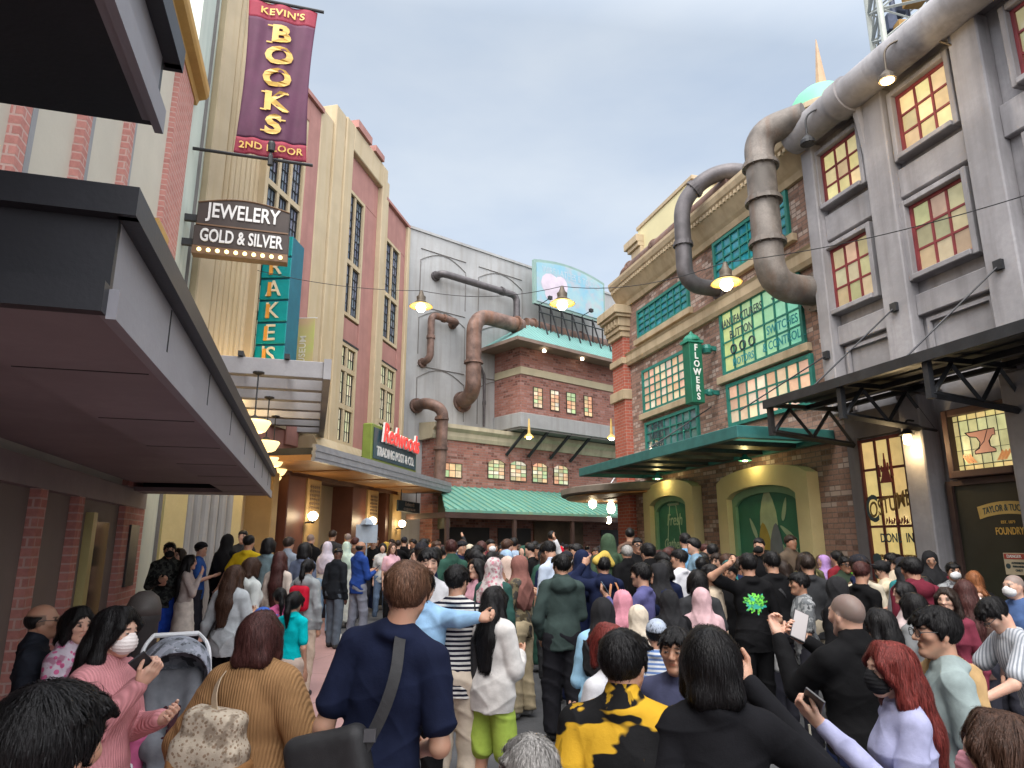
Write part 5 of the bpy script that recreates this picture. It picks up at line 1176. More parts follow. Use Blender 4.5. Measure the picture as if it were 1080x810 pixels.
def mkmesh(name,V,Q,m,paint=None,parent=None,extra=None):
    me=bpy.data.meshes.new(name); nq=len(Q)
    if extra is not None:
        V2,T=extra; base=len(V); V=np.concatenate([V,V2]); Q=np.concatenate([Q,T+base])
        nq=len(Q)
    me.vertices.add(len(V)); me.vertices.foreach_set('co',V.astype(F32).ravel()); me.loops.add(nq*4); me.loops.foreach_set('vertex_index',Q.astype(np.int32).ravel())
    me.polygons.add(nq); me.polygons.foreach_set('loop_start',np.arange(0,nq*4,4,dtype=np.int32)); me.polygons.foreach_set('loop_total',np.full(nq,4,np.int32))
    me.polygons.foreach_set('use_smooth',np.ones(nq,bool)); me.update(calc_edges=True)
    if paint is not None:
        at=me.color_attributes.new('paint','FLOAT_COLOR','POINT'); at.data.foreach_set('color',paint.astype(F32).ravel())
    me.materials.append(m); o=bpy.data.objects.new(name,me); COL.objects.link(o)
    if parent is not None: o.parent=parent
    return o
def wob(V,f,seed):   # cheap smooth noise from crossed sines, about -1..1
    r=np.random.default_rng(seed); out=0
    for k in range(5):
        d=r.normal(size=3); d/=np.linalg.norm(d); out=out+np.sin(V@d*(f*(.6+.35*k))+r.uniform(0,6.28)+1.3*np.sin(V@r.normal(size=3)*f*.45))
    return out/3.2
# ---- materials for people
SKIN={'l':(.56,.36,.27),'m':(.46,.275,.19),'t':(.36,.20,.13),'d':(.25,.13,.085),'b':(.12,.06,.045)}
def skinmat(t_):
    n='skin_'+t_
    if n in _MC: return _MC[n]
    m,t,p,out=newmat(n); c=SKIN[t_]; a=N(t,'ShaderNodeVertexColor',layer_name='paint')
    col=mixc(t,c,(c[0]*1.08,c[1]*.82,c[2]*.78),mathn(t,'MULTIPLY',noise_fac(t,14,4),.5)); col=mixc(t,col,a.outputs[0],a.outputs['Alpha'])
    t.links.new(col,p.inputs['Base Color']); p.inputs['Roughness'].default_value=.48; p.inputs['Specular IOR Level'].default_value=.35
    p.inputs['Subsurface Weight'].default_value=.12; p.inputs['Subsurface Radius'].default_value=(.012,.004,.002); p.inputs['Subsurface Scale'].default_value=.6
    bump(t,p,noise_fac(t,160,3,0,1),.08,.002); _MC[n]=m; return m
def hairmat(c,rough=.38):
    n='hair_%d_%d_%d'%tuple(int(x*1000) for x in c)
    if n in _MC: return _MC[n]
    m,t,p,out=newmat(n)
    f=noise_fac(t,1.0,5,.3,.7,stretch=(150,150,14)); col=mixc(t,tuple(x*.45 for x in c),tuple(min(1,x*1.9+.004) for x in c),f); t.links.new(col,p.inputs['Base Color']); p.inputs['Roughness'].default_value=rough; p.inputs['Specular IOR Level'].default_value=.20
    bump(t,p,f,.5,.004); _MC[n]=m; return m
def cloth(c,pat=None,c2=None,rough=.85,sc=1.0):
    n='cloth_%s_%d_%d_%d'%(pat or 'plain',*[int(x*1000) for x in c])+('_%d'%int(sum(c2)*1000) if c2 else '')
    if n in _MC: return _MC[n]
    m,t,p,out=newmat(n); tcx=N(t,'ShaderNodeTexCoord'); sp=N(t,'ShaderNodeSeparateXYZ'); t.links.new(tcx.outputs['Object'],sp.inputs[0])
    base=mixc(t,tuple(x*.82 for x in c),tuple(min(1,x*1.12) for x in c),noise_fac(t,9,4))
    if pat=='stripe':
        w=mathn(t,'ADD',sp.outputs[2],mathn(t,'MULTIPLY',noise_fac(t,3,2,0,1),.012)); s=mathn(t,'GREATER_THAN',mathn(t,'FRACT',mathn(t,'MULTIPLY',w,32*sc)),.5); base=mixc(t,base,c2,s)
    if pat=='vstripe':
        s=mathn(t,'GREATER_THAN',mathn(t,'FRACT',mathn(t,'MULTIPLY',mathn(t,'ADD',sp.outputs[0],mathn(t,'MULTIPLY',sp.outputs[1],.8)),34*sc)),.55); base=mixc(t,base,c2,mathn(t,'MULTIPLY',s,.8))
    if pat=='floral':
        v=N(t,'ShaderNodeTexVoronoi'); v.inputs['Scale'].default_value=22*sc; t.links.new(tcx.outputs['Object'],v.inputs['Vector']); s=mathn(t,'LESS_THAN',v.outputs['Distance'],.34); base=mixc(t,base,c2,s); base=mixc(t,base,tuple(min(1,x*.5) for x in c2),mathn(t,'MULTIPLY',noise_fac(t,16,3,.5,.6),.7))
    if pat=='camo':
        base=mixc(t,base,c2,noise_fac(t,17*sc,3,.49,.53)); base=mixc(t,base,tuple(x*.4 for x in c),noise_fac(t,13*sc,2,.56,.6))
    if pat=='slash':
        f=noise_fac(t,2.3,3,.545,.56,stretch=(1.2,1.2,2.6)); base=mixc(t,base,c2,f); f2=noise_fac(t,5,4,.60,.62,stretch=(2.5,2.5,.7)); base=mixc(t,base,tuple(x*.6 for x in c2),f2)
    if pat=='rib':
        wv=N(t,'ShaderNodeTexWave',bands_direction='X'); wv.inputs['Scale'].default_value=24; wv.inputs['Distortion'].default_value=1.2; wv.inputs['Detail'].default_value=2; t.links.new(tcx.outputs['Object'],wv.inputs['Vector']); base=mixc(t,base,tuple(x*.72 for x in c),mathn(t,'MULTIPLY',wv.outputs['Fac'],.6)); bump(t,p,wv.outputs['Fac'],.5,.006)
    else: bump(t,p,mathn(t,'ADD',noise_fac(t,26,4,0,1),mathn(t,'MULTIPLY',noise_fac(t,320,2,0,1),.25)),.35,.008)
    t.links.new(base,p.inputs['Base Color']); p.inputs['Roughness'].default_value=rough; p.inputs['Specular IOR Level'].default_value=.10
    _MC[n]=m; return m
HAIR={'k':(.0065,.006,.0066),'b':(.045,.022,.014),'d':(.022,.014,.011),'r':(.13,.022,.018),'a':(.20,.075,.03),'g':(.22,.21,.20),'w':(.10,.05,.03),'m':(.05,.018,.016)}
def rotz(a): c,s=math.cos(a),math.sin(a); return np.array([[c,-s,0],[s,c,0],[0,0,1]])
def rotx(a): c,s=math.cos(a),math.sin(a); return np.array([[1,0,0],[0,c,-s],[0,s,c]])
def roty(a): c,s=math.cos(a),math.sin(a); return np.array([[c,0,s],[0,1,0],[-s,0,c]])
ARMS={'down':((.05,-.03,-.29),(.055,.03,-.54)),'phone':((.055,.05,-.27),(-.06,.26,-.20)),'up':((.08,.20,-.14),(-.01,.32,.12)),'cross':((.06,.03,-.28),(-.17,.17,-.24)),'bag':((.06,.02,-.29),(.03,.18,-.42)),
 'back':((.10,-.05,-.27),(.03,-.12,-.50)),'head':((.22,.10,.10),(-.02,.10,.33)),'behind':((.27,-.02,.10),(.02,-.15,.22)),'reach':((.08,.22,-.15),(.06,.46,-.18)),'point':((.14,.08,-.26),(.26,.16,-.48)),'hug':((.16,.16,-.08),(.40,.26,.0)),'high':((.10,.16,.10),(.06,.26,.36)),'pocket':((.12,-.04,-.27),(.05,.08,-.46)),'chin':((.05,.12,-.26),(-.08,.20,.02)),'brow':((.30,.05,-.17),(.0,.17,.13))}
PEOPLE={}; _pc=[0]
def person(label,px,py,d,yaw=0,sex='m',hair='short',hc='k',skin='m',top=('tee',(.3,.3,.3)),bot=('long',(.03,.03,.04)),arms=('down','down'),turn=0,tilt=0,lean=0,mask=None,glasses=False,h=None,sit=False,group='people crowding the street',key=None,hs=1.0,shoes=(.03,.03,.03),wide=1.0,strands=0,extra_top=None,legs=None,roll=0,sway=0,face=True,zshift=0.0,hairs=1.0):
    _pc[0]+=1; seed=_pc[0]; rr=np.random.default_rng(seed)
    if h is None: h=max(.0055,min(.030,.0021*d))
    fem=sex=='f'
    hs=hs*.955; shw=(.132 if fem else .153)*wide; dz=-.42 if sit else 0
    LR=rotx(-R_(lean))@roty(R_(sway)); hip=np.array([0,0,.93+dz])
    def up(p): p=np.array(p,float)+[0,0,dz]; return LR@(p-hip)+hip
    HC=up((0,.018,1.567)); HR=rotz(-R_(turn))@LR@rotx(-R_(tilt))@roty(R_(roll)); hsx=hs
    def hd(p): return HR@(np.array(p,float)*hsx)+HC
    ztop=float(hd((0,-.01,.115))[2]); topxy=hd((0,-.01,.115))[:2]
    P=pxd(px,py,d); hpad=.018 if hair not in ('bald','buzz') else 0
    a=-R_(yaw); RZ=rotz(a)
    gz=ground_z(P.x,P.y); s=(P.z-gz)/(ztop+hpad)
    off=RZ@np.array([topxy[0]*s,topxy[1]*s,0]); loc=(P.x-off[0],P.y-off[1],gz)
    hreal=s*1.715
    if not sit and not (1.3<hreal<1.95) : print('HEIGHT',label,round(hreal,2))
    # ---------------- joints
    sh=[np.array(up((sg*shw,-.012,1.366))) for sg in (-1,1)]
    el=[];wr=[]
    for i,sg in enumerate((-1,1)):
        A=arms[i]; A=ARMS[A] if isinstance(A,str) else A
        j=rr.uniform(-.012,.012,3)
        el.append(sh[i]+LR@(np.array([sg*A[0][0],A[0][1],A[0][2]])+j)); wr.append(sh[i]+LR@(np.array([sg*A[1][0],A[1][1],A[1][2]])+j))
    if sit: hips=[np.array((sg*.09,.0,.50)) for sg in (-1,1)]; kn=[np.array((sg*.13,.42,.52)) for sg in (-1,1)]; an=[np.array((sg*.13,.40,.08)) for sg in (-1,1)]
    else:
        st=rr.uniform(-.07,.07) if legs is None else legs
        hips=[np.array((sg*.085,-.01,.90)) for sg in (-1,1)]; kn=[np.array((sg*.10,.02+sg*st*.6,.49)) for sg in (-1,1)]; an=[np.array((sg*(.10+.02*rr.random()),-.02+sg*st,.085)) for sg in (-1,1)]
    bust=.03 if fem else 0
    def torso(g,o,lo=.80):
        cw=(.134 if fem else .155)*wide; ww=(.112 if fem else .138)*wide
        g.rc(up((-shw+.03,-.012,1.358)),up((shw-.03,-.012,1.358)),.054+o,.054+o,.03)
        g.el(up((0,.005,1.24)),(cw+o,.100*wide+o,.18+o),.04,R=LR); g.el(up((0,.0,1.04)),(ww+o,.086*wide+o,.19+o),.05,R=LR); g.el(up((0,-.015,.93)),((.166 if fem else .155)*wide+o,.108*wide+o,.15+o),.05,R=LR)
        if fem:
            for sg in (-1,1): g.el(up((sg*.060,.072,1.245)),(.052+o*.6,.048+o*.6,.056+o*.6),.06)
        for sg in (-1,1): g.rc(up((sg*.030,-.018,1.438)),up((sg*(shw-.03),-.015,1.376)),.038+o*.7,.042+o,.035)
    def arm(g,i,o0,o1,t0=0,t1=2.0,k=.02):
        A=sh[i];E=el[i];Wp=wr[i]; tu=min(1,t1)
        g.rc(A,A+(E-A)*tu,(.043 if fem else .047)*wide**.5+o0,(.043 if fem else .047)-.009*tu+(o0 if t1>1 else o1),k)
        if t1>1: g.rc(E,E+(Wp-E)*(t1-1),.040+o0,.040-(.012)*(t1-1)+o1,k)
    # ---------------- skin
    bare=2.0
    tt=top[0]; sl={'tee':.72,'long':1.97,'sweater':1.98,'hoodie':1.96,'jacket':1.98,'abaya':1.98,'tank':.15,'half':.95,'mid':1.35}[tt]
    lo=np.minimum.reduce([*sh,*el,*wr,HC-.16*hs,up((-.2,-.13,.85))])-.13; hi=np.maximum.reduce([*sh,*el,*wr,HC+.16*hs,up((.2,.15,1.4))])+.13
    bt=bot[0]; legbare=bt in ('shorts','skirt')
    if legbare: lo[2]=0
    if not legbare: lo[2]=max(lo[2],min(wr[0][2],wr[1][2],.95+dz)-.2)
    g=Grid(lo,hi,h)
    torso(g,-.012)
    g.rc(hd((0,-.022,-.055)),up((0,-.010,1.40)),.043 if fem else .052,.044 if fem else .054,.02)
    for i in (0,1): arm(g,i,-.004,-.003)
    if legbare:
        for i in (0,1): g.rc(hips[i],kn[i],.078,.050,.03); g.rc(kn[i],an[i],.052,.034,.02); g.rc(an[i],an[i]+[0,.10,-.04],.034,.028,.02)
    hands=[]
    # hands
    for i,sg in enumerate((-1,1)):
        E,Wp=el[i],wr[i]; f=(Wp-E)/np.linalg.norm(Wp-E); A=arms[i]
        inw=np.array([-sg,0.2,0]); 
        if A in ('phone','up','reach','high','chin','cross') or not isinstance(A,str): inw=LR@np.array([-sg*.35,-.5,.6])
        n=inw-f*(inw@f); n/=np.linalg.norm(n); sd=np.cross(f,n); 
        th=np.array([0,.6,.5]); sd=sd if sd@th>0 else -sd
        hands.append((f,n,sd)); g.rc(Wp,Wp+f*.03,.026,.027,.012); g.rc(Wp+f*.035-sd*.022,Wp+f*.078-sd*.028,.018,.016,.015); g.rc(Wp+f*.035+sd*.022,Wp+f*.080+sd*.026,.019,.016,.015); g.rc(Wp+f*.03,Wp+f*.082,.020,.017,.015)
        if h<.0125:
            curl=1.0 if A in ('phone','up','bag','high') else .45
            for q,(o,L) in enumerate(((-.030,.058),(-.011,.072),(.009,.078),(.028,.070))):
                b0=Wp+f*.085+sd*o; a1,a2,a3=(.10,1.35,2.3) if A in ('phone','up','high') or not isinstance(A,str) else (.35*curl,1.1*curl,1.8*curl); d1=f*math.cos(a1)+n*math.sin(a1); d2=f*math.cos(a2)+n*math.sin(a2); d3=f*math.cos(a3)+n*math.sin(a3)
                r=.0088 if h<.008 else .0105
                p1=b0+d1*L*.5; p2=p1+d2*L*.32; p3=p2+d3*L*.25; g.rc(b0,p1,r+.001,r,.004); g.rc(p1,p2,r,r*.93,.003); g.rc(p2,p3,r*.93,r*.8,.003)
            b0=Wp+f*.03+sd*.030; p1=b0+f*.035+sd*.026+n*.012; p2=p1+f*.032+n*.014+sd*.004; g.rc(b0,p1,.0125,.0105,.008); g.rc(p1,p2,.0105,.0085,.004)
        else: g.rc(Wp+f*.08,Wp+f*.14+n*.03,.026,.014,.01); g.rc(Wp+f*.04+sd*.03,Wp+f*.08+sd*.05,.012,.010,.01)
    # head
    hh=lambda c,r,k=.02,op='u': g.el(hd(c),np.array(r)*hs,k,op,R=HR)
    hrc=lambda a,b,ra,rb,k=.02,op='u': g.rc(hd(a),hd(b),ra*hs,rb*hs,k,op)
    hh((0,-.012,.027),(.073,.092,.086)); hrc((0,.022,-.01),(0,.050,-.082),.059,.024 if fem else .028,.03)
    for sg in (-1,1):
        hrc((sg*.046,.002,-.042),(sg*.014,.056,-.088),.026,.020,.02); hh((sg*.040,.056,-.014),(.024,.022,.020),.02); hh((sg*.073,-.008,-.006),(.010,.017,.030),.006)
    if h<.02:
        hrc((-.03,.073,.028),(.03,.073,.028),.010 if fem else .013,.010 if fem else .013,.015)
        for sg in (-1,1): hh((sg*.031,.098,.007),(.018,.016,.012),.012,'s')
        hrc((0,.080,.012),(0,.097 if fem else .100,-.022),.007,.0105 if fem else .0125,.010)
        for sg in (-1,1): hh((sg*.012,.091,-.026),(.009,.010,.008),.006); hh((sg*.031,.0765,.006),(.0135,.012,.0085),.003)
        hrc((-.016,.077,-.0505),(.016,.077,-.0505),.0066,.0066,.007); hrc((-.013,.0765,-.060),(.013,.0765,-.060),.0072,.0072,.007); hh((0,.068,-.089),(.018,.016,.014),.015)
    mm=g.mesh(); V,Q=mm; V=relax(V,Q,1,.35)
    # paint in head space
    q=((V-HC)@HR)/hs; pa=np.zeros((len(V),4),F32); x,y,z=q[:,0],q[:,1],q[:,2]; hcol=np.array(HAIR[hc]); ax=np.abs(x); front=(y>.045)&(np.abs(z)<.12)&(ax<.08)
    sf=max(1.0,h/.006); s2=min(sf,1.7)
    def pt(mask,c,al): pa[mask,:3]=c; pa[mask,3]=al
    pt(front&(((x)/.020)**2+((z+.0550)/(.0078*s2**.5))**2<1)&(y>.06),np.array(SKIN[skin])*[.85,.48,.46],.75)
    if face:
        pt(front&(((ax-.033)/(.020))**2+((z-.0265+.06*(ax-.033)**1)/(.0048*s2))**2<1),hcol*.9+.006,.85)
        e=front&(((ax-.031)/(.0132))**2+((z-.006)/(.0050*s2))**2<1); pt(e,(.30,.27,.25),.85); pt(e&((ax-.031)**2+(z-.006)**2<(.0068*s2)**2),(.012,.008,.007),1); pt(e&(z>.0082),(.012,.010,.010),.95)
    if hair=='buzz':
        bz=(z>-.045+(y+.09)*.55+.012)&(np.linalg.norm(q*[1,.8,.9],axis=1)>.05)&(z>-.06); pt(bz,hcol*.3+np.array([.085,.080,.080]),.8)
    if hair=='balding':
        bz=(z>-.06+(y+.09)*.4)&(z<.045)&(y<.03)&(z>-.07); pt(bz,hcol*.7+np.array(SKIN[skin])*.25,.8)
    root=mkmesh('person',V,Q,skinmat(skin),pa); root.location=loc; root.rotation_euler=(0,0,a); root.scale=(s,s,s); tag(root,label,'person',group)
    # ---------------- hair / headwear
    hh_=max(h,.006); hl=HC-.19*hs; hu=HC+.19*hs
    hm=hairmat(HAIR[hc])
    def hgrid(dn=.16,bk=.16,side=.16,fr=.16): return Grid(np.minimum(HC-.17*hs,HC+HR@np.array([-side,-bk,-dn])*hs-.06),np.maximum(HC+.17*hs,HC+HR@np.array([side,fr,.15])*hs+.06),hh_)
    def ridge(V,amp,n=34):
        q=((V-HC)@HR)/hs; c=q-np.array([0,-.045,.06]); th=np.arctan2(c[:,0],c[:,1]); r=np.hypot(c[:,0],c[:,1]); return amp*(np.sin(th*n+2.5*np.sin(th*7+seed)+20*q[:,2])*.6+.6*wob(q,45,seed))*np.clip(r/.05,0,1)
    def strandset(g,n,L,w,hairspace):
        # thin ribbons combed over the hair surface
        Vh,Nh=hairspace; k=rr.integers(0,len(Vh),n); p=Vh[k].astype(float).copy(); cr=hd((0,-.045,.12)); S=6; out=np.zeros((n,S,3)); nrm=np.zeros((n,S,3)); gx,gy,gz_=np.gradient(g.D,g.h)
        bias=rr.normal(size=(n,3))*.10
        for j in range(S):
            ii=np.clip(((p-g.lo)/g.h+.5).astype(int),1,np.array(g.n)-2); t3=tuple(ii.T); nn=np.stack([gx[t3],gy[t3],gz_[t3]],1); nn/=np.linalg.norm(nn,axis=1,keepdims=True)+1e-6
            p=p-nn*np.clip(g.D[t3],-.012,.012)[:,None]*.8; out[:,j]=p+nn*.0016; nrm[:,j]=nn
            dr=p-cr; dr=dr/(np.linalg.norm(dr,axis=1,keepdims=True)+1e-6)+np.array([0,0,-.9]); dr=dr-nn*np.sum(dr*nn,1,keepdims=True); dr=dr/(np.linalg.norm(dr,axis=1,keepdims=True)+1e-6)+bias; p=p+dr*(L/S)
        t_=np.diff(out,axis=1,append=out[:,-1:]+(out[:,-1:]-out[:,-2:-1])); sd=np.cross(t_,nrm); sd/=np.linalg.norm(sd,axis=2,keepdims=True)+1e-9
        fly=np.where(rr.random((n,1,1))<.05,rr.uniform(2,5,(n,1,1)),rr.uniform(.2,1.6,(n,1,1))); lift=(nrm*np.array([-.5,.6,1.4,1.8,1.4,-.2])[None,:,None])*.0013*fly; out=out+lift
        wv=w*np.array([.4,1,1,1,.8,.15])[None,:,None]
        A=(out-sd*wv).reshape(-1,3); B=(out+sd*wv).reshape(-1,3); V2=np.stack([A,B],1).reshape(-1,3)
        b=(np.arange(n)[:,None]*S+np.arange(S-1)[None,:]).ravel()*2; T=np.stack([b,b+1,b+3,b+2],1); return V2,T
    hairobj=None
    if hair not in ('bald','buzz','hijab','balding','none'):
        g=hgrid(dn={'long':.46,'bob':.2,'pony':.34,'xlong':.62,'mid':.22}.get(hair,.14),bk=.2)
        e=lambda c,r,k=.015,op='u': g.el(hd(c),np.array(r)*hs,k,op,R=HR); r_=lambda a_,b_,ra,rb,k=.015,op='u': g.rc(hd(a_),hd(b_),ra*hs,rb*hs,k,op)
        vol=.0 if hair!='tousle' else .006; vol+=(hairs-1)*.08
        e((0,-.016,.034),(.083+vol,.104+vol,.093+vol))
        # hairline cut plane (in head space)
        shrt=hair in('short','side','tousle'); nH=HR@np.array([0,.80 if shrt else .55,-1.0]); nH/=np.linalg.norm(nH); o0=hd((0,-.09,-.082 if shrt else -.03))
        g.half(nH,float(nH@o0))
        if hair in ('short','tousle','side'):
            for k in range(26 if hair=='tousle' else 15):
                th=rr.uniform(-2.6,2.6); v=rr.uniform(.2,1.0); c=np.array([.072*math.sin(th)*v,.086*math.cos(th)*v-.012,.03+.080*math.sqrt(max(0,1-v*v*.85))]); dd=np.array([math.sin(th)*.03,math.cos(th)*.035+.008,-.012+.012*rr.random()]); r_(c,c+dd,.012,.004,.010)
            for k in range(9):
                x0=-.055+.0138*k; r_((x0,.055,.078),(x0+rr.uniform(-.012,.012),.092,.048+rr.uniform(-.012,.010)),(.015 if hair=='tousle' else .011),.004,.012)
            for sg in (-1,1): r_((sg*.076,-.0,.03),(sg*.074,.012,-.012),.014,.006,.01)
        if hair in ('bob','long','xlong','mid','pony'):
            for sg in (-1,1): r_((sg*.02,.03,.105),(sg*.066,.062,.035),.022,.016,.02); r_((sg*.066,.062,.035),(sg*.078,.030,-.03),.017,.018 if hair!='pony' else .006,.02)
        if hair in('bob','mid'):
            e((0,-.035,-.01),(.100,.095,.115),.03); 
            for sg in (-1,1): r_((sg*.075,.01,.02),(sg*.085,.015,-.085),.026,.024,.02)
            r_((-.05,-.08,-.09),(.05,-.08,-.09),.045,.045,.03)
            e((0,.10,-.06),(.058,.075,.10),.012,'s'); g.half(HR@np.array([0,0,-1.0]),float((HR@np.array([0,0,-1.0]))@hd((0,0,-.125 if hair=='bob' else -.17))))
        if hair in ('long','xlong'):
            L=.36 if hair=='long' else .50
            bx_=rr.uniform(-.01,.01); B=[hd((0,-.055,.0)),hd((bx_,-.085,-.10)),None,None]; B[2]=B[1]+LR@np.array([0,-.045,-L*.45]); B[3]=B[1]+LR@np.array([bx_,-.055,-L])
            g.rc(B[0],B[1],.082*hs,.090*hs,.03,sy=.8); g.rc(B[1],B[2],.092*hs,.095*hs,.03,sy=.55); g.rc(B[2],B[3],.095*hs,.060*hs,.03,sy=.45)
            for sg in (-1,1):
                p0=hd((sg*.072,-.004,.040)); p1=hd((sg*.088,-.012,-.12)); p2=p1+LR@np.array([sg*.015,.0,-L*.55]); g.rc(p0,p1,.026*hs,.034*hs,.02); g.rc(p1,p2,.034*hs,.016*hs,.02)
            e((0,.112,-.03),(.056,.075,.11),.012,'s')
        if hair=='pony':
            e((0,-.02,.02),(.082,.103,.085)); r_((0,-.10,.05),(0,-.135,.03),.03,.034,.015); p0=hd((0,-.135,.03)); p1=p0+LR@np.array([0,-.03,-.12]); p2=p0+LR@np.array([0,-.015,-.27]); g.rc(p0,p1,.034*hs,.034*hs,.015); g.rc(p1,p2,.034*hs,.010*hs,.015); e((0,.105,-.045),(.062,.07,.085),.012,'s')
        if hair=='bun': e((0,-.02,.02),(.081,.10,.085)); e((0,-.118,.055),(.038,.034,.036),.008); e((0,.105,-.045),(.062,.07,.085),.012,'s'); 
        mm=g.mesh()
        if mm:
            V,Q=mm; V=relax(V,Q,1,.4); Nn=vnormals(V,Q); V=V+Nn*ridge(V,.0045 if h<.012 else .003)[:,None].astype(F32)
            ex=None
            ns=strands or (900 if d<6.5 else 350 if d<9.5 else 0)
            if ns: Nn=vnormals(V,Q); ex=strandset(g,ns,.065 if hair in('short','tousle','side') else .13,max(.0011,h*.16),(V,Nn))
            hairobj=mkmesh('hair',V,Q,hm,None,root,ex)
    if hair=='balding':
        g=hgrid(); g.el(hd((0,-.018,.012)),np.array((.080,.098,.075))*hs,.01,R=HR); nH=HR@np.array([0,.9,-.5]); nH/=np.linalg.norm(nH); g.half(nH,float(nH@hd((0,-.02,-.03)))); g.half(HR@np.array([0,0,1.0]),float((HR@np.array([0,0,1.0]))@hd((0,0,.040)))); g.half(HR@np.array([0,0,-1.0]),float((HR@np.array([0,0,-1.0]))@hd((0,0,-.06))))
        mm=g.mesh()
        if mm: V,Q=mm; mkmesh('hair',V,Q,hm,None,root)
    if hair=='hijab':
        hcm=extra_top if extra_top is not None else cloth((.02,.02,.022))
        g=Grid(np.minimum(HC-.24,up((-.24,-.2,1.0))),np.maximum(HC+.22,up((.24,.22,1.5))),h)
        e=lambda c,r,k=.02,op='u': g.el(hd(c),np.array(r)*hs,k,op,R=HR)
        e((0,-.018,.022),(.089,.110,.100)); g.rc(hd((0,-.02,-.03)),up((0,-.02,1.40)),.088,.105,.04); g.el(up((0,-.005,1.33)),(.185*wide,.135,.12),.06,R=LR); g.el(up((0,-.05,1.22)),(.16*wide,.10,.17),.06,R=LR); g.el(up((0,.07,1.26)),(.12,.075,.13),.05,R=LR)
        e((0,.108,-.012),(.054,.070,.080),.010,'s')
        V,Q=g.mesh(); V=relax(V,Q,1,.4); q=(V-HC); Nn=vnormals(V,Q); th=np.arctan2(q[:,0],q[:,1]); zz=q[:,2]
        w=np.clip((-zz+.02)/.25,0.40,1)[:]; cr=lambda f:(1-np.abs(np.sin(f)))**1.8; f=1.5*cr(th*4+zz*13+1.5*wob(V,6,seed))+1.2*cr(th*3.2-zz*17+2*wob(V,7,seed+9))+.5*wob(V,17,seed+3)-.9; V=V+Nn*(.0095*w*f)[:,None].astype(F32)
        hairobj=mkmesh('headscarf',V,Q,hcm,None,root)
    if mask is not None:
        g=Grid(HC-.17*hs,HC+.17*hs,max(.005,min(h,.012))); g.el(hd((0,.055,-.045)),np.array((.066,.058,.056))*hs,.01,R=HR); g.rc(hd((0,.09,-.01)),hd((0,.095,-.03)),.018*hs,.02*hs,.012); nY=HR@np.array([0,-1.0,0]); g.half(nY,float(nY@hd((0,.030,0)))); V,Q=g.mesh(); q=((V-HC)@HR)/hs; Nn=vnormals(V,Q); V=V+Nn*(.0015*np.sin(q[:,2]*380))[:,None].astype(F32)
        mo=mkmesh('face_mask',V,Q,cloth(mask,rough=.7),None,root)
        if h<.012:
            b=MB(); M_=mw(root)
            for sg in (-1,1):
                for zz in (-.02,-.07): b.tube([tuple(M_@Vector(hd((sg*.062,.036,zz)))),tuple(M_@Vector(hd((sg*.078,.0,zz*.5-.0)))),tuple(M_@Vector(hd((sg*.082,-.018,-.005))))],.0016,4,world=True)
            b.build('ear_loop',cloth(mask,rough=.7),mo)
    if glasses:
        b=MB(); M_=mw(root)
        for sg in (-1,1):
            pts=[tuple(M_@Vector(hd((sg*.033+.026*math.cos(t_*.5236),.100-.004*abs(math.cos(t_*.5236)),.004+.019*math.sin(t_*.5236))))) for t_ in range(13)]; b.tube(pts,.0018*max(1,d/3.5),5,world=True)
            b.tube([tuple(M_@Vector(hd((sg*.059,.096,.010)))),tuple(M_@Vector(hd((sg*.080,.02,.012)))),tuple(M_@Vector(hd((sg*.080,-.012,.004))))],.0017*max(1,d/3.5),5,world=True)
        b.tube([tuple(M_@Vector(hd((-.008,.102,.008)))),tuple(M_@Vector(hd((.008,.102,.008))))],.0018*max(1,d/3.5),5,world=True); b.build('glasses',M_black,root)
    # ---------------- clothes
    tm=top[1] if not isinstance(top[1],tuple) else cloth(top[1]); loose={'tee':.011,'long':.009,'sweater':.020,'hoodie':.022,'jacket':.019,'abaya':.022,'tank':.006,'half':.012,'mid':.015}[tt]
    if len(top)>2: loose=top[2]
    hem=(.10 if tt=='abaya' else .80)+dz*1.0; 
    if sit: hem=.46
    lo=np.minimum.reduce([*sh,*el,*wr,up((-.28,-.22,.8))])-.10; hi=np.maximum.reduce([*sh,*el,*wr,up((.28,.22,1.47))])+.10; lo[2]=min(lo[2],hem-.05)
    if sl<1: lo=np.minimum.reduce([*sh,*el,up((-.26,-.2,.8))])-.09; hi=np.maximum.reduce([*sh,*el,up((.26,.2,1.45))])+.1; lo[2]=hem-.05
    g=Grid(lo,hi,h); torso(g,loose); g.el(up((0,-.020,1.428)),(.084,.082,.042),.02,R=LR)
    if tt=='abaya': g.rc((0,-.01,.95),(0,0,.15),.19,.24,.06,sy=.75)
    elif not sit: g.rc((0,-.012,.98+dz),(0,-.012,.78+dz),(.152 if fem else .150)*wide+loose,.160*wide+loose,.04,sy=.70)
    if not sit: g.half((0,0,-1),-hem)
    for i in (0,1): arm(g,i,loose+.004,loose-.004 if tt not in('tee','half') else loose+.010,0,sl,.012)
    if sit: g.half((0,0,-1),-hem)
    if sl<1:
        for i in (0,1):
            pass
    if tt in ('hoodie','jacket'): g.rc(up((-.05,-.03,1.465)),up((.05,-.03,1.465)),.036,.036,.02)
    if tt=='hoodie': g.el(up((0,-.105,1.40)),(.13,.055,.085),.025,R=LR)
    if tt in('jacket','half') : g.rc(hd((0,-.025,-.10)),up((0,-.02,1.42)),.068,.078,.015)
    V,Q=g.mesh(); V=relax(V,Q,1,.4); Nn=vnormals(V,Q)
    amp=.0085 if tt not in('tee','half') else .0075
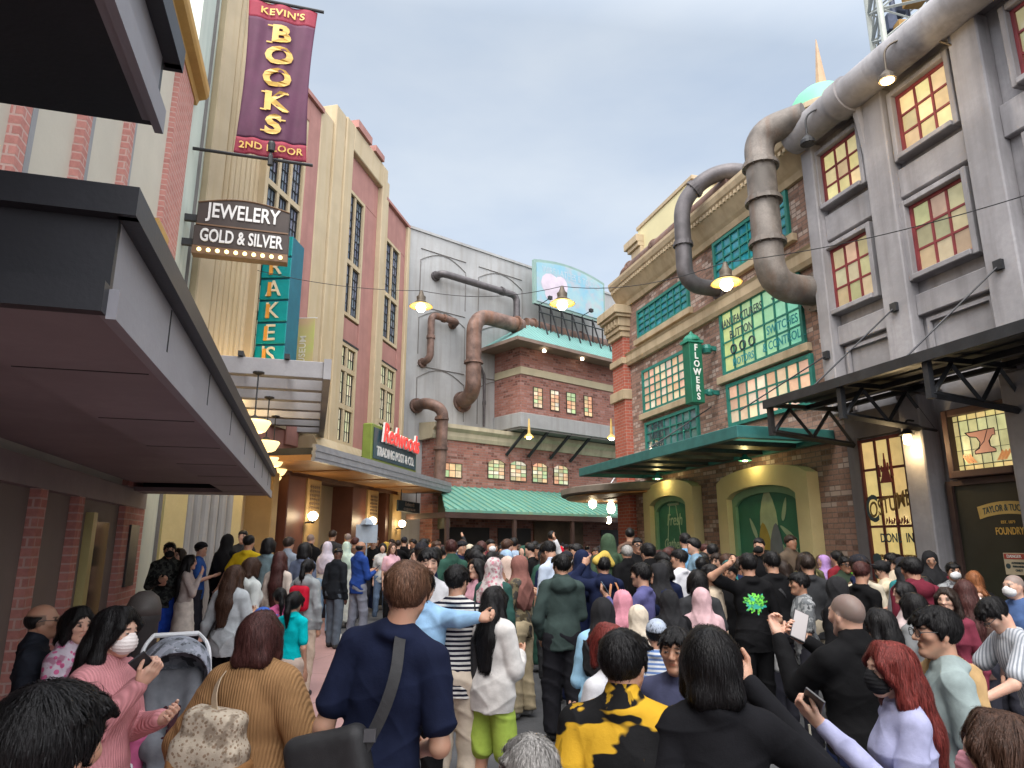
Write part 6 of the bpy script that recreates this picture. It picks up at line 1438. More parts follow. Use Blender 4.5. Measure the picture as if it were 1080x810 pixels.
    fz=V[:,2]; sg_=np.sign(rr.normal()); cr=lambda f: (1-np.abs(np.sin(f)))**2.6*np.clip(.55+.6*wob(V,5,seed+31),0,1.3); fold=1.5*cr(fz*15+V[:,0]*7*sg_+1.9*wob(V,6,seed))+1.1*cr(fz*11-V[:,0]*13*sg_+V[:,1]*5+1.9*wob(V,8,seed+5))+.5*wob(V*[1,1,.6],17,seed+1)+.25*wob(V,42,seed+7)-.8; wz=.55+.45*np.clip((1.25-fz)/.3,0,1); V=V+Nn*(amp*fold*wz)[:,None].astype(F32)
    topo=mkmesh({'tee':'t_shirt','long':'long_sleeved_top','sweater':'sweater','hoodie':'hooded_top','jacket':'jacket','abaya':'long_robe','tank':'vest_top','half':'polo_shirt','mid':'loose_shirt'}[tt],V,Q,tm,None,root)
    if not (tt=='abaya'):
        bm_=bot[1] if not isinstance(bot[1],tuple) else cloth(bot[1]); lb=bot[2] if len(bot)>2 else (.026 if not fem else .018)
        ymin=-.26; g=Grid((-.34,ymin,.02),(.34,.62 if sit else .30,(1.06 if not sit else .66)),max(h,.009))
        g.el((0,-.015,.93+dz),((.178 if fem else .168)*wide+.010,.118*wide+.010,.15),.04)
        end={'long':1.0,'shorts':.0,'skirt':-1,'crop':.75}[bt]
        for i in (0,1):
            if bt=='skirt': continue
            g.rc(hips[i],kn[i]*1.0+(hips[i]-kn[i])*(.12 if bt=='shorts' else 0),.080+lb*.7,.054+lb+(.02 if bt=='shorts' else 0),.03)
            if end>0: g.rc(kn[i],kn[i]+(an[i]-kn[i])*end,.054+lb,.042+lb,.03)
        if bt=='skirt': g.rc((0,-.01,.93),(0,0,.55),.165,.21,.04,sy=.8); g.half((0,0,-1),-.50)
        g.half((0,0,-1),-.065)
        V,Q=g.mesh(); V=relax(V,Q,1,.4); Nn=vnormals(V,Q); f=1.5*(1-np.abs(np.sin(V[:,2]*16+V[:,0]*9+2.0*wob(V,6,seed+4))))**2.2+.6*wob(V*[1,1,.5],16,seed+2)-.5; V=V+Nn*(.006*f)[:,None].astype(F32)
        mkmesh({'long':'trousers','shorts':'shorts','skirt':'skirt','crop':'trousers'}[bt],V,Q,bm_,None,root)
    if d<14 and shoes is not None:
        sm=plain('shoe_%d_%d_%d'%tuple(int(v*1000) for v in shoes),shoes,.6,.2,9,bmp=0)
        for i in (0,1):
            g=Grid(an[i]+[-.09,-.14,-.1],an[i]+[.09,.24,.08],max(h,.01)); g.rc(an[i]+[0,-.02,-.035],an[i]+[.0,.13,-.052],.044,.038,.02); g.rc(an[i]+[0,-.02,-.02],an[i]+[0,0,.0],.042,.044,.02); g.half((0,0,-1),-.003); mm=g.mesh()
            if mm: mkmesh('shoe',*mm,sm,None,root)
    info=dict(hands=hands,o=root,hd=hd,up=up,wr=wr,el=el,sh=sh,M=mw(root),s=s,HR=HR,HC=HC,hm=hm,h=h,hs=hs,a=a,LR=LR,label=label,loc=loc)
    if key: PEOPLE[key]=info
    info['px']=px; info['py']=py; info['d']=d
    return info
def wpt(I,p): return I['M']@Vector(tuple(p))
def sdf_obj(name,lo,hi,h,fn,m,parent=None,M=None,amp=0,freq=20,label=None,cat=None,group=None):
    g=Grid(lo,hi,h); fn(g); V,Q=g.mesh(); V=relax(V,Q,1,.4)
    if amp: V=V+vnormals(V,Q)*(amp*wob(V,freq,3))[:,None].astype(F32)
    o=mkmesh(name,V,Q,m,None,parent)
    if M is not None: o.matrix_world=M
    if label: tag(o,label,cat,group)
    return o
# ================================================================ who stands where (head-top pixel, distance, heading: 0 away, 90 right, 180 towards the camera)
BK=(.007,.007,.008); NV=(.011,.016,.045); WH=(.62,.62,.62); GR=(.16,.165,.17); DG=(.032,.033,.036)
def K(c,p_=None,c2=None,**k): return cloth(c,p_,c2,**k)
P_=person
# ---- nearest row
P_('person cut off by the bottom left corner, only the head showing',58,716,1.15,15,hair='tousle',top=('tee',BK),strands=5000,key='corner')
P_('person in pink ribbed sweater and white face mask, side on, looking at a phone',127,637,2.85,97,'f','long',skin='l',top=('sweater',K((.62,.27,.29),'rib'),.024),bot=('long',DG),arms=('phone',((.03,.05,-.24),(-.03,.23,-.02))),mask=(.72,.66,.64),tilt=6,strands=3500,key='pink',h=.005)
P_('seated person in a dark navy jacket and glasses against the taupe shop wall',47,634,4.6,62,hair='balding',skin='m',top=('jacket',(.02,.024,.034)),bot=('long',BK),arms=('phone','cross'),glasses=True,sit=True,key='seated',turn=8)
P_('small child in a white and pink jacket beside the seated person in glasses',84,638,4.5,95,'f','mid',skin='l',top=('jacket',K((.56,.50,.58),'floral',(.60,.14,.30))),bot=('long',(.5,.12,.25)),arms=('phone','phone'),sit=True,hs=1.0,turn=25,key='childpink')
P_('person in a tan ribbed balloon sleeve sweater with a pale handbag, seen from behind',276,643,2.8,6,'f','bob','m',top=('sweater',K((.33,.185,.085),'rib'),.042),bot=('long',(.55,.54,.52)),arms=(((.17,-.03,-.25),(.15,.03,-.48)),((.16,-.04,-.26),(.12,.10,-.44))),wide=1.08,strands=4500,key='tan',h=.0055)
P_('broad person in a plain navy t-shirt with a black sling bag, seen from behind',432,589,2.55,10,hair='short',hc='w',skin='m',top=('tee',(.010,.014,.036)),bot=('long',BK),arms=('down',((.08,-.02,-.28),(-.02,.18,-.36))),strands=7000,wide=.98,sway=9,roll=-5,key='navy',h=.005)
P_('person in a baby blue top with one arm over the shoulders of the striped person',447,601,4.5,4,hair='short',top=('long',(.27,.45,.66),.02),bot=('long',BK),arms=('down',((.14,-.09,-.01),(.27,-.13,.005))),strands=1200,key='babyblue')
P_('person with tousled fringe and pale shirt facing the camera behind the navy t-shirt',452,577,5.2,165,hair='tousle',skin='l',top=('tee',(.5,.5,.52)),arms=('down','down'),h=.0075,key='fringe')
P_('person in a black and white striped top and cream trousers carrying a black tote',482,594,4.6,8,hair='short',top=('long',K((.60,.59,.57),'stripe',(.012,.012,.025)),.012),bot=('long',(.55,.47,.38),.035),arms=('down',((.05,.0,-.28),(.0,.16,-.34))),strands=1500,key='stripe',turn=20)
P_('person in a slouchy white sweater and lime green shorts beside the striped top',521,617,4.5,38,'f','long',skin='m',top=('sweater',(.58,.56,.54),.035),bot=('shorts',(.34,.46,.08)),arms=(((.08,-.02,-.28),(.07,.02,-.52)),'phone'),strands=1500,key='lime')
P_('person in a hooded bottle green sweatshirt and dark trousers, seen from behind',592,583,6.5,-6,hair='short',top=('hoodie',(.040,.060,.056)),bot=('long',(.016,.016,.02),.04),arms=(((.08,-.02,-.29),(.03,.10,-.47)),'phone'),turn=-30,strands=900,key='hoodie')
P_('person in a black headscarf and long baby blue top, seen from behind',635,628,4.4,5,'f','hijab',top=('abaya',(.30,.52,.70)),arms=('phone','phone'),lean=6,key='bluelong')
P_('person in a white blouse just beyond the yellow splashed jersey',640,656,3.1,-30,'f','mid','r',top=('tee',(.6,.6,.63)),arms=('phone','down'),lean=4,strands=1200,hairs=1.05,key='auburn')
P_('person in a black jersey splashed with yellow, seen from behind',656,661,2.15,14,hair='short',skin='m',top=('half',K((.012,.012,.013),'slash',(.62,.36,.03)),.018),bot=('long',BK),wide=1.12,turn=20,strands=5000,key='jersey',h=.005)
P_('person in a slate blue t-shirt turning back to face the camera',712,659,2.9,-140,hair='short',skin='t',top=('tee',(.055,.06,.11)),wide=1.1,turn=-12,strands=900,key='slate',h=.005)
P_('person in black jacket shading the face with a raised forearm, seen from behind',747,660,2.1,4,hair='mid',skin='m',top=('jacket',(.009,.009,.011)),arms=('down',((.24,.05,-.17),(.02,.20,.12))),strands=6000,key='blackjacket',h=.005,hairs=1.1)
P_('grey haired person cut off by the bottom edge, before the yellow splashed jersey',560,771,1.55,0,hair='short',hc='g',top=('tee',GR),lean=10,strands=6000,key='grey')
P_('person in a pale blue baseball cap and blue striped shirt',692,652,4.2,18,hair='short',top=('tee',K((.55,.58,.62),'stripe',(.12,.2,.42))),key='bluecap',turn=-15)
P_('person in a black sweater holding a phone up high, head shaved',892,626,3.2,-14,hair='buzz',skin='l',top=('jacket',(.008,.008,.009)),bot=('long',NV),arms=(((.06,.16,-.16),(.04,.30,.07)),((.05,.16,-.18),(-.20,.30,.04))),turn=-8,key='shaved',h=.006,wide=1.08)
P_('person in a lilac grey top and black face mask holding a phone at arm height',936,674,2.5,-78,'f','long','r',skin='l',top=('long',(.34,.35,.52),.014),bot=('long',(.2,.3,.45)),arms=(((.05,.10,-.25),(.0,.36,.02)),'down'),mask=(.02,.02,.022),lean=2,turn=-8,strands=5000,key='redhair',h=.005)
P_('person in sage grey t-shirt and glasses, beige jacket over one shoulder',985,637,2.85,-70,hair='short',skin='m',top=('tee',(.27,.33,.33),.014),bot=('long',BK),arms=('down','down'),glasses=True,turn=-14,strands=5000,key='sage',h=.005)
P_('person in mint sleeves with a lowered pink face mask at the bottom right corner',1052,746,1.55,-62,'f','long','b',skin='l',top=('sweater',(.34,.50,.42)),arms=(((.10,.18,-.20),(.02,.34,-.02)),'phone'),mask=(.60,.28,.34),strands=5000,key='mint',h=.006)
P_('person in a grey vertically streaked t-shirt and glasses bowing over a phone',1035,632,4.3,-82,hair='short',skin='l',top=('tee',K((.46,.48,.52),'vstripe',(.17,.19,.22)),.02),arms=('reach','reach'),glasses=True,tilt=24,lean=20,key='bow')
# ---- right hand side
R=[('bald person in blue collared shirt and white face mask by the foundry door',1068,606,5.4,-100,dict(hair='buzz',hc='g',skin='l',top=('long',(.07,.12,.26)),mask=(.7,.7,.7),key='baldmask')),
('person in a navy pleated top and white face mask in front of the foundry door',1030,617,5.6,-150,dict(sex='f',hair='mid',hc='a',skin='l',top=('long',(.03,.06,.16)),mask=(.68,.68,.68),key='navymask')),
('person with auburn bob turned away beside the foundry door',1026,601,7.0,35,dict(sex='f',hair='bob',hc='a',top=('jacket',BK))),
('person in a grey camouflage shirt and white face mask under the lettered shop window',1004,592,7.3,-165,dict(hair='short',skin='m',top=('long',K((.25,.26,.27),'camo',(.10,.10,.11))),mask=(.68,.7,.72),key='camo')),
('person in a black headscarf and dark jacket with red piping looking down',980,580,7.8,-160,dict(sex='f',hair='hijab',skin='m',top=('jacket',K((.02,.018,.022),'camo',(.16,.02,.03))),tilt=18,key='redpipe',arms=('phone','phone'))),
('person in a cream uniform shirt and black cap showing something on a phone',926,591,7.6,-70,dict(sex='f',hair='bun',skin='l',top=('mid',(.60,.50,.36)),tilt=20,arms=('reach','phone'),key='cream')),
('second person in cream uniform shirt with dark collar just behind the one with the phone',938,582,8.1,-85,dict(sex='f',hair='bun',skin='l',top=('mid',(.58,.49,.37)),tilt=8,arms=('phone','down'))),
('smiling person in a dark green jacket and glasses near the brown brick wall',890,586,8.2,172,dict(hair='short',skin='t',top=('jacket',(.03,.045,.03)),glasses=True,arms=('phone','phone'),key='greenjacket')),
('person in a bright green cap behind the dark green jacket',901,588,9.0,165,dict(hair='short',top=('tee',(.10,.35,.03)),skin='t')),
('person in a maroon shirt half hidden behind the dark green jacket',882,580,9.2,-20,dict(hair='tousle',top=('tee',(.20,.02,.03)))),
('person in a lilac headscarf in front of the wide arched panel',868,584,9.4,-95,dict(sex='f',hair='hijab',extra_top=K((.40,.25,.52)),top=('abaya',(.36,.23,.48)),key='lilac')),
('person in a brown jacket standing above the others against the wide green arched panel',833,563,11.0,155,dict(hair='short',hc='d',skin='t',top=('jacket',(.10,.075,.055)),key='brownwall')),
('person in a black t-shirt and black face mask facing the camera before the arched panel',800,566,10.0,-150,dict(hair='short',skin='m',top=('tee',BK),mask=(.02,.02,.02),key='maskwall')),
('person with short sleeves and a stubbly head, black t-shirt, turned to the brick wall',813,580,6.4,-12,dict(hair='short',skin='m',top=('tee',BK),key='black2',wide=1.08)),
('person in a black t-shirt with a bright green printed creature, hand behind the head',788,582,5.9,-4,dict(hair='short',skin='m',top=('tee',BK),arms=(((.24,-.05,.10),(.14,-.15,.19)),((.09,.0,-.28),(.10,.09,-.50))),key='dragon',h=.0085,bot=('long',BK))),
('person in a grey patterned shirt in profile beside the raised phone',842,602,5.7,-85,dict(hair='short',skin='t',top=('tee',K((.14,.15,.16),'camo',(.30,.31,.32))),arms=('phone','cross'),key='profile')),
('person in a black headscarf just beyond the raised phone of the black sweater',881,606,5.2,-25,dict(sex='f',hair='hijab',top=('abaya',BK))),
('person with very long straight hair and pale pink top right behind the black sweater',927,640,3.7,-35,dict(sex='f',hair='xlong',top=('long',(.58,.42,.45)),strands=1500,key='longhair')),
('person in a white and rose top in profile below the lettered shop window',952,612,5.5,-75,dict(sex='f',hair='long',skin='l',top=('long',(.52,.42,.42)))),
('person in a plain grey top facing away between rose top and sage t-shirt',962,624,4.7,-20,dict(sex='f',hair='mid',top=('tee',GR))),
('person in a burgundy top looking towards the camera above the glasses of the sage t-shirt',997,618,4.9,-130,dict(sex='f',hair='long',hc='d',skin='l',top=('long',(.16,.03,.05)),key='burgundy')),
('person in a long brown top with hair falling over it beside the burgundy top',1016,610,5.3,20,dict(sex='f',hair='xlong',hc='m',top=('long',(.10,.06,.05)))),
('person in dark red and navy clothes below the black headscarf with red piping',972,607,6.4,-30,dict(sex='f',hair='mid',top=('jacket',K(NV,'camo',(.22,.03,.05))))),
('person in an olive shirt between the grey patterned shirt and brown brick wall',846,582,8.6,20,dict(sex='f',hair='long',hc='d',top=('tee',(.16,.14,.07)))),
('person in a tan sling backpack walking past the wide arched panel',826,590,7.4,35,dict(sex='f',hair='mid',hc='d',top=('jacket',(.30,.22,.12)))),
('person in a beige t-shirt with head bowed, in profile',746,594,5.9,-60,dict(hair='short',skin='m',top=('tee',(.50,.41,.31)),tilt=14,key='beige')),
('person with cropped hair and charcoal jacket ahead of the beige t-shirt',735,600,5.5,0,dict(hair='mid',top=('tee',DG))),
('person in a long dusty pink headscarf',739,618,5.0,12,dict(sex='f',hair='hijab',extra_top=K((.50,.33,.35)),top=('abaya',(.48,.32,.34)),key='dusty')),
('person in a large black headscarf beside the dusty pink one',705,620,4.9,-5,dict(sex='f',hair='hijab',top=('abaya',BK),key='bighijab')),
('person in a cream headscarf ahead of the blue baseball cap',672,636,4.6,-25,dict(sex='f',hair='hijab',extra_top=K((.58,.50,.40)),top=('abaya',(.55,.50,.42)),key='creamhijab')),
('person in a bright rose headscarf holding an orange bag',656,620,4.9,-20,dict(sex='f',hair='hijab',extra_top=K((.56,.24,.30)),top=('abaya',(.50,.22,.28)),arms=('phone','phone'),key='rose')),
('person in a lilac blue shirt and sunglasses on the head holding up a phone',676,592,5.5,-60,dict(hair='short',skin='m',top=('long',(.10,.10,.24)),arms=(((.05,.14,-.20),(.02,.30,.0)),'phone'),key='lilacblue')),
('person in a black headscarf and navy top turned towards the lilac blue shirt',694,592,6.0,-95,dict(sex='f',hair='hijab',top=('long',NV))),
('person in a white t-shirt seen from behind, head in profile',716,578,7.4,-35,dict(hair='short',skin='m',top=('tee',(.62,.62,.66)),turn=-30,key='white')),
('person in a white top with tied hair looking up beside the white t-shirt',698,581,8.2,-35,dict(sex='f',hair='pony',top=('tee',(.55,.57,.6)))),
('person in a sky blue t-shirt close to the narrower arched panel',722,561,10.6,-10,dict(hair='short',top=('tee',(.16,.36,.58)),key='sky')),
('person in a washed denim shirt in profile by the narrower arched panel',731,566,9.8,-80,dict(hair='short',skin='l',top=('tee',(.17,.27,.36)))),
('person in a black cap between the arched panels',751,572,9.6,10,dict(hair='short',top=('tee',BK))),
('person in a navy sweatshirt with a yellow cloth over the head and a raised fist',636,585,6.6,-10,dict(hair='short',skin='m',top=('hoodie',NV),arms=(((.20,.10,.02),(.06,.10,.20)),((.10,.12,-.24),(-.10,.22,-.12))),key='yellowcloth')),
('person in a navy headscarf and long navy dress behind the hooded green sweatshirt',613,578,6.9,-5,dict(sex='f',hair='hijab',extra_top=K((.012,.018,.05)),top=('abaya',(.014,.02,.06)),key='navyhijab')),
('person in a pale blue shirt looking down over the arms, behind the green hood',575,571,7.4,-45,dict(hair='short',skin='m',top=('half',(.45,.52,.64)),tilt=22,lean=10,arms=('phone','phone'),key='paleblue')),
('person in a rust headscarf, camouflage jacket and wide beige trousers',547,584,6.5,-65,dict(sex='f',hair='hijab',skin='m',extra_top=K((.22,.10,.085)),top=('jacket',K((.16,.13,.08),'camo',(.06,.055,.05))),bot=('long',(.46,.38,.25),.05),arms=('phone','chin'),key='rust',shoes=(.4,.4,.4))),
('person in a pink and white floral headscarf and dark green top, seen from behind',521,586,5.9,16,dict(sex='f',hair='hijab',extra_top=K((.52,.47,.46),'floral',(.45,.20,.24)),top=('long',(.025,.07,.06),.02),key='floral')),
('person in a pale apricot headscarf between the floral and rust ones',535,585,6.9,-20,dict(sex='f',hair='hijab',extra_top=K((.55,.42,.36)),top=('abaya',(.5,.4,.36)))),
('person with pink top and face turned back beside the floral headscarf',503,588,6.4,-130,dict(sex='f',hair='long',skin='l',top=('long',(.55,.30,.36)))),
('person in a bright red shirt standing higher than the crowd near the market',582,559,13.6,8,dict(hair='short',top=('tee',(.50,.012,.03)),key='red')),
('person with an olive green hood up over the head',641,563,9.6,0,dict(hair='none',top=('hoodie',(.045,.075,.045)),key='oliveh')),
('person with a pale backpack in a powder blue shirt near the market canopy',542,566,12.2,0,dict(hair='short',top=('tee',(.36,.46,.60)),key='powder')),
('person in a black leather jacket with silver hair',661,574,8.8,-10,dict(hair='short',hc='g',top=('jacket',BK),key='silver')),
('person with black face mask and dark glasses between hood and brick corner pillar',672,566,10.6,175,dict(hair='short',skin='m',top=('tee',BK),glasses=True)),
('person in a dark cap and brown shirt in front of the red brick corner pillar',664,556,13.0,5,dict(hair='short',top=('tee',(.13,.08,.06)))),
# ---- left hand side
('person in a black track jacket with pale shoulder stripe, blue shorts and black face mask',180,571,8.4,150,dict(hair='short',skin='m',top=('jacket',K((.016,.017,.018),'camo',(.05,.055,.05))),bot=('shorts',(.02,.07,.42),.05),mask=(.015,.015,.017),arms=('cross','phone'),key='track',h=.012)),
('person in a dark patterned top leaning to the track jacket, looking at the camera',190,577,8.8,-165,dict(sex='f',hair='mid',hc='d',skin='l',top=('long',K(DG,'camo',(.16,.16,.16))),arms=('cross','phone'),key='dark')),
('person with long hair in a white skirt and sandals beside the blue shirt',201,584,8.3,70,dict(sex='f',hair='xlong',skin='l',top=('long',(.42,.36,.34)),bot=('skirt',(.60,.55,.50)),arms=('down','chin'),key='whiteskirt')),
('person in a royal blue t-shirt and black cap facing the theatre door',213,571,10.2,75,dict(hair='short',skin='l',top=('tee',(.03,.09,.32)),arms=('phone','phone'),key='royal')),
('person in a yellow t-shirt reaching one arm down towards the pavement',263,563,9.2,5,dict(hair='short',skin='m',top=('tee',(.66,.46,.02)),arms=(((.16,.04,-.24),(.30,.10,-.46)),'down'),bot=('long',(.35,.33,.3)),key='yellow')),
('person in a long black veil beside the yellow t-shirt',241,562,10.4,20,dict(sex='f',hair='hijab',top=('abaya',BK),key='veil')),
('person facing out of the theatre door above the yellow t-shirt',257,558,12.0,178,dict(hair='short',skin='l',top=('tee',DG))),
('person in a long pale grey cardigan with a dark crossbody strap, one arm hanging',248,595,5.6,14,dict(sex='f',hair='long',hc='b',skin='m',top=('mid',(.44,.47,.49),.03),bot=('long',BK),arms=(((.12,-.02,-.27),(.17,.03,-.50)),'phone'),key='cardigan',h=.0085)),
('person in a white hooded top with blue lanyard just beyond the grey cardigan',266,587,6.4,35,dict(sex='f',hair='bob',hc='b',top=('hoodie',(.55,.58,.56)),key='lanyard')),
('person in a cream cardigan with very long wavy hair, seen from behind',296,581,7.6,4,dict(sex='f',hair='xlong',hc='m',top=('long',(.54,.46,.40)),bot=('long',(.4,.35,.3)),hairs=1.08,key='wavy')),
('person in a faded teal denim top near the ochre pilaster',284,566,9.6,12,dict(sex='f',hair='bob',top=('long',(.17,.24,.26)))),
('person in a grey blue shirt standing before the mahogany column',305,565,9.4,12,dict(hair='short',hc='d',skin='m',top=('half',(.22,.25,.30)),key='greyblue')),
('person in a dark denim jacket ahead of the red backpack',322,571,8.6,10,dict(sex='f',hair='mid',top=('jacket',(.10,.12,.18)),bot=('long',NV))),
('child in a grey hooded top wearing a small red backpack',325,589,7.1,8,dict(sex='f',hair='pony',top=('hoodie',(.26,.28,.29)),bot=('long',(.48,.38,.30)),key='redpack')),
('child in a turquoise t-shirt with a long plait, seen from behind',311,623,5.3,8,dict(sex='f',hair='pony',top=('tee',(.0,.42,.46)),bot=('long',(.55,.45,.38)),hs=1.1,key='turquoise',h=.0085)),
('small child in a pink top beside the turquoise t-shirt',296,619,6.3,-30,dict(sex='f',hair='pony',top=('tee',(.62,.13,.30)),hs=1.1)),
('child in a royal blue cap just in front of the tan sweater',278,640,4.5,10,dict(hair='short',top=('tee',(.05,.12,.42)),hs=1.1,key='kidcap')),
('child in a black hooded jacket and grey jeans turning back to look',357,577,10.8,20,dict(hair='short',skin='b',top=('jacket',(.014,.016,.02)),bot=('long',(.10,.12,.15)),turn=140,hs=1.05,key='boy',face=True)),
('bald person in a bright blue jacket and grey trousers looking at a phone',381,570,11.3,45,dict(hair='balding',skin='t',top=('jacket',(.02,.055,.24)),bot=('long',(.22,.23,.28)),arms=('phone','phone'),shoes=(.4,.38,.36),key='blue',h=.014)),
('person in a white lilac headscarf and pale jeans by the entrance',346,570,12.2,10,dict(sex='f',hair='hijab',extra_top=K((.55,.50,.58)),top=('long',(.50,.46,.42)),bot=('long',(.22,.34,.48)),key='lilachead')),
('person in a pale mint headscarf by the entrance pilaster',366,570,13.2,5,dict(sex='f',hair='hijab',extra_top=K((.46,.58,.50)),top=('abaya',(.5,.52,.48)),key='minthead')),
('bald headed person in a black coat beside the fretwork pilaster',328,563,13.0,15,dict(hair='buzz',skin='l',top=('jacket',BK))),
('person in a dark shirt facing the theatre doorway behind the lilac headscarf',351,558,14.0,5,dict(hair='short',hc='d',top=('tee',DG))),
('person with shaved grey head at the doorway behind the mint headscarf',367,562,14.4,-10,dict(hair='buzz',skin='l',hc='g',top=('tee',GR))),
('person with curly hair in brown near the mint headscarf',375,566,14.0,10,dict(hair='tousle',hc='m',top=('tee',(.12,.07,.05)))),
('person in a pink t-shirt and black trousers standing on the open asphalt',414,572,13.2,150,dict(sex='f',hair='long',hc='b',skin='l',top=('tee',(.60,.36,.42)),bot=('long',BK),shoes=(.5,.55,.6),legs=.1,key='pinktee',arms=('phone','down'))),
('person in a black top holding up a small pale sign by the lit doorway',394,567,15.0,170,dict(skin='l',top=('tee',BK),arms=('phone','up'),key='sign')),
('person in a white and grey top with white shoes next to the pink t-shirt',404,572,14.4,170,dict(sex='f',hair='mid',skin='l',top=('tee',(.5,.5,.5)),shoes=(.6,.6,.6),bot=('long',(.12,.17,.26)))),
('person with a broad smile facing the camera over the navy t-shirt shoulder',438,577,9.5,178,dict(sex='f',hair='pony',skin='l',top=('tee',(.55,.5,.45)),key='smile')),
('person in a white collared top with short hair behind the smiling one',447,567,10.4,10,dict(hair='short',top=('tee',(.62,.62,.6))))]
for (lab,px,py,d,yaw,kw) in R: person(lab,px,py,d*(1.12 if d<9.5 else 1.04),yaw,**kw)
# ================================================================ the far crowd, each person built on their own
ANCH={'red':'the red shirt','powder':'the powder blue shirt','oliveh':'the olive hood','silver':'the silver haired jacket','paleblue':'the bowing pale blue shirt','navyhijab':'the navy headscarf','floral':'the floral headscarf','rust':'the rust headscarf','white':'the white t-shirt','sky':'the sky blue t-shirt','lilacblue':'the lilac blue shirt','dragon':'the green print','brownwall':'the brown jacket','maskwall':'the masked one by the arch','lilac':'the lilac headscarf','greenjacket':'the dark green jacket','smile':'the smiling face','pinktee':'the pink t-shirt','yellowcloth':'the yellow head cloth','hoodie':'the green hooded back','fringe':'the tousled fringe','blue':'the bright blue jacket','beige':'the beige t-shirt','cream':'the cream uniform','profile':'the grey patterned shirt','redpipe':'the red piping'}
placed=[(I['loc'][0],I['loc'][1]) for I in []]
def allpeople(): return [o for o in COL.objects if o.get('category')=='person']
placed=[(o.location.x,o.location.y) for o in allpeople()]
labels={o['label'] for o in allpeople()}
PALT=[('black',BK,9),('charcoal',DG,5),('navy',NV,5),('grey',(.20,.20,.21),4),('white',(.58,.58,.60),4),('cream',(.52,.46,.36),3),('maroon',(.14,.02,.035),3),('brown',(.12,.075,.05),3),('olive',(.10,.10,.05),2),('pink',(.52,.26,.30),2),('pale blue',(.28,.40,.55),3),('teal',(.03,.18,.19),1),('mustard',(.46,.30,.06),1),('rust orange',(.42,.13,.05),1),('lilac',(.36,.30,.48),1),('bottle green',(.03,.08,.06),2),('denim blue',(.09,.14,.24),3)]
WT=np.array([w for *_,w in PALT],float); WT/=WT.sum()
fr=np.random.default_rng(77); cnt=0; tries=0
ZONES=[((392,690),(12.0,23.5),95),((500,700),(7.5,13),34),((690,870),(6.5,12.5),30),((440,520),(7,12),9),((860,1000),(5.6,8.8),10)]
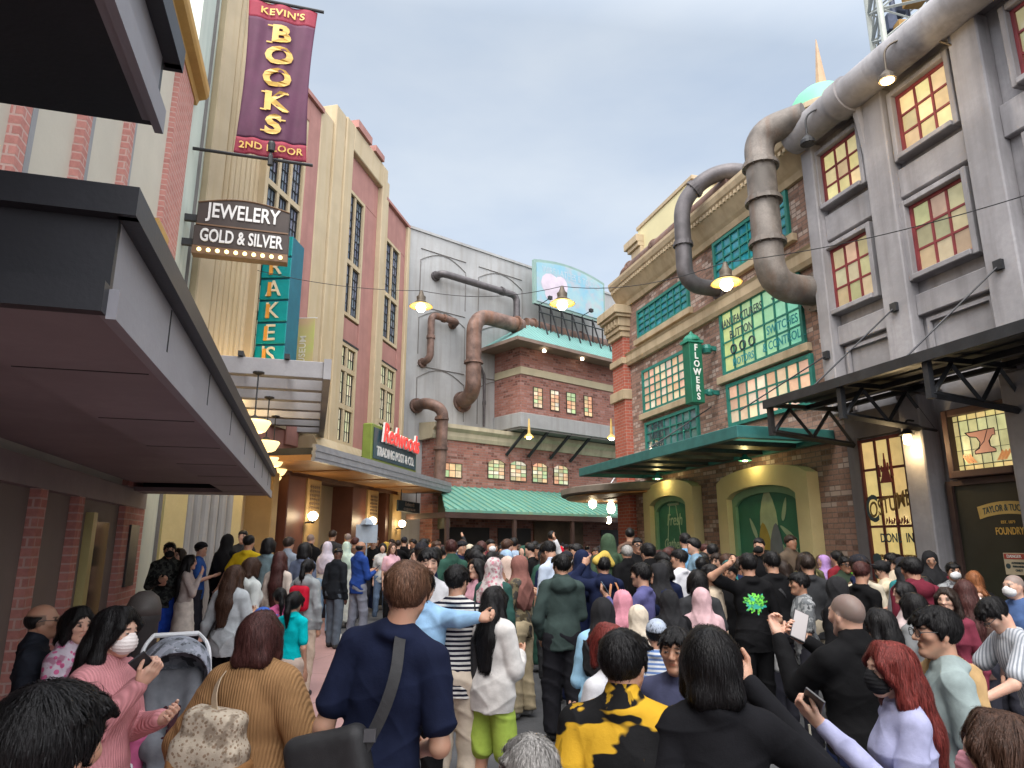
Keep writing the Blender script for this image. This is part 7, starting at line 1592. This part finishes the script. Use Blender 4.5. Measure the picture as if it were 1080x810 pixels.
for (pxr,dr,num) in ZONES:
    n=0; tries=0
    while n<num and tries<4000:
        tries+=1
        x=fr.uniform(*pxr); dd=math.sqrt(fr.uniform(dr[0]**2,dr[1]**2)); P=pxd(x,570,dd)
        c=.96126*P.x+.27564*P.y; al=-.27564*P.x+.96126*P.y
        if c>8.3 or c<.3: continue
        q=(P.x-FC.o.x,P.y-FC.o.y); 
        if (q[0]*FC.n.x+q[1]*FC.n.y)<2.0: continue            # keep clear of the market front
        if x<430 and dd<15.5: continue
        if any((P.x-a)**2+(P.y-b)**2<.42**2 for a,b in placed): continue
        if any(abs(x-I['px'])<17 and dd<I['d'] for I in PEOPLE.values()) and x>600: continue      # leave the people described one by one in view
        kind=fr.choice(['m','m','m','m','hij','hij','long','pony','bob','cap']); fem=kind in('hij','long','pony','bob')
        H=fr.normal(1.60 if fem else 1.70,.05); H=min(1.82,max(1.48,H)); zt=ground_z(P.x,P.y)+H
        # pixel row of that head top
        dz_=zt-CAMH; y=P.y; dpt=y*math.cos(PITCH)+dz_*math.sin(PITCH); py=405-FPX*(-y*math.sin(PITCH)+dz_*math.cos(PITCH))/dpt
        cn,cc_,_=PALT[fr.choice(len(PALT),p=WT)]; garment=str(fr.choice(['t-shirt','jacket','hooded top','long top'])) if kind!='hij' else 'robe'
        tt={'t-shirt':'tee','jacket':'jacket','hooded top':'hoodie','long top':'long','robe':'abaya'}[garment]
        yaw=fr.normal(0,40) if fr.random()<.72 else fr.choice([-1,1])*fr.uniform(90,180)
        pose='facing away' if abs(yaw)<60 else ('in profile' if abs(yaw)<125 else 'facing the camera')
        arms=['down','down']; hold=''
        if fr.random()<.09: arms=['up','up'] if fr.random()<.4 else ['down','high']; hold=' with arms raised'if arms[0]=='up' else ' with one hand raised'
        elif fr.random()<.4: arms=['phone','phone' if fr.random()<.5 else 'down']
        hn=''; kw={}
        if kind=='hij':
            hn_,hc_,_=PALT[fr.choice(len(PALT),p=WT)]; hn='%s headscarf and '%hn_; kw['extra_top']=cloth(hc_)
        if kind=='cap': hn='dark cap and '
        an=sorted(((abs(I['px']-x)+abs(I['d']-dd)*9,k) for k,I in PEOPLE.items() if k in ANCH))[:7]
        lab=None
        for sfx in ('',)+tuple(' and dark trousers' for _ in (0,)):
            for (dist,k) in an:
                I=PEOPLE[k]; dx=x-I['px']; dp=dd-I['d']
                far='well ' if abs(dp)>3 else ''
                rel=('%sbehind'%far if dp>.9 else ('%sahead of'%far if dp<-.9 else ('just right of' if dx>0 else 'just left of')))
                l='person in %s%s %s%s, %s%s, %s %s'%(hn,cn,garment,sfx,pose,hold,rel,ANCH[k])
                if l not in labels and len(l.split())<=16: lab=l; break
            if lab: break
        if lab is None: continue
        labels.add(lab); placed.append((P.x,P.y)); n+=1; cnt+=1
        I=person(lab,x,py,dd,yaw,'f' if fem else 'm',{'m':str(fr.choice(['short','short','tousle'])),'hij':'hijab','long':'long','pony':'pony','bob':'bob','cap':'short'}[kind],str(fr.choice(['k','k','k','d','b','m'])),str(fr.choice(['l','m','m','t'])),(tt,cc_),('long',[BK,NV,DG,(.10,.14,.22),(.3,.26,.2)][fr.integers(5)]),arms,turn=fr.normal(0,18),tilt=fr.uniform(-4,12),mask=(.6,.62,.65) if fr.random()<.08 and abs(yaw)>60 else None,wide=fr.uniform(.95,1.12),shoes=None if dd>9 else BK,**kw)
        if kind=='cap': I['cap']=True; CAPS.append(I) if 'CAPS' in globals() else globals().__setitem__('CAPS',[I])
print('crowd fill',cnt,'total',len(allpeople()))
# ================================================================ head coverings
def cap(I,col,back=False,name='cap'):
    hd,HC,HR,hs=I['hd'],I['HC'],I['HR'],I['hs']; g=Grid(HC-.24*hs,HC+.24*hs,max(.006,min(I['h'],.02)))
    g.el(hd((0,-.014,.040)),np.array((.089,.110,.094))*hs,.0,R=HR); n=HR@np.array([0,.12,-1.0]); n/=np.linalg.norm(n); g.half(n,float(n@hd((0,0,.035))))
    sy=-1 if back else 1; g.bx(hd((0,sy*.135-.005,.040)),np.array((.068,.055,.006))*hs,.005,.012,R=HR)
    V,Q=g.mesh(); mkmesh(name,V,Q,cloth(col),None,I['o'])
for I in globals().get('CAPS',[]): cap(I,(.02,.02,.025))
cap(PEOPLE['bluecap'],(.36,.41,.50)); cap(PEOPLE['kidcap'],(.05,.12,.42)); cap(PEOPLE['royal'],(.014,.014,.018))
def hood(I,col,name='hood'):
    hd,HC,HR,hs=I['hd'],I['HC'],I['HR'],I['hs']; up=I['up']; g=Grid(np.minimum(HC-.26,up((-.2,-.2,1.25))),HC+.24,max(.008,I['h']*.8))
    g.el(hd((0,-.03,.02)),np.array((.105,.125,.125))*hs,.02,R=HR); g.rc(hd((0,-.05,-.05)),up((0,-.04,1.36)),.10,.13,.04); g.el(hd((0,.12,-.01)),np.array((.062,.08,.09))*hs,.01,'s',R=HR); V,Q=g.mesh(); V=V+vnormals(V,Q)*(.008*wob(V,14,2))[:,None].astype(F32); mkmesh(name,V,Q,cloth(col),None,I['o'])
hood(PEOPLE['oliveh'],(.045,.075,.045)); 
def headcloth(I,col):
    hd,HC,HR,hs=I['hd'],I['HC'],I['HR'],I['hs']; g=Grid(HC-.26,HC+.26,max(.008,I['h']*.8)); g.rc(hd((-.09,-.02,.06)),hd((.02,.0,.125)),.045,.05,.03); g.rc(hd((.02,.0,.125)),hd((.10,-.03,.03)),.05,.035,.03); V,Q=g.mesh(); V=V+vnormals(V,Q)*(.007*wob(V,22,2))[:,None].astype(F32); mkmesh('head_cloth',V,Q,cloth(col),None,I['o'])
headcloth(PEOPLE['yellowcloth'],(.50,.36,.08))
cream_=PEOPLE['cream']; cap(cream_,(.02,.02,.022),True)
# ================================================================ phones
def phone(I,side,label,tiltv=.35,scale=1.0,screen=(.20,.32,.45),away=False,off=.09):
    i=0 if side=='l' else 1; W_=I['wr'][i]; E_=I['el'][i]; f=(W_-E_)/np.linalg.norm(W_-E_)
    f,tocam,sd_=I['hands'][i]; upv=sd_*.95+f*.25; upv/=np.linalg.norm(upv); rt=np.cross(upv,tocam); c=W_+f*.078+tocam*.031+sd_*.03      # lies against the palm, screen to its holder
    M_=I['M']; A=lambda x,y,z: M_@Vector(tuple(c+rt*x*scale+tocam*y*scale+upv*z*scale))
    e=bpy.data.objects.new('phone',None); COL.objects.link(e); e.location=A(0,0,-.07); e.empty_display_size=.1; tag(e,label,'phone','phones held up in the crowd')
    def slab(name,hx,hy,hz,y0,m):
        b=MB(); i0=len(b.v); 
        for zz in (-hz,hz):
            for yy in (-hy,hy):
                for xx in (-hx,hx): b.v.append(A(xx,yy+y0,zz))
        for q in ((0,2,3,1),(4,5,7,6),(0,1,5,4),(2,6,7,3),(0,4,6,2),(1,3,7,5)): b.fc.append(q)
        return b.build(name,m,e,bevel=.002)
    slab('case',.038,.0045,.078,0,plain('phone_case',(.03,.03,.035),.35,.1,9,bmp=0)); slab('screen',.034,.0006,.073,.0054,glow('phone_screen_%d'%int(screen[2]*100),screen,.35)); slab('camera_bump',.012,.001,.014,-.0055,M_black) 
    return e
phone(PEOPLE['pink'],'r','pale phone in the hand of the pink ribbed sweater',screen=(.25,.23,.23),off=.12)
phone(PEOPLE['shaved'],'r','phone held up high by the person in the black sweater',screen=(.22,.22,.23),scale=1.1)
phone(PEOPLE['redhair'],'l','phone held out by the person in black face mask and lilac grey top',screen=(.12,.2,.28),scale=1.15)
phone(PEOPLE['bow'],'r','phone under the bowed head of the streaked t-shirt'); phone(PEOPLE['lilacblue'],'l','phone raised by the lilac blue shirt'); phone(PEOPLE['cream'],'l','phone held out by the cream uniform shirt'); phone(PEOPLE['blue'],'r','phone in front of the bright blue jacket'); phone(PEOPLE['profile'],'l','phone held by the grey patterned shirt')
# lanyard cord of the phone with the black mask
I=PEOPLE['redhair']; p0=wpt(I,I['wr'][0]+[0,.05,-.0]); p1=wpt(I,I['wr'][0]+[.10,.02,-.30]); p2=wpt(I,I['up']((.06,.13,1.0)))
b=MB(); b.tube([tuple(v) for v in (p0,p0*.6+p1*.4+Vector((0,0,-.06)),p1,p2)],.004,6,world=True); tag(b.build('lanyard',cloth((.55,.52,.42))),'thin cream cord hanging from the phone of the black face mask','cord')
# ================================================================ bags
def strap(I,pts,w,m,parent,name='strap',t_=.004):
    b=MB(); P=[wpt(I,p) for p in fillet([tuple(p) for p in pts],.08,5)]; n=len(P); c=sum(P,Vector())/n; rows=[]
    ctr=wpt(I,I['up']((0,0,1.2)))
    for k in range(n):
        tg=(P[min(k+1,n-1)]-P[max(k-1,0)]).normalized(); o=(P[k]-ctr); o.z*=.3; o=(o-tg*o.dot(tg)).normalized(); sd=tg.cross(o); i0=len(b.v)
        for (a_,c_) in ((-w,0),(w,0),(w,t_),(-w,t_)): b.v.append(P[k]+sd*a_+o*c_)
        rows.append(i0)
    for k in range(n-1):
        for j in range(4): l=(j+1)%4; b.fc.append((rows[k]+j,rows[k]+l,rows[k+1]+l,rows[k+1]+j))
    b.fc.append(tuple(rows[0]+j for j in range(4))); b.fc.append(tuple(rows[-1]+j for j in range(3,-1,-1)))
    return b.build(name,m,parent)
def bag(I,c,size,col,label,name='shoulder_bag',rnd=.03,tilt=0,m=None,h=.008,cat='bag',taper=0,amp=.004):
    R3=roty(R_(tilt)); c=np.array(c,float); g=Grid(c-np.array(size)*1.5-.04,c+np.array(size)*1.5+.04,h)
    g.bx(c,size,rnd,R=R3)
    if taper: g.bx(c-R3@np.array([0,0,size[2]*.45]),(size[0]*1.25,size[1]*1.15,size[2]*.5),rnd,.05,R=R3)
    V,Q=g.mesh(); V=relax(V,Q,1,.4); V=V+vnormals(V,Q)*(amp*wob(V,16,4))[:,None].astype(F32); o=mkmesh(name,V-c,Q,m or cloth(col,rough=.55)); o.matrix_world=I['M']@Matrix.Translation(Vector(tuple(c))); tag(o,label,cat); return o
M_mono=cloth((.50,.43,.34),'floral',(.28,.20,.14),sc=2.6); M_tanl=plain('tan_leather',(.30,.15,.06),.5,.15,8); M_strap=plain('black_webbing',(.018,.018,.02),.6,.2,30,bmp=.2); M_beigel=plain('beige_leather',(.42,.32,.22),.5,.12,8)
I=PEOPLE['tan']; up=I['up']
hb=bag(I,(-.08,-.20,1.17),(.13,.07,.13),(.4,.3,.2),'pale monogram bucket handbag with tan base on the shoulder of the tan sweater','handbag',.04,8,M_mono,taper=1)
c=np.array((-.08,-.20,1.17)); sdf_obj('leather_base',c+[-.24,-.16,-.20],c+[.24,.16,-.05],.008,lambda g:(g.bx(c-[.0,0,.105],(.168,.088,.045),.03,R=roty(R_(8)))),M_tanl,hb,None); hb.children[-1].matrix_parent_inverse=(Matrix.Translation(Vector(tuple(c)))).inverted()
strap(I,[(-.07,-.21,1.29),(-.095,-.185,1.34),(-.112,-.13,1.40),(-.108,-.03,1.445),(-.115,.06,1.38),(-.20,.05,1.20),(-.26,-.1,1.2)],.014,M_beigel,hb)
I=PEOPLE['navy']
sb_=bag(I,(-.09,-.175,1.02),(.15,.05,.11),BK,'black sling bag lying across the lower back of the navy t-shirt','sling_bag',.045,-14,M_strap)
strap(I,[(.03,-.185,1.07),(.085,-.170,1.17),(.125,-.150,1.30),(.112,-.085,1.43),(.095,.02,1.43),(.0,.13,1.25),(-.15,.12,1.02)],.020,M_strap,sb_); b=MB(); cc0=wpt(I,(.055,-.188,1.12)); b.lathe(tuple(cc0),[(.028,-.006),(.028,.006)],4,axis=(0,-1,.1)); b.build('buckle',plain('gunmetal_buckle',(.12,.12,.13),.35,.1,9,metal=.7),sb_)
I=PEOPLE['stripe']
tb=bag(I,(.20,-.06,1.02),(.075,.045,.19),BK,'slack black tote bag hanging from the shoulder of the striped top','tote_bag',.03,0,M_strap)
strap(I,[(.20,-.09,1.18),(.175,-.10,1.28),(.145,-.05,1.425),(.15,.03,1.40),(.20,.02,1.18)],.016,M_strap,tb)
I=PEOPLE['cardigan']
cb=bag(I,(-.20,-.07,.84),(.10,.05,.09),BK,'dark crossbody bag at the hip of the grey cardigan','crossbody_bag',.03,0,M_strap,h=.01); strap(I,[(-.19,-.10,.92),(-.10,-.135,1.08),(.04,-.125,1.28),(.10,-.06,1.425),(.09,.03,1.42)],.014,M_strap,cb)
I=PEOPLE['redpack']; rp=bag(I,(0,-.19,1.20),(.13,.07,.16),(.45,.01,.03),'small red backpack on the grey hooded top','backpack',.06,0,None,h=.012); b=MB(); b.lathe(tuple(wpt(I,(.0,-.258,1.22))),[(.05,0),(.05,.006)],14,axis=(0,-1,.0)); b.build('badge',M_white,rp)
I=PEOPLE['powder']; bp_=bag(I,(0,-.18,1.22),(.13,.07,.17),(.42,.45,.50),'pale grey backpack on the powder blue shirt','backpack',.06,0,None,h=.02)
I=PEOPLE['yellowcloth']; ob=bag(I,(.05,-.20,1.06),(.16,.05,.12),(.62,.20,.03),'bright orange leather tote behind the rose headscarf','tote_bag',.02,-12,plain('orange_leather',(.60,.19,.03),.45,.1,6),h=.012); strap(I,[(-.02,-.2,1.17),(.02,-.17,1.36),(.06,-.10,1.45),(.10,-.17,1.36),(.12,-.2,1.17)],.012,plain('tan_strap',(.45,.2,.1),.5,.1,6),ob)
I=PEOPLE['dragon']; w=I['wr'][1]; wb=bag(I,(w[0]+.02,w[1]+.02,w[2]-.17),(.07,.05,.09),(.60,.60,.60),'small white drawstring pouch hanging from the hand of the green print','pouch',.04,0,None,h=.009); strap(I,[(w[0]+.02,w[1]+.02,w[2]-.09),(w[0]+.01,w[1]+.03,w[2]-.06)],.01,M_white,wb)
I=PEOPLE['black2']; strap_bag=bag(I,(.17,.12,1.02),(.06,.05,.08),BK,'little black pouch at the front of the second black t-shirt','crossbody_bag',.03,0,M_strap,h=.01); strap(I,[(.16,.10,1.08),(.05,-.13,1.25),(-.10,-.05,1.425),(-.1,.05,1.4)],.014,M_strap,strap_bag)
# printed creature on the black t-shirt
I=PEOPLE['dragon']; tee=[c_ for c_ in I['o'].children if c_.name.startswith('t_shirt')][0]
mp_,t,p,out=newmat('green_print'); col=mixc(t,(.02,.20,.05),(.20,.72,.06),noise_fac(t,55,3,.44,.56)); col=mixc(t,col,(.04,.42,.34),noise_fac(t,18,3,.50,.62)); t.links.new(col,p.inputs['Base Color']); p.inputs['Roughness'].default_value=.7
dg=bpy.context.evaluated_depsgraph_get(); dg.update(); b=MB(); NN=44; vid={}
def blob(u,v): r=math.hypot(u*1.0,v*1.15); a=math.atan2(v,u); return r<.098+.016*math.sin(a*9+2*math.sin(a*3))+.010*math.sin(a*17) and not (abs(u-.0)<.012 and v<-.02 and r>.06)
V_=[];F_=[]
for i in range(NN):
    for j in range(NN):
        u0=-.13+.26*i/NN; v0=-.13+.26*j/NN; d_=.26/NN
        if blob(u0+d_/2,v0+d_/2):
            q=[]
            for (uu,vv) in ((u0,v0),(u0+d_,v0),(u0+d_,v0+d_),(u0,v0+d_)):
                kk=(round(uu,5),round(vv,5))
                if kk not in vid:
                    ok,co,nn,_=tee.ray_cast(Vector((uu,-1,1.235+vv)),Vector((0,1,0))); 
                    if not ok: co=Vector((uu,-.14,1.235+vv)); 
                    vid[kk]=len(V_); V_.append((co.x,co.y-.005,co.z))
                q.append(vid[kk])
            F_.append(q)
mkmesh('printed_creature',np.array(V_,F32),np.array(F_),mp_,None,I['o'])
# beige jacket over the shoulder of the sage t-shirt
I=PEOPLE['sage']; g=Grid((-.05,-.30,.75),(.38,.24,1.5),.008); up=I['up']
g.rc(up((.06,-.05,1.43)),up((.16,-.13,1.34)),.035,.06,.03,sy=.7); g.rc(up((.16,-.13,1.34)),up((.23,-.17,1.02)),.06,.085,.04,sy=.6); g.rc(up((.09,.03,1.425)),up((.14,.10,1.28)),.04,.045,.03); V,Q=g.mesh(); cr=lambda f:(1-np.abs(np.sin(f)))**1.5; V=V+vnormals(V,Q)*(.020*cr(V[:,0]*34+V[:,1]*26+1.4*wob(V,5,8))-.006)[:,None].astype(F32)
o=mkmesh('draped_jacket',V,Q,cloth((.50,.33,.16))); o.matrix_world=I['M']; tag(o,'beige jacket slung over the shoulder of the sage grey t-shirt','jacket')
# emblem on the cream uniform
I=PEOPLE['cream']; b=MB(); pt_=wpt(I,I['up']((.19,-.03,1.33))); b.lathe(tuple(pt_),[(.035,-.004),(.035,.004)],6,axis=(.1,-1,0)); b.build('blue_emblem',plain('blue_emblem_paint',(.03,.08,.40),.6,.05,9,bmp=0),I['o'])
# held-up paper sign at the doorway
I=PEOPLE['sign']; w=I['wr'][1]; c=wpt(I,w+np.array([0,.05,.28])); b=MB(); b.box(c.x-.24,c.x+.24,c.y-.01,c.y+.01,c.z-.2,c.z+.2); b.lathe((c.x,c.y,c.z+.2),[(.16,0),(.1,.1),(.02,.15)],4); b.bar((c.x,c.y,c.z-.5),(c.x,c.y,c.z-.2),.03); o=b.build('hand_placard',plain('pale_grey_placard',(.32,.38,.46),.6,.1,6)); tag(o,'small pale house shaped placard held up by the lit doorway','placard')
# ================================================================ stroller and litter bin
P=pxd(183,722,4.7); gx,gy=P.x,P.y; SF=Frame((gx,gy),62,-1)     # frame facing the camera
z0=ground_z(gx,gy); st=thing('stroller','grey fabric pushchair with white frame and black wheels standing on the rose paving','stroller',SF,0,0,z0)
M_wt=plain('white_tube',(.70,.71,.73),.35,.05,5,bmp=0); M_seat=cloth((.17,.18,.20)); M_gcan=cloth((.24,.26,.30),'camo',(.34,.36,.42)); M_tyre=plain('black_rubber',(.015,.015,.016),.7,.2,9)
def fpt(s,o,z): return SF.w(s,o,z0+z)
b=MB(SF)
for sg in (-1,1):
    b.tube(fillet([(sg*.19,.42,z0+.13),(sg*.225,.10,z0+.45),(sg*.235,-.02,z0+.70),(sg*.215,-.10,z0+.98),(sg*.15,-.28,z0+1.04)],.12,5),.014,8); b.tube([(sg*.235,-.02,z0+.62),(sg*.25,-.38,z0+.13)],.014,8)
b.tube([(-.15,-.28,z0+1.04),(.15,-.28,z0+1.04)],.018,8); b.build('frame',M_wt,st)
def sgrid(name,fn,lo,hi,m,h=.011,amp=.004):
    g=Grid(lo,hi,h); fn(g); V,Q=g.mesh(); V=relax(V,Q,2,.4); V=V+vnormals(V,Q)*(amp*wob(V,15,6))[:,None].astype(F32); o=mkmesh(name,V,Q,m,None,st); o.matrix_local=Matrix(((1,0,0,0),(0,-1 if SF.side<0 else 1,0,0),(0,0,1,0),(0,0,0,1))); return o
sgrid('seat',lambda g:(g.rc((-.13,-.06,.78),(-.12,.18,.42),.055,.06,.05),g.rc((.13,-.06,.78),(.12,.18,.42),.055,.06,.05),g.bx((0,.02,.60),(.16,.035,.26),.03,.04,R=rotx(R_(30))),g.rc((-.10,.20,.40),(.10,.20,.40),.075,.075,.05),g.rc((-.10,.30,.24),(.10,.30,.24),.05,.05,.04),g.bx((0,.25,.32),(.12,.02,.12),.02,.03)),(-.3,-.3,.1),(.3,.5,1.0),M_seat)
sgrid('canopy',lambda g:(g.el((0,-.06,.82),(.235,.27,.235)),g.el((0,.03,.78),(.205,.30,.20),.01,'s'),g.half((0,.35,-.94),-.64)),(-.3,-.4,.55),(.3,.35,1.15),M_gcan)
sgrid('basket',lambda g:(g.bx((0,-.02,.24),(.17,.22,.09),.05)),(-.3,-.35,.08),(.3,.35,.42),cloth((.10,.10,.115)))
sgrid('harness',lambda g:(g.rc((-.04,.12,.62),(0,.20,.49),.014,.014),g.rc((.04,.12,.62),(0,.20,.49),.014,.014),g.bx((0,.215,.485),(.03,.015,.03),.01),g.rc((-.05,.235,.46),(.06,.235,.47),.012,.012)),(-.12,.0,.38),(.12,.32,.72),cloth((.05,.02,.025)),.007)
for (s,o,r) in ((-.05,.44,.085),(.05,.44,.085),(-.27,-.38,.125),(.27,-.38,.125)):
    ax=SF.u; b=MB(SF); c=SF.w(s,o,z0+r+.005); b.tube([tuple(c-ax*.022),tuple(c+ax*.022)],r,22,world=True); w=b.build('wheel',M_tyre,st); b=MB(SF); b.tube([tuple(c-ax*.026),tuple(c+ax*.026)],r*.55,14,world=True); b.build('hub',plain('grey_hub',(.25,.25,.27),.4,.1,5),w)
b=MB(SF); b.bar((-.25,-.38,z0+.13),(.25,-.38,z0+.13),.025); b.bar((-.19,.42,z0+.13),(.19,.42,z0+.13),.02)
for sg in (-1,1): b.box(sg*.235-.035,sg*.235+.035,-.05,.05,z0+.60,z0+.68)
b.build('axle_and_joints',M_black,st)
P=pxd(146,690,6.3); bn_=thing('litter_bin','dark grey domed litter bin beside the brick pier of the shop','bin',WF((P.x,P.y)),0,0,ground_z(P.x,P.y)); zb_=ground_z(P.x,P.y)
b=MB(); b.lathe((P.x,P.y,zb_),[(.13,0),(.14,.03),(.14,.95),(.155,.97),(.155,1.02)],22); smooth_by_angle(b.build('drum',plain('charcoal_bin',(.05,.05,.052),.5,.2,4),bn_)); b=MB(); b.lathe((P.x,P.y,zb_+1.02),[(.155,0),(.15,.08),(.12,.16),(.06,.21),(.0,.22)],22); b.build('lid',plain('taupe_lid',(.11,.10,.095),.5,.2,4),bn_,smooth=True)
